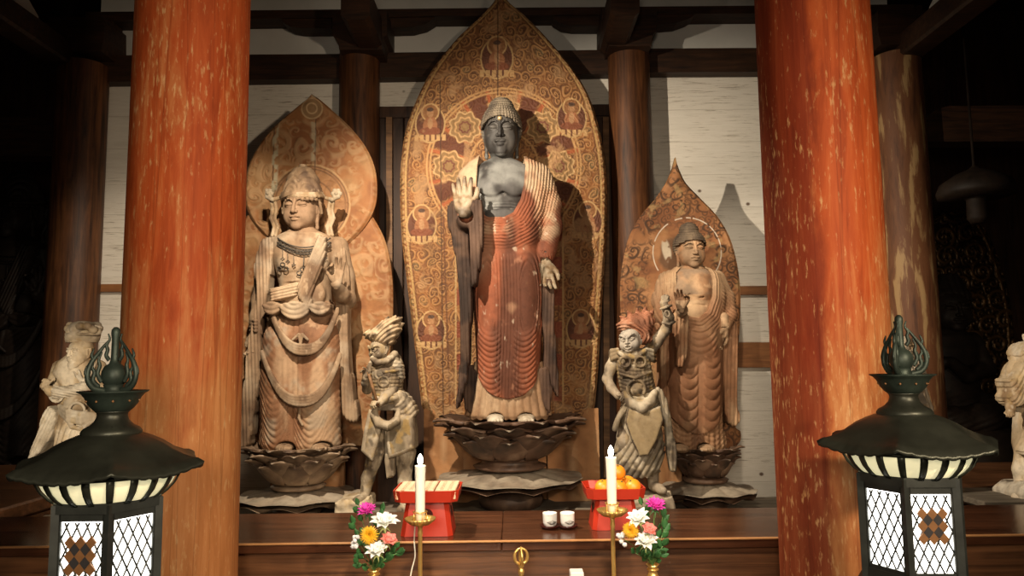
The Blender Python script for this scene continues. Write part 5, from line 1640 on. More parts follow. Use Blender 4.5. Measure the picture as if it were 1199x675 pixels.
    f.prism(v, smooth_line([(766, 380), (778, 372), (784, 400), (785, 430), (782, 470), (779, 500), (772, 480), (772, 430), (766, 380)], 4), -0.08, 0.08, 0.01, vf)
    f.prism(v, smooth_line([(846, 378), (856, 366), (860, 390), (860, 430), (860, 470), (863, 490), (858, 498), (850, 492), (846, 470), (844, 430), (846, 378)], 4), -0.06, 0.08, 0.01, vf)
    f.out(v, 'hanging_sleeve', M['carved'], lambda V, px, py: tone(V, (0.24, 0.12, 0.06), (0.12, 0.06, 0.03), (0.40, 0.26, 0.15), 26, 7), t, base)
    v = f.vol(775, 855, 470, 532, -0.26, 0.24)
    f.loft(v, [(474, 784, 842, .13), (500, 783, 843, .145), (520, 781, 847, .15), (526, 784, 844, .14)], fold=lambda PX, PY: ridge((PX - 812) / 6.5) * .010 + ridge((PY + .05 * (np.abs(PX - 812) - 15) ** 2) / 6) * .006, power=2.5)
    for px in (797, 827): f.ell(v, (px, 528, -.2), (9, 8, .18), .01, 'cut')
    f.out(v, 'under_robe', M['carved'], kc, t, base)


right_buddha()


def right_halo_col(px, py, e):
    P = P3(px, py); n = fbm(P, 5, 43, 4)
    c = np.tile(np.array([0.30, 0.135, 0.055]), (len(px), 1))
    c = mixc(c, (0.21, 0.085, 0.035), sstep(.5, .3, n)); c = mixc(c, (0.38, 0.19, 0.085), sstep(.52, .7, n))
    near = sstep(38, 24, e) + 0.9 * sstep(290, 240, py)
    wx = (vnoise(px / 14, py / 14, 0 * px, 81) - .5) * 7
    s1, h1, r1 = swirls(px + wx, py - wx, 17, 53, 1.3, 0.5, .5)
    s2, _, _ = swirls(px - wx, py, 9, 57, 1.1, 0.6, .6)
    s = np.maximum(s1, s2 * .7) * np.clip(near, 0, 1) * sstep(.30, .44, fbm(P, 8, 45, 3))
    c = mixc(c, (0.06, 0.032, 0.018), s * .92)
    w = sstep(.58, .7, fbm(P, 10, 47, 4)); c = mixc(c, (0.40, 0.27, 0.12), w * np.clip(near, 0, 1) * .6)
    R = np.hypot(px - 804, py - 296)
    c = mixc(c, (0.60, 0.52, 0.42), sstep(.85, .35, np.abs(R - 40)) * sstep(.3, .42, vnoise(np.arctan2(py - 296, px - 804) * 9, 0 * px, 0 * px, 3)))
    d = np.hypot(px - 788, (py - 298) * .8) * (1 + .3 * (fbm(P, 14, 49, 2) - .5)); c = mixc(c, (0.10, 0.055, 0.03), sstep(19, 14, d) * .8); c = mixc(c, (0.50, 0.42, 0.31), sstep(10, 6, np.hypot((px - 780) * 1.6 - (py - 296) * .3, (py - 294) * .62)) * sstep(.38, .5, fbm(P, 17, 50, 3)))
    return c, s * 0.5


base = fR.B(798, 560, .29)
t = thing('halo_board', 'slender pointed halo board of plain orange wood with dark scrollwork borders, on the right', 'halo', base, 'haloes behind the three main statues')
flame_board('painted_board', t, base, fR,
            [(184, 791), (198, 787), (214, 780), (232, 768), (252, 751), (275, 738), (300, 731), (330, 727), (360, 727), (400, 730), (440, 736), (480, 744), (512, 750), (528, 756)],
            [(184, 791), (198, 796), (214, 804), (232, 821), (252, 840), (275, 854), (300, 862), (330, 867), (360, 868), (400, 866), (440, 864), (478, 860), (500, 862), (506, 868), (516, 868), (524, 862), (528, 852)], 0.29, 0.05, M['painted'], right_halo_col, 0.004, 620, 380, 0.025)
planks(t, base, fR, [772, 798, 846], 520, 600, 0.34, 120)
lotus_stand('small lotus pedestal under the smallest haloed statue, on the right', fR, 827, 600,
            (544, 539, 533, 527), (38, 42, 45, 46), (560, 23), (564, 576, 57), (586, 600, 26), (44, 40, 0.03), 8, 0.1)

# ---------------------------------------------------------------- guardian generals beside the pedestals
G_BASE = (0.31, 0.25, 0.172); G_DK = (0.10, 0.072, 0.047); G_LT = (0.54, 0.47, 0.35)
M['pale_wood'] = mat_col('pale_worn_figure', 0.8, 30, 0.3, 0.4, 110)


def gcol(seed, base=G_BASE, dk=G_DK, lt=G_LT, patch=(0.06, 0.048, 0.036), amt=0.7, gold=0.25):
    def fn(V, px, py):
        c = tone(V, base, dk, lt, seed, 11, (1, 1, .6))
        c = mixc(c, patch, sstep(.60, .70, fbm(V, 13, seed + 5, 3)) * amt)
        return mixc(c, (0.40, 0.27, 0.09), sstep(.64, .72, fbm(V, 24, seed + 7, 2)) * gold)
    return fn


def rock(f, name, poly, y0, y1, parent, base, seed, colr):
    P = np.array(poly, float)
    v = f.vol(P[:, 0].min() - 4, P[:, 0].max() + 4, P[:, 1].min() - 4, P[:, 1].max() + 4, y0 - .06, y1 + .06)
    f.prism(v, poly, y0, y1, 0, rnd=0.025)
    X, Y, Z = np.meshgrid(v.ax[0], v.ax[1], v.ax[2], indexing='ij')
    Pn = np.stack([X.ravel(), Y.ravel(), Z.ravel()], 1).astype(float)
    v.d += ((fbm(Pn, 9, seed, 3) - .5) * 0.07).reshape(v.d.shape).astype(np.float32)
    return f.out(v, name, M['pale_wood'], colr, parent, base)


# --- left of the great pedestal: general with upswept cap, facing left
fG = Fig(5.0, 0.005, 395, 495, 368, 606, -0.35, 0.3)
f = fG
base = f.B(452, 596); base[2] = ZP
t = thing('guardian_statue', 'pale armoured guardian in an upswept cap, facing left beside the great pedestal', 'statue', base)
v = f.vol(408, 492, 396, 606)
hc = f.B(444, 409, -.03)
f.loft(v, [(420, 440, 462, .06), (428, 436, 468, .09), (440, 437, 470, .105), (455, 439, 468, .10), (468, 440, 470, .105), (480, 440, 474, .11)], power=2.3)
f.ell(v, (449, 438, -.07), (12, 9, .06), .03)
f.chain(v, [(463, 426, 0, 8.5), (465, 442, -.02, 7.5), (459, 456, -.07, 6.8), (450, 467, -.14, 5.2), (444, 472, -.17, 4.5)], 0.015)
f.chain(v, [(438, 428, 0, 7), (431, 445, -.02, 6), (430, 456, -.07, 5.5), (428, 449, -.14, 4.6), (428, 443, -.17, 4)], 0.015)
f.chain(v, [(444, 500, 0, 11), (441, 524, -.03, 10), (436, 545, -.03, 7.5), (431, 560, -.01, 7.5), (427, 580, 0, 5.5)], 0.015)
f.chain(v, [(470, 500, 0, 12), (474, 530, -.02, 12), (474, 548, 0, 8.5), (474, 565, .01, 8), (474, 590, .02, 5.5)], 0.015)
f.chain(v, [(426, 583, -.02, 5.5), (419, 586, -.12, 4.5), (416, 587, -.15, 3.6)], 0.01)
f.chain(v, [(474, 593, .0, 5.5), (470, 597, -.10, 4.6), (468, 598, -.14, 3.6)], 0.01)
f.displace(v, lambda PX, PY: ridge((PX + .2 * PY) / 4.5) * .007 * sstep(522, 530, PY) * sstep(548, 542, PY) + ridge(np.hypot(PX - 449, PY - 438) / 4.2) * .005 * sstep(16, 12, np.hypot(PX - 449, PY - 438)))
parts = [v.mesh()]
HV, HF = carve_head(fierce=True, long_ears=False)
parts.append((place(HV, hc, 27 * f.m * np.array([1, 1, 1]), rotm(-38, 6, 0)), HF))
RV, RF = carve_hand(curl=((60, 60, 40),) * 4, spread=(3, 1, -1, -3), thumb=((-0.17, -0.02, 0.16), (-0.25, -0.14, 0.32), (-0.16, -0.24, 0.42), (-0.04, -0.28, 0.46)), h=.03, fat=1.1)
parts.append((place(RV, f.B(445, 471, -.17), 17 * f.m * np.array([1.2, 1.2, 1]), rotm(-50, 90, 0)), RF))
RV2, RF2 = carve_hand(curl=((8, 10, 10), (30, 30, 20), (60, 50, 30), (60, 50, 30)), h=.03, fat=1.1)
parts.append((place(RV2 * np.array([-1, 1, 1]), f.B(428, 443, -.18), 15 * f.m * np.array([1.2, 1.2, 1]), rotm(-30, 0, 0)), RF2[:, ::-1]))
V, Fc = join(parts); px, py = pixel_of(V[:, 0], V[:, 1], V[:, 2])
c = gcol(31)(V, px, py)
c = mixc(c, (0.12, 0.085, 0.055), (sstep(.40, .55, fbm(V, 11, 34, 2)) * (py > 425) * (py < 470) * (px < 458)) * .75)
link('body', V, Fc, M['pale_wood'], t, base, c)
v = f.vol(424, 474, 368, 408, -.2, .2)
f.prism(v, smooth_line([(431, 396), (429, 391), (436, 388), (444, 384), (450, 378), (458, 375), (467, 374), (463, 380), (468, 384), (464, 392), (459, 402), (450, 402), (440, 397), (431, 396)], 4), -.10, .10, 0, lambda PX, PY: ridge((PX * .6 + PY * .8 + 3 * np.sin(PX * .1)) / 4.6) * .014, rnd=.05)
for a in ((452, 380, 455, 371), (458, 377, 463, 370), (463, 377, 471, 372), (465, 383, 473, 379), (464, 389, 470, 386)):
    f.chain(v, [(a[0], a[1] + 3, 0, 3.4), (a[0] * .4 + a[2] * .6, a[1] * .4 + a[3] * .6, .0, 2.4), (a[2], a[3], -.02, 1.0)], .012)
f.ell(v, (447, 396, .0), (14, 9, .095), .02); f.ell(v, (439, 391, -.09), (3.6, 3.4, .03), .005)
f.out(v, 'cap', M['pale_wood'], gcol(35, (0.44, 0.33, 0.21)), t, base)
v = f.vol(424, 494, 410, 560)
f.loft(v, [(424, 438, 463, .085), (432, 435, 469, .108), (446, 436, 471, .118), (460, 438, 470, .113), (470, 439, 472, .112)], .0, lambda PX, PY: ridge(PY / 4.2) * .005 + ridge((PX + .15 * PY) / 4.2) * .004, power=2.3)
for py in (434, 462): f.chain(v, [(437, py, -.09, 1.6), (450, py + 2, -.128, 1.8), (466, py, -.09, 1.6)], .004)
f.chain(v, [(449 + 6 * math.cos(q), 447 + 6 * math.sin(q), -.125, 1.2) for q in np.linspace(0, 6.28, 16)], .003)
f.out(v, 'breastplate', M['pale_wood'], gcol(36, (0.17, 0.125, 0.075), (0.07, 0.05, 0.034), (0.34, 0.27, 0.18), amt=.6, gold=.5), t, base)
v = f.vol(424, 494, 410, 560)
# collar scarf, shoulder guard, sash and skirt panels
f.chain(v, [(436, 420, -.09, 3), (442, 425, -.13, 3.4), (452, 423, -.12, 3.6), (462, 415, -.06, 4), (466, 420, .03, 4)], .008)
f.prism(v, [(456, 425), (466, 418), (472, 428), (473, 444), (464, 441), (456, 442)], -.08, .06, .01, lambda PX, PY: ridge(PY / 4.4) * .006, rnd=.03)
f.prism(v, smooth_line([(461, 462), (470, 458), (480, 466), (488, 480), (486, 488), (474, 488), (464, 480), (461, 462)], 4), -.10, .10, .01, lambda PX, PY: ridge(np.hypot(PX - 464, PY - 462) / 5) * .008, rnd=.035)
f.chain(v, [(440, 474, -.13, 3), (438, 486, -.15, 4), (444, 496, -.16, 5), (455, 499, -.16, 5), (464, 494, -.14, 4), (466, 484, -.11, 3)], .012)
f.chain(v, [(438, 466, -.11, 3), (450, 470, -.14, 3.4), (464, 466, -.11, 3)], .01)
f.prism(v, [(436, 478), (446, 484), (450, 500), (446, 520), (440, 538), (427, 526), (430, 505)], -.14, -.07, .006, rnd=.02)
f.prism(v, [(455, 494), (468, 484), (486, 486), (488, 505), (488, 524), (475, 530), (458, 536), (455, 515)], -.13, .10, .006, rnd=.03)
f.prism(v, [(452, 500), (462, 500), (464, 530), (462, 556), (455, 559), (452, 540)], -.06, .02, .006, lambda PX, PY: ridge(PX / 4) * .006)
def kil(V, px, py):
    c = gcol(37)(V, px, py)
    d1 = np.abs(poly_sd(px, py, [(436, 478), (446, 484), (450, 500), (446, 520), (440, 538), (427, 526), (430, 505)]))
    d2 = np.abs(poly_sd(px, py, [(455, 494), (468, 484), (486, 486), (488, 505), (488, 524), (475, 530), (458, 536), (455, 515)]))
    ins = (py > 488) & (py < 536) & (np.minimum(d1, d2) > 4.5)
    c = mixc(c, (0.10, 0.075, 0.04), ins * .75 * sstep(.3, .5, fbm(V, 12, 38, 2)))
    return mixc(c, (0.34, 0.22, 0.07), ins * sstep(.5, .6, fbm(V, 20, 39, 2)) * .6)
f.out(v, 'armour_skirt', M['pale_wood'], kil, t, base)
m = MB(); m.tube([f.B(431, 436, -.2), f.B(437, 456, -.19), f.B(443, 476, -.2)], .010, 8); m.build('staff', M['altar_wood'], t, base, True)
rock(f, 'rock', [(400, 584), (412, 582), (434, 581), (437, 590), (432, 606), (398, 606)], -.18, .14, t, base, 3, gcol(40, (0.46, 0.38, 0.26), (0.28, 0.21, 0.13), (0.6, 0.53, 0.4), amt=.15))
m = MB(); m.box(f.B(425, 606, -.22), f.B(487, 597, .2) + np.array([0, 0, 0])); m.V = [tuple(p) for p in m.V]
m.build('stone_slab', M['grey_wood'], t, base)

# --- right of the great pedestal: shouting general, arm raised
fH = Fig(5.0, 0.005, 704, 796, 340, 606, -0.35, 0.3)
f = fH
base = f.B(748, 590); base[2] = ZP
t = thing('guardian_statue', 'shouting guardian with wild red hair and one arm raised high, left of the right pedestal', 'statue', base)
v = f.vol(704, 796, 340, 606)
f.loft(v, [(408, 731, 750, .06), (414, 721, 758, .09), (426, 722, 760, .11), (442, 726, 763, .11), (456, 729, 767, .11), (470, 729, 769, .115)], power=2.3)
f.chain(v, [(722, 418, 0, 7.5), (715, 431, -.01, 6.5), (711, 444, -.01, 5.6), (716, 455, -.05, 5.2), (724, 464, -.10, 4.4)], .015)
f.chain(v, [(756, 416, 0, 8), (768, 401, -.02, 7), (780, 386, -.05, 6), (783, 372, -.08, 6), (777, 355, -.11, 4.4)], .015)
f.chain(v, [(737, 490, 0, 12), (733, 515, -.06, 10), (731, 540, -.02, 8), (730, 565, 0, 6.5), (729, 580, 0, 5)], .015)
f.chain(v, [(757, 495, 0, 12), (762, 528, -.02, 10), (763, 548, .0, 8.5), (765, 565, 0, 6)], .015)
f.chain(v, [(765, 569, -.01, 6), (773, 573, -.10, 5.2), (777, 575, -.13, 4)], .01)
f.chain(v, [(729, 583, -.01, 5.5), (722, 587, -.12, 4.4)], .01)
for py in (540, 552): f.chain(v, [(755, py, -.04, 1.6), (763, py + 1.5, -.075, 1.8), (772, py, -.03, 1.6)], .004)
f.chain(v, [(776, 378, -.11, 1.6), (784, 380, -.125, 1.6), (790, 377, -.09, 1.6)], .004); f.chain(v, [(774, 362, -.13, 1.6), (780, 360, -.145, 1.6), (786, 358, -.11, 1.6)], .004)
f.chain(v, [(781 + 3 * math.cos(q), 368 + 4 * math.sin(q), -.135, 1.0) for q in np.linspace(0, 6.28, 10)], .003)
parts = [v.mesh()]
hc = f.B(738, 398, -.05)
HV, HF = carve_head(fierce=True, long_ears=False, mouth_open=True)
parts.append((place(HV, hc, 31 * f.m, rotm(-26, 0, -6)), HF))
parts.append((place(RV, f.B(777, 355, -.115), 16 * f.m * np.array([1.25, 1.2, 1]), rotm(160, 4, -14)), RF))
parts.append((place(RV2 * np.array([-1, 1, 1]), f.B(723, 463, -.11), 14 * f.m * np.array([1.25, 1.2, 1]), rotm(60, 100, 20)), RF2[:, ::-1]))
V, Fc = join(parts); px, py = pixel_of(V[:, 0], V[:, 1], V[:, 2])
c = gcol(51, (0.37, 0.30, 0.215))(V, px, py)
c = mixc(c, (0.44, 0.41, 0.36), ((py < 412) & (px < 756)) * .6)
c = mixc(c, (0.09, 0.07, 0.05), (sstep(.48, .58, fbm(V, 12, 54, 2)) * ((py > 356) & (py < 382) & (px > 768))) * .8)
link('body', V, Fc, M['pale_wood'], t, base, c)
v = f.vol(720, 766, 360, 412, -.2, .2)
f.prism(v, smooth_line([(729, 388), (725, 381), (731, 376), (741, 370), (748, 369), (756, 366), (761, 370), (762, 382), (759, 394), (761, 399), (751, 402), (747, 392), (738, 386), (729, 388)], 4), -.10, .12, 0, lambda PX, PY: ridge((np.hypot(PX - 728, PY - 402) + 2 * np.sin(PY * .3)) / 4.4) * .013, rnd=.05)
for a in ((731, 376, 726, 371), (738, 373, 735, 365), (745, 371, 746, 362), (752, 369, 756, 360), (758, 372, 765, 363), (760, 380, 768, 373), (760, 390, 766, 384)):
    f.chain(v, [(a[0], a[1] + 4, 0, 3.4), (a[0] * .4 + a[2] * .6 + 1, a[1] * .4 + a[3] * .6, .0, 2.4), (a[2], a[3], -.02, 1.0)], .012)
f.out(v, 'hair', M['pale_wood'], gcol(57, (0.40, 0.175, 0.10), (0.22, 0.09, 0.05), (0.50, 0.29, 0.19), amt=.2, gold=0), t, base)
# armour
v = f.vol(714, 770, 404, 475, -.25, .2)
f.loft(v, [(412, 726, 753, .10), (418, 720, 759, .115), (430, 721, 761, .130), (446, 725, 764, .130), (460, 728, 768, .125)], 0, lambda PX, PY: ridge((PY + .012 * (PX - 742) ** 2) / 4.4) * .005 + ridge((PX - .1 * PY) / 4.4) * .003, power=2.3)
for cx_, cy_ in ((732, 424), (750, 424)): f.chain(v, [(cx_ + 6 * math.cos(q), cy_ + 6 * math.sin(q), -.137, 1.2) for q in np.linspace(0, 6.28, 16)], .004)
f.ell(v, (745, 456, -.10), (9, 9, .05), .01); f.chain(v, [(745 + 10.5 * math.cos(q), 456 + 10.5 * math.sin(q), -.138, 1.5) for q in np.linspace(2.6, 6.9, 20)], .004)
f.chain(v, [(725, 413, -.09, 2.6), (733, 419, -.128, 2.8), (745, 419, -.128, 2.8), (755, 411, -.09, 2.8)], .006)
f.chain(v, [(726, 438, -.11, 1.6), (744, 443, -.147, 1.6), (762, 436, -.11, 1.6)], .004)
for sx, cx_ in ((-1, 720), (1, 760)):
    for k in range(3): f.chain(v, [(cx_ - sx * 3, 410 + k * 4, -.07, 2.6), (cx_ + sx * 3.5, 411.5 + k * 4.6, -.04, 3.0), (cx_ + sx * 6, 413 + k * 5, .03, 2.6)], .006)
f.out(v, 'armour', M['pale_wood'], gcol(61, (0.27, 0.205, 0.125), amt=.75, gold=.6), t, base)
v = f.vol(712, 795, 448, 562, -.3, .2)
sw = lambda PX, PY: ridge((PY + .02 * (PX - 749) ** 2) / 4.5) * .007 * sstep(490, 484, PY) + ridge((PX * .8 + PY * .45) / 6) * .010 * sstep(500, 520, PY)
f.loft(v, [(458, 730, 767, .12), (475, 728, 770, .135), (500, 724, 774, .135), (530, 721, 776, .13), (548, 724, 772, .12), (556, 730, 762, .11)], .01, sw, power=2.3)
f.chain(v, [(731, 462, -.12, 4), (740, 474, -.155, 5), (752, 478, -.165, 5.5), (762, 471, -.14, 5), (767, 460, -.10, 4)], .02)
f.prism(v, [(731, 476), (746, 482), (768, 474), (771, 490), (764, 512), (754, 530), (744, 531), (735, 512), (728, 492)], -.175, -.12, .004, rnd=.015)
f.prism(v, smooth_line([(731, 468), (735, 474), (724, 490), (720, 503), (715, 502), (720, 486), (731, 468)], 4), -.12, -.06, .006, rnd=.012)
f.prism(v, smooth_line([(765, 454), (771, 456), (779, 474), (783, 500), (789, 530), (787, 549), (781, 546), (778, 520), (775, 492), (765, 454)], 4), -.10, -.04, .006, lambda PX, PY: ridge(PX / 5) * .006, rnd=.012)
def apr(V, px, py):
    c = gcol(63, (0.33, 0.27, 0.185), amt=.5)(V, px, py)
    ins = poly_sd(px, py, [(731, 476), (746, 482), (768, 474), (771, 490), (764, 512), (754, 530), (744, 531), (735, 512), (728, 492)]) < -1
    c = mixc(c, (0.43, 0.315, 0.165), ins * .7)
    return mixc(c, (0.08, 0.06, 0.045), sstep(.5, .62, fbm(V, 11, 66, 3)) * (py > 512) * (~ins) * .8)
f.out(v, 'apron', M['pale_wood'], apr, t, base)
rock(f, 'rock', [(714, 588), (730, 584), (756, 577), (782, 576), (786, 590), (784, 606), (712, 606)], -.16, .14, t, base, 8, gcol(68, (0.38, 0.31, 0.22), amt=.2))
gb = f.B(728, 607, 0); bx = MB()
a = W(674, 607, 4.75); b = W(772, 590, 4.75)
bx.box((a[0], 4.62, ZP), (b[0], 4.80, b[2] - .03), .006)
o = bx.build('plinth', M['grey_wood'], None, None); tag(o, 'low grey wooden plinth behind the red stand of oranges', 'plinth')

# --- far left: bearded general in a frilled hat, pointing
f = Fig(4.3, 0.0045, 38, 128, 370, 640, -0.32, 0.3)
base = f.B(88, 620)
t = thing('guardian_statue', 'pale bearded guardian in a frilled hat pointing one finger, left of the left vermilion pillar', 'statue', base)
v = f.vol(36, 130, 396, 640)
f.loft(v, [(416, 80, 108, .06), (424, 70, 116, .09), (436, 66, 118, .11), (452, 74, 117, .105), (466, 76, 116, .105), (500, 72, 117, .12), (560, 68, 116, .12), (612, 66, 112, .10)], power=2.3)
f.chain(v, [(70, 430, 0, 8), (65, 447, -.02, 8), (68, 461, -.06, 7), (60, 459, -.12, 5), (51, 452, -.16, 3.8)], .015)
f.chain(v, [(116, 430, 0, 8), (120, 450, -.02, 7), (116, 466, -.10, 6)], .015)
f.displace(v, lambda PX, PY: ridge((PX + .35 * (PY - 480) * 1) / 7) * .010 * sstep(490, 505, PY))
parts = [v.mesh()]
HV, HF = carve_head(fierce=False, long_ears=False, beard=True)
parts.append((place(HV, f.B(94, 412, -.05), 33 * f.m * np.array([.92, .95, 1]), rotm(-20, 2, 0)), HF))
RV3, RF3 = carve_hand(curl=((2, 4, 4), (70, 70, 40), (75, 70, 40), (75, 70, 40)), spread=(6, 1, -1, -3), thumb=((-0.17, -0.02, 0.16), (-0.25, -0.14, 0.32), (-0.16, -0.24, 0.42), (-0.04, -0.28, 0.46)), h=.03, fat=1.1)
parts.append((place(RV3, f.B(51, 452, -.17), 15 * f.m * np.array([1.25, 1.2, 1]), rotm(-120, 0, -38)), RF3))
V, Fc = join(parts); px, py = pixel_of(V[:, 0], V[:, 1], V[:, 2])
link('body', V, Fc, M['pale_wood'], t, base, gcol(71, (0.48, 0.39, 0.26), (0.27, 0.19, 0.11), (0.64, 0.57, 0.44), amt=.12)(V, px, py))
v = f.vol(74, 128, 370, 402, -.25, .25)
f.loft(v, [(391, 80, 115, .10), (398, 80, 113, .10), (404, 82, 110, .09)], power=2.2)
for q in np.linspace(0, 2 * math.pi, 15)[:-1]:
    f.ell(v, (98 + 17.5 * math.cos(q), 385 + 3.5 * math.sin(q * 3), -.105 * math.sin(q)), (5.0, 4.6, .026), .006)
f.ell(v, (98, 384, 0), (15, 8, .09), .02)
f.chain(v, [(p, 391.5, -.10 * math.sqrt(max(0, 1 - ((p - 97.5) / 18) ** 2)), 1.5) for p in np.linspace(80, 115, 16)], .004)
f.out(v, 'hat', M['pale_wood'], gcol(73, (0.45, 0.37, 0.25), (0.22, 0.16, 0.10), (0.6, 0.52, 0.40), amt=.3), t, base)
v = f.vol(46, 128, 416, 545, -.3, .2)
sq = lambda PX, PY: ridge((PY - .25 * PX) / 3.6) * .007
f.prism(v, [(77, 454), (95, 452), (117, 446), (119, 458), (100, 463), (78, 465)], -.16, .08, .008, sq, rnd=.04)
f.ell(v, (90, 473, -.09), (13.5, 11.5, .06), .01)
f.chain(v, [(90 + 9 * math.cos(q), 481 + 9 * math.sin(q), -.165, 1.4) for q in np.linspace(3.2, 6.2, 12)], .004)
for k in range(3): f.chain(v, [(70 + k, 476 + 4 * k, -.10, 2.8), (80, 482 + 5 * k, -.155, 3), (95, 485 + 5 * k, -.165, 3), (110, 486 + 3 * k, -.13, 3.4), (117, 490 + k, -.08, 3)], .006)
f.chain(v, [(78, 490, -.15, 2), (84, 500, -.165, 2.4), (95, 503, -.165, 2.4), (106, 495, -.15, 2.4)], .006)
f.prism(v, smooth_line([(69, 476), (76, 484), (72, 505), (60, 524), (50, 534), (46, 533), (56, 508), (62, 486), (69, 476)], 4), -.10, .02, .008, lambda PX, PY: ridge((PX + .5 * PY) / 4) * .007)
for sx in (-1, 1): f.chain(v, [(96, 448, -.112, 1.6), (96 + sx * 6, 441, -.112, 1.6), (96 + sx * 10, 434, -.095, 1.6), (96 + sx * 6, 429, -.092, 1.5)], .005)
f.chain(v, [(92, 434, -.11, 1.3), (96, 447, -.112, 1.8), (105, 440, -.105, 1.5), (112, 426, -.055, 1.6)], .005)
f.ell(v, (69, 462, -.06), (8.5, 9.5, .07), .01); f.chain(v, [(62 + 8 * math.cos(q) + 4, 462 + 9 * math.sin(q), -.11, 1.3) for q in np.linspace(0, 6.28, 16)], .004)
f.out(v, 'robe_wraps', M['pale_wood'], gcol(75, (0.46, 0.40, 0.30), (0.26, 0.19, 0.11), (0.62, 0.57, 0.46), amt=.15, gold=.35), t, base)
rock(f, 'rock', [(52, 606), (70, 600), (110, 602), (116, 614), (114, 634), (50, 634)], -.16, .12, t, base, 18, gcol(78, (0.55, 0.5, 0.4), amt=.1))

q = f.B(83, 632); m = MB(); m.box((q[0] - .22, 4.08, 0), (q[0] + .24, 4.54, q[2]), .01)
o = m.build('plinth', M['bench_wood'], None, None); tag(o, 'brown plinth under the bearded guardian on the far left', 'plinth')

# --- far right: general cut by the edge of the picture
f = Fig(4.3, 0.0045, 1165, 1262, 370, 600, -0.32, 0.3)
base = f.B(1212, 592)
t = thing('guardian_statue', 'ivory guardian with clenched fist and fluttering sleeve on a grey slab, cut by the frame', 'statue', base)
v = f.vol(1165, 1262, 372, 600)
f.loft(v, [(404, 1203, 1226, .06), (412, 1192, 1238, .09), (424, 1190, 1240, .11), (440, 1196, 1236, .105), (460, 1197, 1234, .105), (480, 1192, 1240, .12), (520, 1190, 1242, .12), (545, 1196, 1238, .11)], power=2.3)
f.chain(v, [(1193, 416, 0, 8), (1187, 436, -.02, 8), (1184, 458, -.04, 7), (1183, 476, -.08, 4.6), (1183, 484, -.10, 4.4)], .015)
f.chain(v, [(1238, 416, 0, 8), (1246, 440, 0, 7), (1240, 460, -.1, 6)], .015)
f.chain(v, [(1202, 520, 0, 11), (1196, 550, -.02, 9), (1196, 574, 0, 6.5), (1190, 583, -.10, 5)], .015)
f.chain(v, [(1228, 520, 0, 11), (1232, 550, 0, 9), (1234, 574, 0, 6.5), (1232, 583, -.10, 5)], .015)
parts = [v.mesh()]
HV, HF = carve_head(fierce=True, long_ears=False)
parts.append((place(HV, f.B(1213, 395, -.05), 28 * f.m, rotm(-25, 5, 0)), HF))
parts.append((place(RV * np.array([-1, 1, 1]), f.B(1183, 479, -.09), 15 * f.m * np.array([1.3, 1.3, 1]), rotm(-40, 0, 180)), RF[:, ::-1]))
V, Fc = join(parts); px, py = pixel_of(V[:, 0], V[:, 1], V[:, 2])
iv = gcol(81, (0.56, 0.44, 0.28), (0.30, 0.20, 0.11), (0.70, 0.62, 0.48), amt=.12, gold=.3)
link('body', V, Fc, M['pale_wood'], t, base, iv(V, px, py))
v = f.vol(1164, 1262, 396, 540)
vv = lambda PX, PY: ridge((PX + .5 * PY) / 4.6) * .009
f.prism(v, smooth_line([(1184, 412), (1190, 404), (1204, 402), (1206, 416), (1198, 424), (1188, 424), (1184, 412)], 4), -.12, .06, .01, vv, rnd=.04)
f.prism(v, smooth_line([(1190, 422), (1180, 430), (1176, 442), (1170, 446), (1173, 458), (1170, 466), (1178, 474), (1186, 470), (1194, 474), (1200, 460), (1204, 436), (1200, 422), (1190, 422)], 4), -.12, .05, .01, vv, rnd=.03)
f.prism(v, smooth_line([(1196, 474), (1204, 478), (1200, 500), (1196, 520), (1190, 530), (1181, 526), (1188, 510), (1191, 490), (1196, 474)], 4), -.14, -.05, .008, vv, rnd=.02)
f.out(v, 'fluttering_sleeve', M['pale_wood'], iv, t, base)
rock(f, 'rock', [(1172, 574), (1184, 562), (1200, 560), (1240, 562), (1252, 580), (1250, 590), (1174, 590)], -.16, .12, t, base, 28, gcol(88, (0.60, 0.55, 0.45), amt=.1))
a = f.B(1150, 595, -.2); b = f.B(1270, 587, .2)
m = MB(); m.box((a[0], 4.08, a[2]), (b[0], 4.52, a[2] + .035), .005); m.build('slab', M['grey_wood'], t, base)

# --- glimpsed behind the right lantern
f = Fig(4.4, 0.006, 1030, 1100, 370, 620, -0.3, 0.3)
base = f.B(1062, 604)
t = thing('guardian_statue', 'small pale guardian mostly hidden behind the flame finial of the right lantern', 'statue', base)
v = f.vol(1028, 1100, 372, 612)
f.loft(v, [(414, 1050, 1070, .06), (422, 1042, 1076, .09), (440, 1044, 1076, .1), (458, 1046, 1080, .1), (478, 1044, 1087, .11), (540, 1040, 1086, .11), (600, 1046, 1078, .09)], fold=lambda PX, PY: ridge((PX - .3 * PY) / 6) * .012, power=2.3)
f.chain(v, [(1074, 424, 0, 7), (1078, 440, -.02, 6), (1072, 452, -.1, 5)], .015)
f.chain(v, [(1044, 424, 0, 7), (1038, 440, -.02, 6), (1044, 456, -.1, 5)], .015)
parts = [v.mesh()]; parts.append((place(HV, f.B(1058, 406, -.05), 26 * f.m, rotm(20, 5, 0)), HF))
V, Fc = join(parts); px, py = pixel_of(V[:, 0], V[:, 1], V[:, 2])
link('body', V, Fc, M['pale_wood'], t, base, gcol(91, (0.56, 0.48, 0.36), (0.3, 0.22, 0.14), (0.68, 0.62, 0.5), amt=.12)(V, px, py))
q = f.B(1062, 602); pl = MB(); pl.box((q[0] - .2, 4.2, 0), (q[0] + .2, 4.6, q[2]), .01)
o = pl.build('plinth', M['bench_wood'], None, None); tag(o, 'brown plinth under the guardian half hidden behind the right lantern', 'plinth')
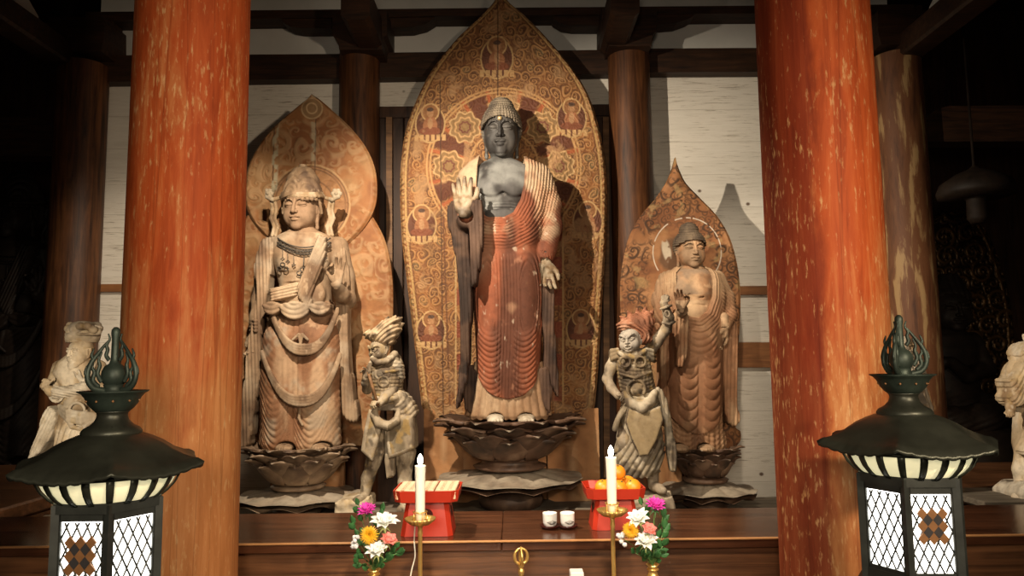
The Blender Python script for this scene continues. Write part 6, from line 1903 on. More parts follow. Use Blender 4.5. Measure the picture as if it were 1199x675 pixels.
m = MB(); m.box(f.B(1068, 476, -.16), f.B(1079, 462, -.12), rot=rotm(0, 0, -24)); m.build('tablet', M['grey_wood'], t, base)

# --- statues standing in the dark side bays
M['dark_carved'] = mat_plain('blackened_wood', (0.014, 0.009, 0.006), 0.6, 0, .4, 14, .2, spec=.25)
src = [o for o in bpy.data.objects if o.name.startswith('bodhisattva_statue')][0]
cp = src.copy(); COL.objects.link(cp)
cp['label'] = 'dark crowned statue standing in the shadow of the left bay'
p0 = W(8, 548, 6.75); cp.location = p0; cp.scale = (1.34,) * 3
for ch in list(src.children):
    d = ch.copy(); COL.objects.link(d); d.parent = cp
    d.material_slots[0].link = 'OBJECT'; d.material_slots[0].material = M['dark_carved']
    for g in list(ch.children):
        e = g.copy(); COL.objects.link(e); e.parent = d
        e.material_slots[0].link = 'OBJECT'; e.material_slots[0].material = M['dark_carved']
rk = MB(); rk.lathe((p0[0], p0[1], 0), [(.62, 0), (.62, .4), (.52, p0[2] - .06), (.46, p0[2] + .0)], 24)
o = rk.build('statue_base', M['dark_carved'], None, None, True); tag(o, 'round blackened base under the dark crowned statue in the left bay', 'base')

f = Fig(6.95, 0.012, 1050, 1200, 310, 520, -.65, .5)
base = f.B(1118, 505); base[2] = 0.0
t = thing('seated_statue', 'dark seated figure with hands held before its chest, in the shadow of the right bay', 'statue', base)
v = f.vol(1036, 1198, 378, 524, -.66, .5)
f.loft(v, [(384, 1100, 1122, .09), (394, 1086, 1138, .13), (410, 1080, 1146, .16), (440, 1084, 1142, .16), (470, 1078, 1148, .18)], power=2.3)
f.chain(v, [(1086, 400, 0, 11), (1074, 430, -.05, 10), (1092, 436, -.24, 8), (1106, 424, -.30, 6)], .03)
f.chain(v, [(1138, 400, 0, 11), (1154, 432, -.05, 10), (1134, 440, -.24, 8), (1114, 424, -.30, 6)], .03)
f.chain(v, [(1110, 480, .0, 24), (1062, 486, -.12, 20), (1080, 492, -.34, 16), (1120, 494, -.38, 14)], .05)
f.chain(v, [(1116, 480, .0, 24), (1168, 486, -.12, 20), (1150, 492, -.34, 16), (1110, 494, -.38, 14)], .05)
f.displace(v, lambda PX, PY: ridge((PX * .4 + PY) / 8) * .010 * sstep(440, 470, PY))
parts = [v.mesh()]; HV, HF = carve_head(); parts.append((place(HV, f.B(1112, 362, -.03), 52 * f.m, rotm(-4, 4, 0)), HF))
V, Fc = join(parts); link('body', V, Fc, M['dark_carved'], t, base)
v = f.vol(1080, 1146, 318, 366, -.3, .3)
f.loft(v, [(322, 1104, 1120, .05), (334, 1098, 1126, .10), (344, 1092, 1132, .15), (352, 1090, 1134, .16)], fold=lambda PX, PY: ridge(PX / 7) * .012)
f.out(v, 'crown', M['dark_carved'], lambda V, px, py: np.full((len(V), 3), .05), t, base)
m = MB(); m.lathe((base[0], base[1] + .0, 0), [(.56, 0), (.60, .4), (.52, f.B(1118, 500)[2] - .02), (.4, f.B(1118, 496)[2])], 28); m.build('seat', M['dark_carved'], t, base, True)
M['dark_gilt'] = mat_col('tarnished_gilt_board', 0.38, 14, .4, .3, 60, metallic=.55)
base = f.B(1118, 505, .42); base[2] = 0.0
t = thing('halo_board', 'dark carved and tarnished gilt halo board behind the seated figure in the right bay', 'halo', base)
def dk_halo(px, py, e):
    c = np.tile(np.array([0.02, 0.012, 0.006]), (len(px), 1))
    s1, h, r = swirls(px, py, 26, 93, 1.6, .5, .5); s2, _, _ = swirls(px + 9, py, 12, 95, 1.2, .6, .5)
    s = np.maximum(s1, .6 * s2); s = np.maximum(s, sstep(2, 1, np.abs(e - 9)))
    return mixc(c, (0.13, 0.07, 0.024), s * .9), s
flame_board('carved_board', t, base, f, [(246, 1120), (250, 1100), (262, 1080), (290, 1062), (340, 1048), (400, 1042), (450, 1046), (505, 1062), (560, 1070)],
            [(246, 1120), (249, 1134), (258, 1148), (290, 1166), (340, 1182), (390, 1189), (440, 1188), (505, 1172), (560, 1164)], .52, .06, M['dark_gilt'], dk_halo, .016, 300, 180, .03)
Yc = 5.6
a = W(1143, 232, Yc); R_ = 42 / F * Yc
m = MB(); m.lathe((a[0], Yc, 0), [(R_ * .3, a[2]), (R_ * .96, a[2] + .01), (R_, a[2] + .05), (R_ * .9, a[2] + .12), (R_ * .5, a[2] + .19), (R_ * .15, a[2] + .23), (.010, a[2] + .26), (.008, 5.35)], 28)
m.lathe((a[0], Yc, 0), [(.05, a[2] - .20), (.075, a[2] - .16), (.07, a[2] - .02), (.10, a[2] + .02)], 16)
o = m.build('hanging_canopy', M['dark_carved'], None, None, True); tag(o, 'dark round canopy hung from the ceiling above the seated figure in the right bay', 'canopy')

# ---------------------------------------------------------------- bronze lanterns
M['bronze'] = mat_plain('dark_green_bronze', (0.050, 0.055, 0.042), 0.42, 0.6, .35, 9, .08)
M['verdigris'] = mat_plain('verdigris_bronze', (0.034, 0.050, 0.040), 0.5, 0.5, .5, 14, .12)
M['paper'] = mat_plain('lit_white_paper', (0.9, 0.9, 0.86), 0.8, var=.02, bstr=0, emit=(1.0, 0.96, 0.88, 5.0))
M['liner'] = mat_plain('lit_cream_liner', (0.8, 0.77, 0.55), 0.8, var=.12, scale=18, bstr=0, emit=(0.95, 0.86, 0.50, 0.55))
M['crest_brown'] = mat_plain('brown_crest', (0.22, 0.105, 0.04), 0.5, .2, .15)
M['crest_black'] = mat_plain('black_crest', (0.035, 0.033, 0.035), 0.5, .2)
M['dark_iron'] = mat_plain('dark_lantern_frame', (0.036, 0.041, 0.037), 0.45, .4, .3, 14, .06)


def hexr(a):
    q = (a + math.pi / 2) % (math.pi / 3) - math.pi / 6
    return math.cos(math.pi / 6) / math.cos(q)


def lantern(label, px, rim_py, Y, crest, s=1.0, rz=0.0, jewel_dx=0.0):
    c0 = W(px, rim_py, Y); base = np.array([c0[0], Y, 0.0]); z0 = c0[2]
    t = thing('lantern', label, 'lantern', base, 'bronze lanterns before the altar')
    Rz = rotm(rz)
    def put(m, name, mat, parent=t, smooth=True, ang=None):
        V = np.array(m.V) * np.array([s * .82, s * .82, s])
        V = V @ Rz.T + np.array([base[0], base[1], z0])
        o = link(name, V, m.F, mat, parent, base, None, smooth)
        if ang: smooth_by_angle(o, ang)
        return o
    # roof: six-sided, drawn out to a fluted rim
    prof = [(1.0, 0.0), (.985, .004), (.94, .016), (.88, .024), (.79, .040), (.69, .060), (.58, .079), (.46, .094), (.36, .104), (.27, .110), (.24, .112)]
    V = []; n = 144; R = .34
    m = MB()
    rows = []
    for i, (r, z) in enumerate(prof):
        k = r ** 1.5
        row = []
        for j in range(n + 1):
            a = 2 * math.pi * j / n
            h = lerp(.90, hexr(a), k)
            fl = 0.0022 * math.cos(a * 48) * max(0, (r - .9) * 10)
            up = 0.022 * (hexr(a) - .866) / .134 * max(0, r - .7) / .3
            row.append((R * r * h * math.cos(a), R * r * h * math.sin(a), z + fl + up))
        rows.append(row)
    under = [[(p[0] * .99, p[1] * .99, p[2] - .008) for p in rows[0]]] + [[(p[0] * .62, p[1] * .62, p[2] * 0 + .004) for p in rows[0]]]
    m.grid(under[::-1] + rows)
    put(m, 'roof', M['bronze'])
    # small rivets by the rim
    # neck, petal ring, bowl
    m = MB(); m.lathe((0, 0, 0), [(.098, .100), (.100, .112), (.092, .122), (.070, .132), (.055, .146), (.050, .160), (.052, .168), (.058, .172)], 40); put(m, 'neck', M['bronze'])
    m = MB()
    for k in range(12):
        a = 2 * math.pi * k / 12
        P = [[((.092 + .006 * math.sin(v * 3.14) - .016 * v) * math.cos(a + u * .22), (.092 + .006 * math.sin(v * 3.14) - .016 * v) * math.sin(a + u * .22), .108 + .022 * v - .010 * v * u * u) for u in np.linspace(-1, 1, 5)] for v in np.linspace(0, 1, 5)]
        m.grid(P, .004)
    put(m, 'petal_ring', M['bronze'])
    m = MB()
    sc = lambda a, h: 1 + (0.07 * abs(math.cos(a * 3)) ** 2 * max(0, h - .6) * 2.5)
    m.lathe((0, 0, 0), [(.050, .168), (.066, .178), (.082, .194), (.092, .212), (.104, .224), (.116, .229), (.114, .232), (.09, .222), (.04, .218)], 60, fn=sc)
    bowl_ = put(m, 'bowl', M['verdigris'])
    m = MB()
    for k in range(10):
        a = 2 * math.pi * k / 10 + .3
        ax = rotm(math.degrees(a) + 90)
        m.lathe((.088 * math.cos(a), .088 * math.sin(a), .203), [(.0005, -.004), (.005, 0), (.0005, .004)], 8)
    put(m, 'rivet', M['crest_brown'], bowl_)
    # flaming jewel
    m = MB(); m.lathe((0, 0, 0), [(.046, .218), (.038, .228), (.030, .238), (.034, .250)], 24)
    m.lathe((0, 0, 0), [(.001, .238), (.022, .242), (.036, .254), (.043, .272), (.041, .290), (.032, .304), (.018, .312), (.0135, .325), (.0125, .385), (.0155, .400), (.0145, .412), (.007, .420), (.001, .421)], 28)
    jew = put(m, 'jewel', M['verdigris'])
    for k in range(3):
        a = math.radians(20 + 120 * k if px > 600 else -40 + 120 * k); ca, sa = math.cos(a), math.sin(a)
        m = MB()
        Q = lambda r, z: (r * ca, r * sa, z)
        def tongue(pts, r):
            r *= 1.55
            m.tube([Q(*p) for p in smooth_line(pts, 5)], np.interp(np.linspace(0, 1, (len(pts) - 1) * 5 + 1), [0, .5, 1], [r, r * .9, r * .35]), 7)
        tongue([(.030, .232), (.066, .240), (.086, .262), (.088, .290), (.076, .318), (.058, .340), (.040, .362), (.022, .380)], .0065)
        tongue([(.050, .244), (.070, .262), (.066, .286), (.074, .300), (.070, .322)], .005)
        tongue([(.042, .258), (.056, .282), (.050, .306), (.054, .322), (.044, .346)], .005)
        tongue([(.020, .322), (.030, .336), (.026, .352), (.030, .366), (.020, .384), (.026, .400)], .0045)
        tongue([(.080, .262), (.096, .284), (.092, .306)], .004)
        tongue([(.070, .322), (.078, .336), (.070, .356)], .004)
        put(m, 'flame', M['verdigris'], jew)
    # slatted bowl under the eaves, its lining lit from within
    bp = [(.232, -.002), (.228, -.020), (.214, -.042), (.192, -.062), (.170, -.076)]
    m = MB(); m.lathe((0, 0, 0), [(r * .955, z) for r, z in bp], 60, cap=False); put(m, 'eaves_lining', M['liner'])
    m = MB()
    nb = 20
    for k in range(nb):
        a0 = 2 * math.pi * k / nb + math.pi / nb * 0
        P = [[(r * math.cos(a0 + u * .055), r * math.sin(a0 + u * .055), z) for u in (-1, 0, 1)] for r, z in bp]
        m.grid(P, .004)
    put(m, 'eaves_slats', M['bronze'])
    m = MB(); m.lathe((0, 0, 0), [(.222, .004), (.238, .0), (.236, -.008), (.226, -.010)], 60); put(m, 'eaves_ring', M['bronze'])
    # six-sided fire box
    Rb = .181; H0, H1 = -.395, -.076
    vx = [(Rb * math.cos(-math.pi / 2 + k * math.pi / 3), Rb * math.sin(-math.pi / 2 + k * math.pi / 3)) for k in range(6)]
    def hexring(za, zb, r0, r1, name):
        m = MB()
        A = [[(x * q / Rb, y * q / Rb, z) for (x, y) in vx + vx[:1]] for q, z in ((r0, zb), (r1, zb), (r1, za), (r0, za), (r0, zb))]
        m.grid(A); put(m, name, M['dark_iron'], smooth=False)
    hexring(-.100, -.072, .13, .190, 'top_rail'); hexring(-.110, -.100, .13, .178, 'top_rail')
    hexring(-.395, -.360, .13, .186, 'bottom_rail')
    m = MB()
    hexa = lambda r, z: [(x * r / Rb, y * r / Rb, z) for x, y in vx]
    m.prism(hexa(.215, -.395), (0, 0, -.025)); m.prism(hexa(.232, -.42), (0, 0, -.03)); m.prism(hexa(.20, -.45), (0, 0, -.06))
    put(m, 'plinth', M['dark_iron'], smooth=False)
    m = MB(); m.lathe((0, 0, 0), [(.075, -(z0 / s) + .05), (.085, -.9), (.10, -.6), (.15, -.51)], 6); m.lathe((0, 0, 0), [(.22, -(z0 / s)), (.22, -(z0 / s) + .06), (.12, -(z0 / s) + .10)], 6)
    put(m, 'stand', M['dark_iron'], smooth=False)
    for k in range(6):
        x, y = vx[k]
        m = MB(); a = -math.pi / 2 + k * math.pi / 3
        q = [(x + .015 * math.cos(a + b), y + .015 * math.sin(a + b), H0) for b in (0, 1.9, math.pi, -1.9)]
        m.prism(q, (0, 0, H1 - H0)); put(m, 'post', M['dark_iron'], smooth=False)
        p0 = np.array(vx[k]); p1 = np.array(vx[(k + 1) % 6]); d = p1 - p0; L = np.linalg.norm(d); d = d / L
        nrm = np.array([d[1], -d[0]]); mid = (p0 + p1) / 2
        def fp(u, z, off): q = mid + d * u + nrm * off; return (q[0], q[1], z)
        pan = MB(); hw = L / 2 - .010
        pan.prism([fp(-hw, -.36, -.012), fp(hw, -.36, -.012), fp(hw, -.105, -.012), fp(-hw, -.105, -.012)], tuple(-nrm * .004) + (0,))
        pan_o = put(pan, 'paper_pane', M['paper'], smooth=False)
        # frame with rounded upper corners, and the diamond lattice
        lat = MB(); zt, zl = -.118, -.352; fw = hw - .010
        for (u0, u1, za, zb_) in ((-hw, -fw, -.36, -.10), (fw, hw, -.36, -.10), (-hw, hw, -.12, -.10), (-hw, hw, -.362, -.348)):
            lat.prism([fp(u0, za, .001), fp(u1, za, .001), fp(u1, zb_, .001), fp(u0, zb_, .001)], tuple(-nrm * .008) + (0,))
        pitch = (2 * fw) / 4; hz = pitch * 1.75
        nbar = int((zt - zl) / hz) + 6
        for sg in (-1, 1):
            for b in range(-6, nbar + 4):
                # line z = zl + b*hz + sg * u * hz / pitch, clipped to the opening
                pts = []
                for i in range(41):
                    u = -fw + 2 * fw * i / 40; z = zl + b * hz + sg * (u + fw) * hz / pitch * 1.0
                    if zl <= z <= zt: pts.append((u, z))
                if len(pts) > 1:
                    (ua, za), (ub, zb_) = pts[0], pts[-1]
                    lat.tube([fp(ua, za, -.005), fp(ub, zb_, -.005)], .0034, 5)
        lo = put(lat, 'lattice', M['dark_iron'], pan_o, smooth=False)
        if k == crest:
            cr = .036; cz = -.212
            for (du, dz, mt, nm) in [(i, j, 'crest_brown', 'crest_diamond') for i in (-1, 0, 1) for j in (-1, 0, 1)] + [(i, j, 'crest_black', 'crest_diamond') for i in (-.5, .5) for j in (-.5, .5)]:
                cm = MB(); e = cr * .5 * (1.0 if mt == 'crest_brown' else .98)
                u, z = du * cr, cz + dz * cr
                cm.prism([fp(u, z + e * 1.0, .004), fp(u + e, z, .004), fp(u, z - e, .004), fp(u - e, z, .004)][::-1], tuple(-nrm * .006) + (0,))
                put(cm, nm, M[mt], pan_o, smooth=False)
    l = bpy.data.lights.new('lantern_bulb', 'POINT'); l.energy = 5.0; l.color = (1, .93, .78); l.shadow_soft_size = .05
    lo = bpy.data.objects.new('lantern_bulb', l); COL.objects.link(lo); lo.parent = t; lo.location = (0, 0, z0 - .09 * s)
    return t


lantern('dark bronze hexagonal lantern with a flaming-jewel finial, in front of the left vermilion pillar', 129, 551, 2.12, 5, .97, 29)
lantern('dark bronze hexagonal lantern with a flaming-jewel finial, in front of the right vermilion pillar', 1062, 525, 2.25, 0, .96, -33)

# ---------------------------------------------------------------- front table and what stands on it
M['brass'] = mat_plain('polished_brass', (0.90, 0.60, 0.19), 0.28, 0.8, .1, 10, .03)
M['wax'] = mat_plain('ivory_candle', (0.84, 0.81, 0.68), 0.45, var=.03, bstr=0)
M['flame'] = mat_plain('lit_flame_bulb', (1, .9, .7), 0.4, var=.01, bstr=0, emit=(1.0, 0.90, 0.68, 9.0))
M['red_lacquer'] = mat_plain('vermilion_lacquer', (0.42, 0.030, 0.012), 0.36, var=.07, scale=10, bstr=.03)
M['dark_lacquer'] = mat_plain('dark_red_lacquer', (0.045, 0.010, 0.008), 0.18, var=.1, bstr=.02)
M['porcelain'] = mat_plain('white_porcelain', (0.78, 0.78, 0.75), 0.22, var=.02, bstr=0)
M['white_card'] = mat_plain('white_card', (0.75, 0.74, 0.70), 0.7, var=.03, bstr=.02)
M['glass'] = mat_plain('ivory_ring', (0.75, 0.68, 0.45), 0.2, .2, .05, 10, 0)
ZT = 0.62
tb = thing('front_table', 'low dark table in front of the bench, carrying the candlesticks and vases', 'table', (0, 2.95, 0))
m = MB(); m.box((-.85, 2.70, ZT - .035), (.85, 3.22, ZT), .006); m.build('table_top', M['bench_top'], tb, (0, 2.95, 0))
for x in (-.8, .8):
    for y in (2.75, 3.17):
        m = MB(); m.box((x - .03, y - .03, 0), (x + .03, y + .03, ZT - .035), .005); m.build('leg', M['bench_top'], tb, (0, 2.95, 0))


def candlestick(px, pan_py, Y, lab, labc):
    p = W(px, pan_py, Y); base = (p[0], Y, ZT); z = p[2]; c = (p[0], Y, 0)
    t = thing('candlestick', lab, 'candlestick', base, 'brass candlesticks')
    m = MB(); m.lathe(c, [(.062, ZT), (.064, ZT + .008), (.05, ZT + .018), (.022, ZT + .03), (.012, ZT + .05), (.009, ZT + .09), (.0085, z - .05), (.011, z - .04), (.0085, z - .03), (.010, z - .012), (.02, z - .006)], 28); m.build('stem', M['brass'], t, base, True)
    m = MB(); m.lathe(c, [(.012, z - .008), (.040, z - .004), (.056, z + .010), (.062, z + .020), (.060, z + .021), (.052, z + .012), (.036, z + .002), (.010, z)], 96, fn=lambda a, h: 1 + .035 * math.cos(a * 24) * (1 if .2 < h < .75 else .2)); m.build('drip_pan', M['brass'], t, base, True)
    m = MB()
    for zz in (z + .045, z + .012): m.tube([(c[0] + .027 * math.cos(q), Y + .027 * math.sin(q), zz) for q in np.linspace(0, 2 * math.pi, 33)], .0025, 6)
    for k in range(4): q = k * math.pi / 2 + .5; m.tube([(c[0] + .027 * math.cos(q), Y + .027 * math.sin(q), z + .004), (c[0] + .027 * math.cos(q), Y + .027 * math.sin(q), z + .045)], .002, 6)
    m.build('candle_holder', M['brass'], t, base, True)
    base = (p[0], Y, z + .002)
    t = thing('candle', labc, 'candle', base, 'ivory electric candles')
    h = .228
    m = MB(); m.lathe(c, [(.0185, z + .003), (.019, z + .05), (.0205, z + h * .7), (.0222, z + h - .006), (.0222, z + h), (.019, z + h - .001), (.017, z + h - .006), (.004, z + h - .005)], 32); m.build('candle_body', M['wax'], t, base, True)
    m = MB(); m.lathe(c, [(.004, z + h - .005), (.009, z + h + .006), (.0118, z + h + .018), (.0105, z + h + .030), (.006, z + h + .040), (.0012, z + h + .047)], 20); m.build('flame_bulb', M['flame'], t, base, True)
    return t


candlestick(492, 613, 3.02, 'tall brass candlestick with a fluted pan, in front of the red stand of plaques', 'ivory electric candle in front of the red stand of plaques')
candlestick(717, 603, 3.02, 'tall brass candlestick with a fluted pan, in front of the red stand of oranges', 'ivory electric candle in front of the red stand of oranges')
m = MB(); m.tube(smooth_line([W(486, 616, 3.05), W(485, 634, 3.05), W(486, 652, 3.05), W(482, 668, 3.05), W(479, 690, 3.05), (W(479, 690, 3.05)[0], 3.06, ZT + .004), (W(479, 690, 3.05)[0] - .1, 3.12, ZT + .004)], 6), .0028, 6)
o = m.build('power_cord', M['wax'], None, None, True); tag(o, 'thin white cord hanging beside the candlestick of the red plaque stand', 'cord')


# ---- red offering stands
def offering_stand(px, py, Yf, s, lab):
    a = W(px, py, Yf); Y = Yf + .11 * s; base = (a[0], Y, ZB)
    t = thing('offering_stand', lab, 'stand', base, 'red lacquer offering stands')
    def octo(w, d, c): return [(-w + c, -d), (w - c, -d), (w, -d + c), (w, d - c), (w - c, d), (-w + c, d), (-w, d - c), (-w, -d + c)]
    def ring(levels, name):
        m = MB(); rows = []
        for w, d, c, z in levels:
            pts = octo(w, d, c); rows.append([(base[0] + x * s, Y + y * s, ZB + z * s) for x, y in pts + pts[:1]])
        m.grid(rows); return m.build(name, M['red_lacquer'], t, base)
    ring([(.098, .088, .02, .158), (.122, .108, .022, .001), (.114, .10, .02, .001), (.090, .080, .018, .158)], 'pedestal_box')
    # keyhole openings as dark plates, the shade inside given by their colour
    m = MB()
    for sx, sy in ((0, -1), (1, 0), (-1, 0)):
        pts = []
        for q in np.linspace(-.5, math.pi + .5, 15): pts.append((.030 * math.cos(q), .098 + .026 * math.sin(q)))
        pts += [(-.022, .078), (0, .070), (.022, .078)][::1]
        P = []
        for u, z in pts:
            off = lerp(.122, .098, z / .158) + .0015; offy = lerp(.108, .088, z / .158) + .0015
            P.append((base[0] + (u if sx == 0 else sx * off) * s, Y + (sy * offy if sy else u * -sx) * s, ZB + z * s))
        m.prism(P, (-sx * .002, -sy * .002, 0))
    m.build('keyhole_shade', M['dark_lacquer'], t, base)
    ring([(.01, .01, .003, .162), (.13, .125, .03, .162), (.132, .127, .03, .156), (.145, .138, .032, .160), (.154, .147, .034, .212), (.148, .141, .033, .212), (.138, .131, .031, .172), (.01, .01, .003, .170)], 'tray')
    return t, base


st, sb = offering_stand(499, 628, 3.36, .97, 'red lacquer offering stand holding pale wooden plaques, behind the left candle')
m1 = MB()


def plaque_mat():
    m, nt, b = new_mat('pale_wood_with_writing')
    v = coords(nt, (60, 1, 1)); g = noise(nt, coords(nt, (8, 60, 8)), 3, 4)
    c = ramp(nt, g, [(.3, (.62, .43, .27)), (.7, (.74, .56, .38))])
    w = N(nt, 'ShaderNodeTexWave', wave_type='BANDS', bands_direction='X', i_Scale=9.0); nt.links.new(coords(nt), w.inputs['Vector'])
    ink = noise(nt, coords(nt, (70, 110, 1)), 2.0, 2)
    k = N(nt, 'ShaderNodeMath', operation='MULTIPLY'); nt.links.new(ramp(nt, w.outputs['Fac'], [(.45, (0, 0, 0)), (.6, (1, 1, 1))]), k.inputs[0]); nt.links.new(ramp(nt, ink, [(.48, (0, 0, 0)), (.56, (1, 1, 1))]), k.inputs[1])
    nt.links.new(mixrgb(nt, 'MIX', k.outputs[0], c, (.42, .17, .08, 1)), b.inputs['Base Color']); b.inputs['Roughness'].default_value = .7
    return m


M['plaque'] = plaque_mat()
for x0, x1, lab in ((-.136, .036, 'wider pale wooden plaque lying on the left half of the red stand, behind the candle'), (.042, .134, 'narrower pale wooden plaque lying on the right half of the red stand')):
    zz = ZB + .172 * .97; base = (sb[0] + (x0 + x1) / 2, sb[1], zz)
    t = thing('wooden_plaque', lab, 'plaque', base, 'wooden plaques on the red stand')
    for k in range(2):
        m = MB(); m.box((sb[0] + x0, sb[1] - .125, zz + .022 * k), (sb[0] + x1, sb[1] + .12, zz + .0212 + .022 * k), .002); m.build('board', M['plaque'], t, base)

st2, sb2 = offering_stand(722, 623, 3.44, .90, 'red lacquer offering stand piled with oranges, behind the right candle')
M['orange'] = mat_plain('orange_peel', (0.78, 0.27, 0.015), 0.42, var=.06, scale=20, bstr=.25)
M['leaf'] = mat_plain('green_leaf', (0.035, 0.12, 0.035), 0.45, var=.4, scale=20, bstr=.1)
zt = sb2[2] + .17 * .9
for dx, dy, dz, lab in ((-.052, -.055, 0, 'orange at the left front of the pile on the red stand'), (.020, -.072, 0, 'orange in the middle front of the pile, beside the candle'), (.088, -.045, 0, 'orange at the right end of the pile on the red stand'),
                        (.000, .030, 0, 'orange at the back of the pile on the red stand'), (.076, .036, .002, 'orange behind the right end of the pile'), (.022, -.018, .062, 'topmost orange of the pile on the red stand')):
    r = .0385; c = (sb2[0] + dx, sb2[1] + dy, zt + r * .9 + dz)
    base = (c[0], c[1], c[2] - r * .9)
    t = thing('orange', lab, 'orange', base, 'oranges on the red stand')
    prof = [(max(.0008, r * math.sin(q)), -r * .9 * math.cos(q)) for q in np.linspace(0, math.pi, 17)]
    prof[-1] = (.001, prof[-1][1] - .003); prof[-2] = (prof[-2][0], prof[-2][1] - .001)
    ax = rotm(0, 20 * math.sin(dx * 90), 25 * math.cos(dy * 80))
    m = MB(); m.lathe(c, prof, 28, ax); pe_ = m.build('peel', M['orange'], t, base, True)
    m = MB(); q = np.array(c) + ax @ np.array([0, 0, r * .885]); m.lathe(q, [(.004, -.002), (.0045, .001), (.002, .0025)], 8, ax); m.build('stem_button', M['leaf'], pe_, base, True)

# ---- tea cups
for px, py, lab in ((644, 616, 'white porcelain cup with a lotus drawing, left of the pair on the bench'), (664.5, 615, 'white porcelain cup with a lotus drawing, right of the pair on the bench')):
    Y = 3.50; p = W(px, py, Y); c = (p[0], Y, 0); zs = ZB
    sc_ = MB(); sc_.lathe(c, [(.030, zs), (.036, zs + .003), (.047, zs + .012), (.049, zs + .018), (.046, zs + .018), (.034, zs + .008), (.004, zs + .007)], 36)
    o = sc_.build('saucer', M['dark_lacquer'], None, None, True)
    tag(o, 'dark red lacquer saucer under the %s cup' % ('left' if px < 650 else 'right'), 'saucer', 'saucers under the cups')
    zc = zs + .0085; base = (p[0], Y, zc)
    t = thing('tea_cup', lab, 'cup', base, 'white cups on the bench')
    m = MB(); m.lathe(c, [(.020, zc), (.021, zc + .003), (.029, zc + .008), (.0325, zc + .02), (.0335, zc + .060), (.0335, zc + .064), (.031, zc + .064), (.030, zc + .05), (.004, zc + .047)], 40); cb_ = m.build('cup_body', M['porcelain'], t, base, True)
    m = MB(); rr = .0337
    on_ = lambda a, z: (c[0] + rr * math.sin(a), Y - rr * math.cos(a), zc + z)
    for k in range(-3, 4):
        a0 = .25 + k * .17; top_ = .037 - .0032 * abs(k)
        m.tube([on_(.25 + k * .05, .016), on_(a0 - .10, .026), on_(a0 + .02 * k, top_), on_(a0 + .10, .026), on_(.25 + k * .05, .016)], .0008, 5)
    for k in (-1, 1): m.tube([on_(.25 + k * .15, .016), on_(.25 + k * .45, .019), on_(.25 + k * .75, .026)], .0008, 5)
    for k in range(5): m.tube([on_(-.42 + k * .17, .0565), on_(-.34 + k * .17, .0565)], .0008, 5)
    m.build('lotus_drawing', M['necklace'], cb_, base, True)

# ---- bell with a caged handle, white box
p = W(610, 652, 2.95); c = (p[0], 2.95, 0); base = (p[0], 2.95, ZT)
t = thing('ritual_bell', 'small gilt bell with a caged prong handle at the front centre', 'bell', base)
zc = p[2]
m = MB(); m.lathe(c, [(.048, ZT), (.046, ZT + .006), (.040, ZT + .03), (.036, ZT + .055), (.022, ZT + .066), (.008, ZT + .07)], 32); m.build('bell_body', M['brass'], t, base, True)
m = MB(); m.lathe(c, [(.007, ZT + .068), (.009, ZT + .09), (.007, zc - .075), (.010, zc - .07), (.013, zc - .058), (.010, zc - .048), (.007, zc - .044), (.012, zc - .036), (.010, zc - .028), (.004, zc - .024)], 20); m.build('handle', M['brass'], t, base, True)
for k in range(4):
    a = k * math.pi / 2 + .15
    m = MB(); pr = smooth_line([(.007, -.028), (.021, -.018), (.0255, .0), (.022, .016), (.011, .027), (.003, .031)], 4)
    m.tube([(c[0] + r * math.cos(a), 2.95 + r * math.sin(a), zc + z) for r, z in pr], np.interp(np.linspace(0, 1, len(pr)), [0, .4, 1], [.0068, .0062, .0034]), 7)
    m.build('prong', M['brass'], t, base, True)
m = MB(); m.lathe(c, [(.003, zc - .03), (.0055, zc), (.003, zc + .028), (.0008, zc + .038)], 10); m.build('prong', M['brass'], t, base, True)
p = W(675, 671, 2.95); m = MB(); m.box((p[0] - .026, 2.92, ZT), (p[0] + .026, 2.98, W(675, 668.5, 2.95)[2]), .003)
base = (p[0], 2.95, ZT); o = m.build('white_box', M['white_card'], None, None); tag(o, 'small white upright box at the front edge between the bell and the right candlestick', 'box')

# ---------------------------------------------------------------- artificial flowers in brass vases
def pmat(name, c1, c2):
    m, nt, b = new_mat(name)
    at = N(nt, 'ShaderNodeVertexColor', layer_name='Col'); sep = N(nt, 'ShaderNodeSeparateColor'); nt.links.new(at.outputs[0], sep.inputs[0])
    nt.links.new(ramp(nt, sep.outputs[0], [(0, c1), (1, c2)]), b.inputs['Base Color'])
    b.inputs['Roughness'].default_value = .55; b.inputs['Subsurface Weight'].default_value = 0.0
    return m


PM = {'magenta': pmat('magenta_petals', (0.68, 0.10, 0.42), (0.62, 0.03, 0.38)), 'white': pmat('white_petals', (0.62, 0.66, 0.50), (0.80, 0.80, 0.80)),
      'yellow': pmat('yellow_petals', (0.70, 0.32, 0.01), (0.85, 0.50, 0.02)), 'pink': pmat('pink_petals', (0.80, 0.50, 0.36), (0.80, 0.20, 0.18)),
      'purple': pmat('purple_petals', (0.25, 0.12, 0.5), (0.22, 0.10, 0.55))}
M['pale_green'] = mat_plain('pale_green_calyx', (0.45, 0.52, 0.20), 0.5, var=.2, scale=30, bstr=.05)
M['stem_green'] = mat_plain('green_stem', (0.10, 0.20, 0.05), 0.5, var=.2, scale=30, bstr=.05)


def axis_to(d):
    z = np.array(d, float); z /= np.linalg.norm(z)
    x = np.cross([0, 1, 0], z); x /= np.linalg.norm(x); y = np.cross(z, x)
    return np.stack([x, y, z], 1)


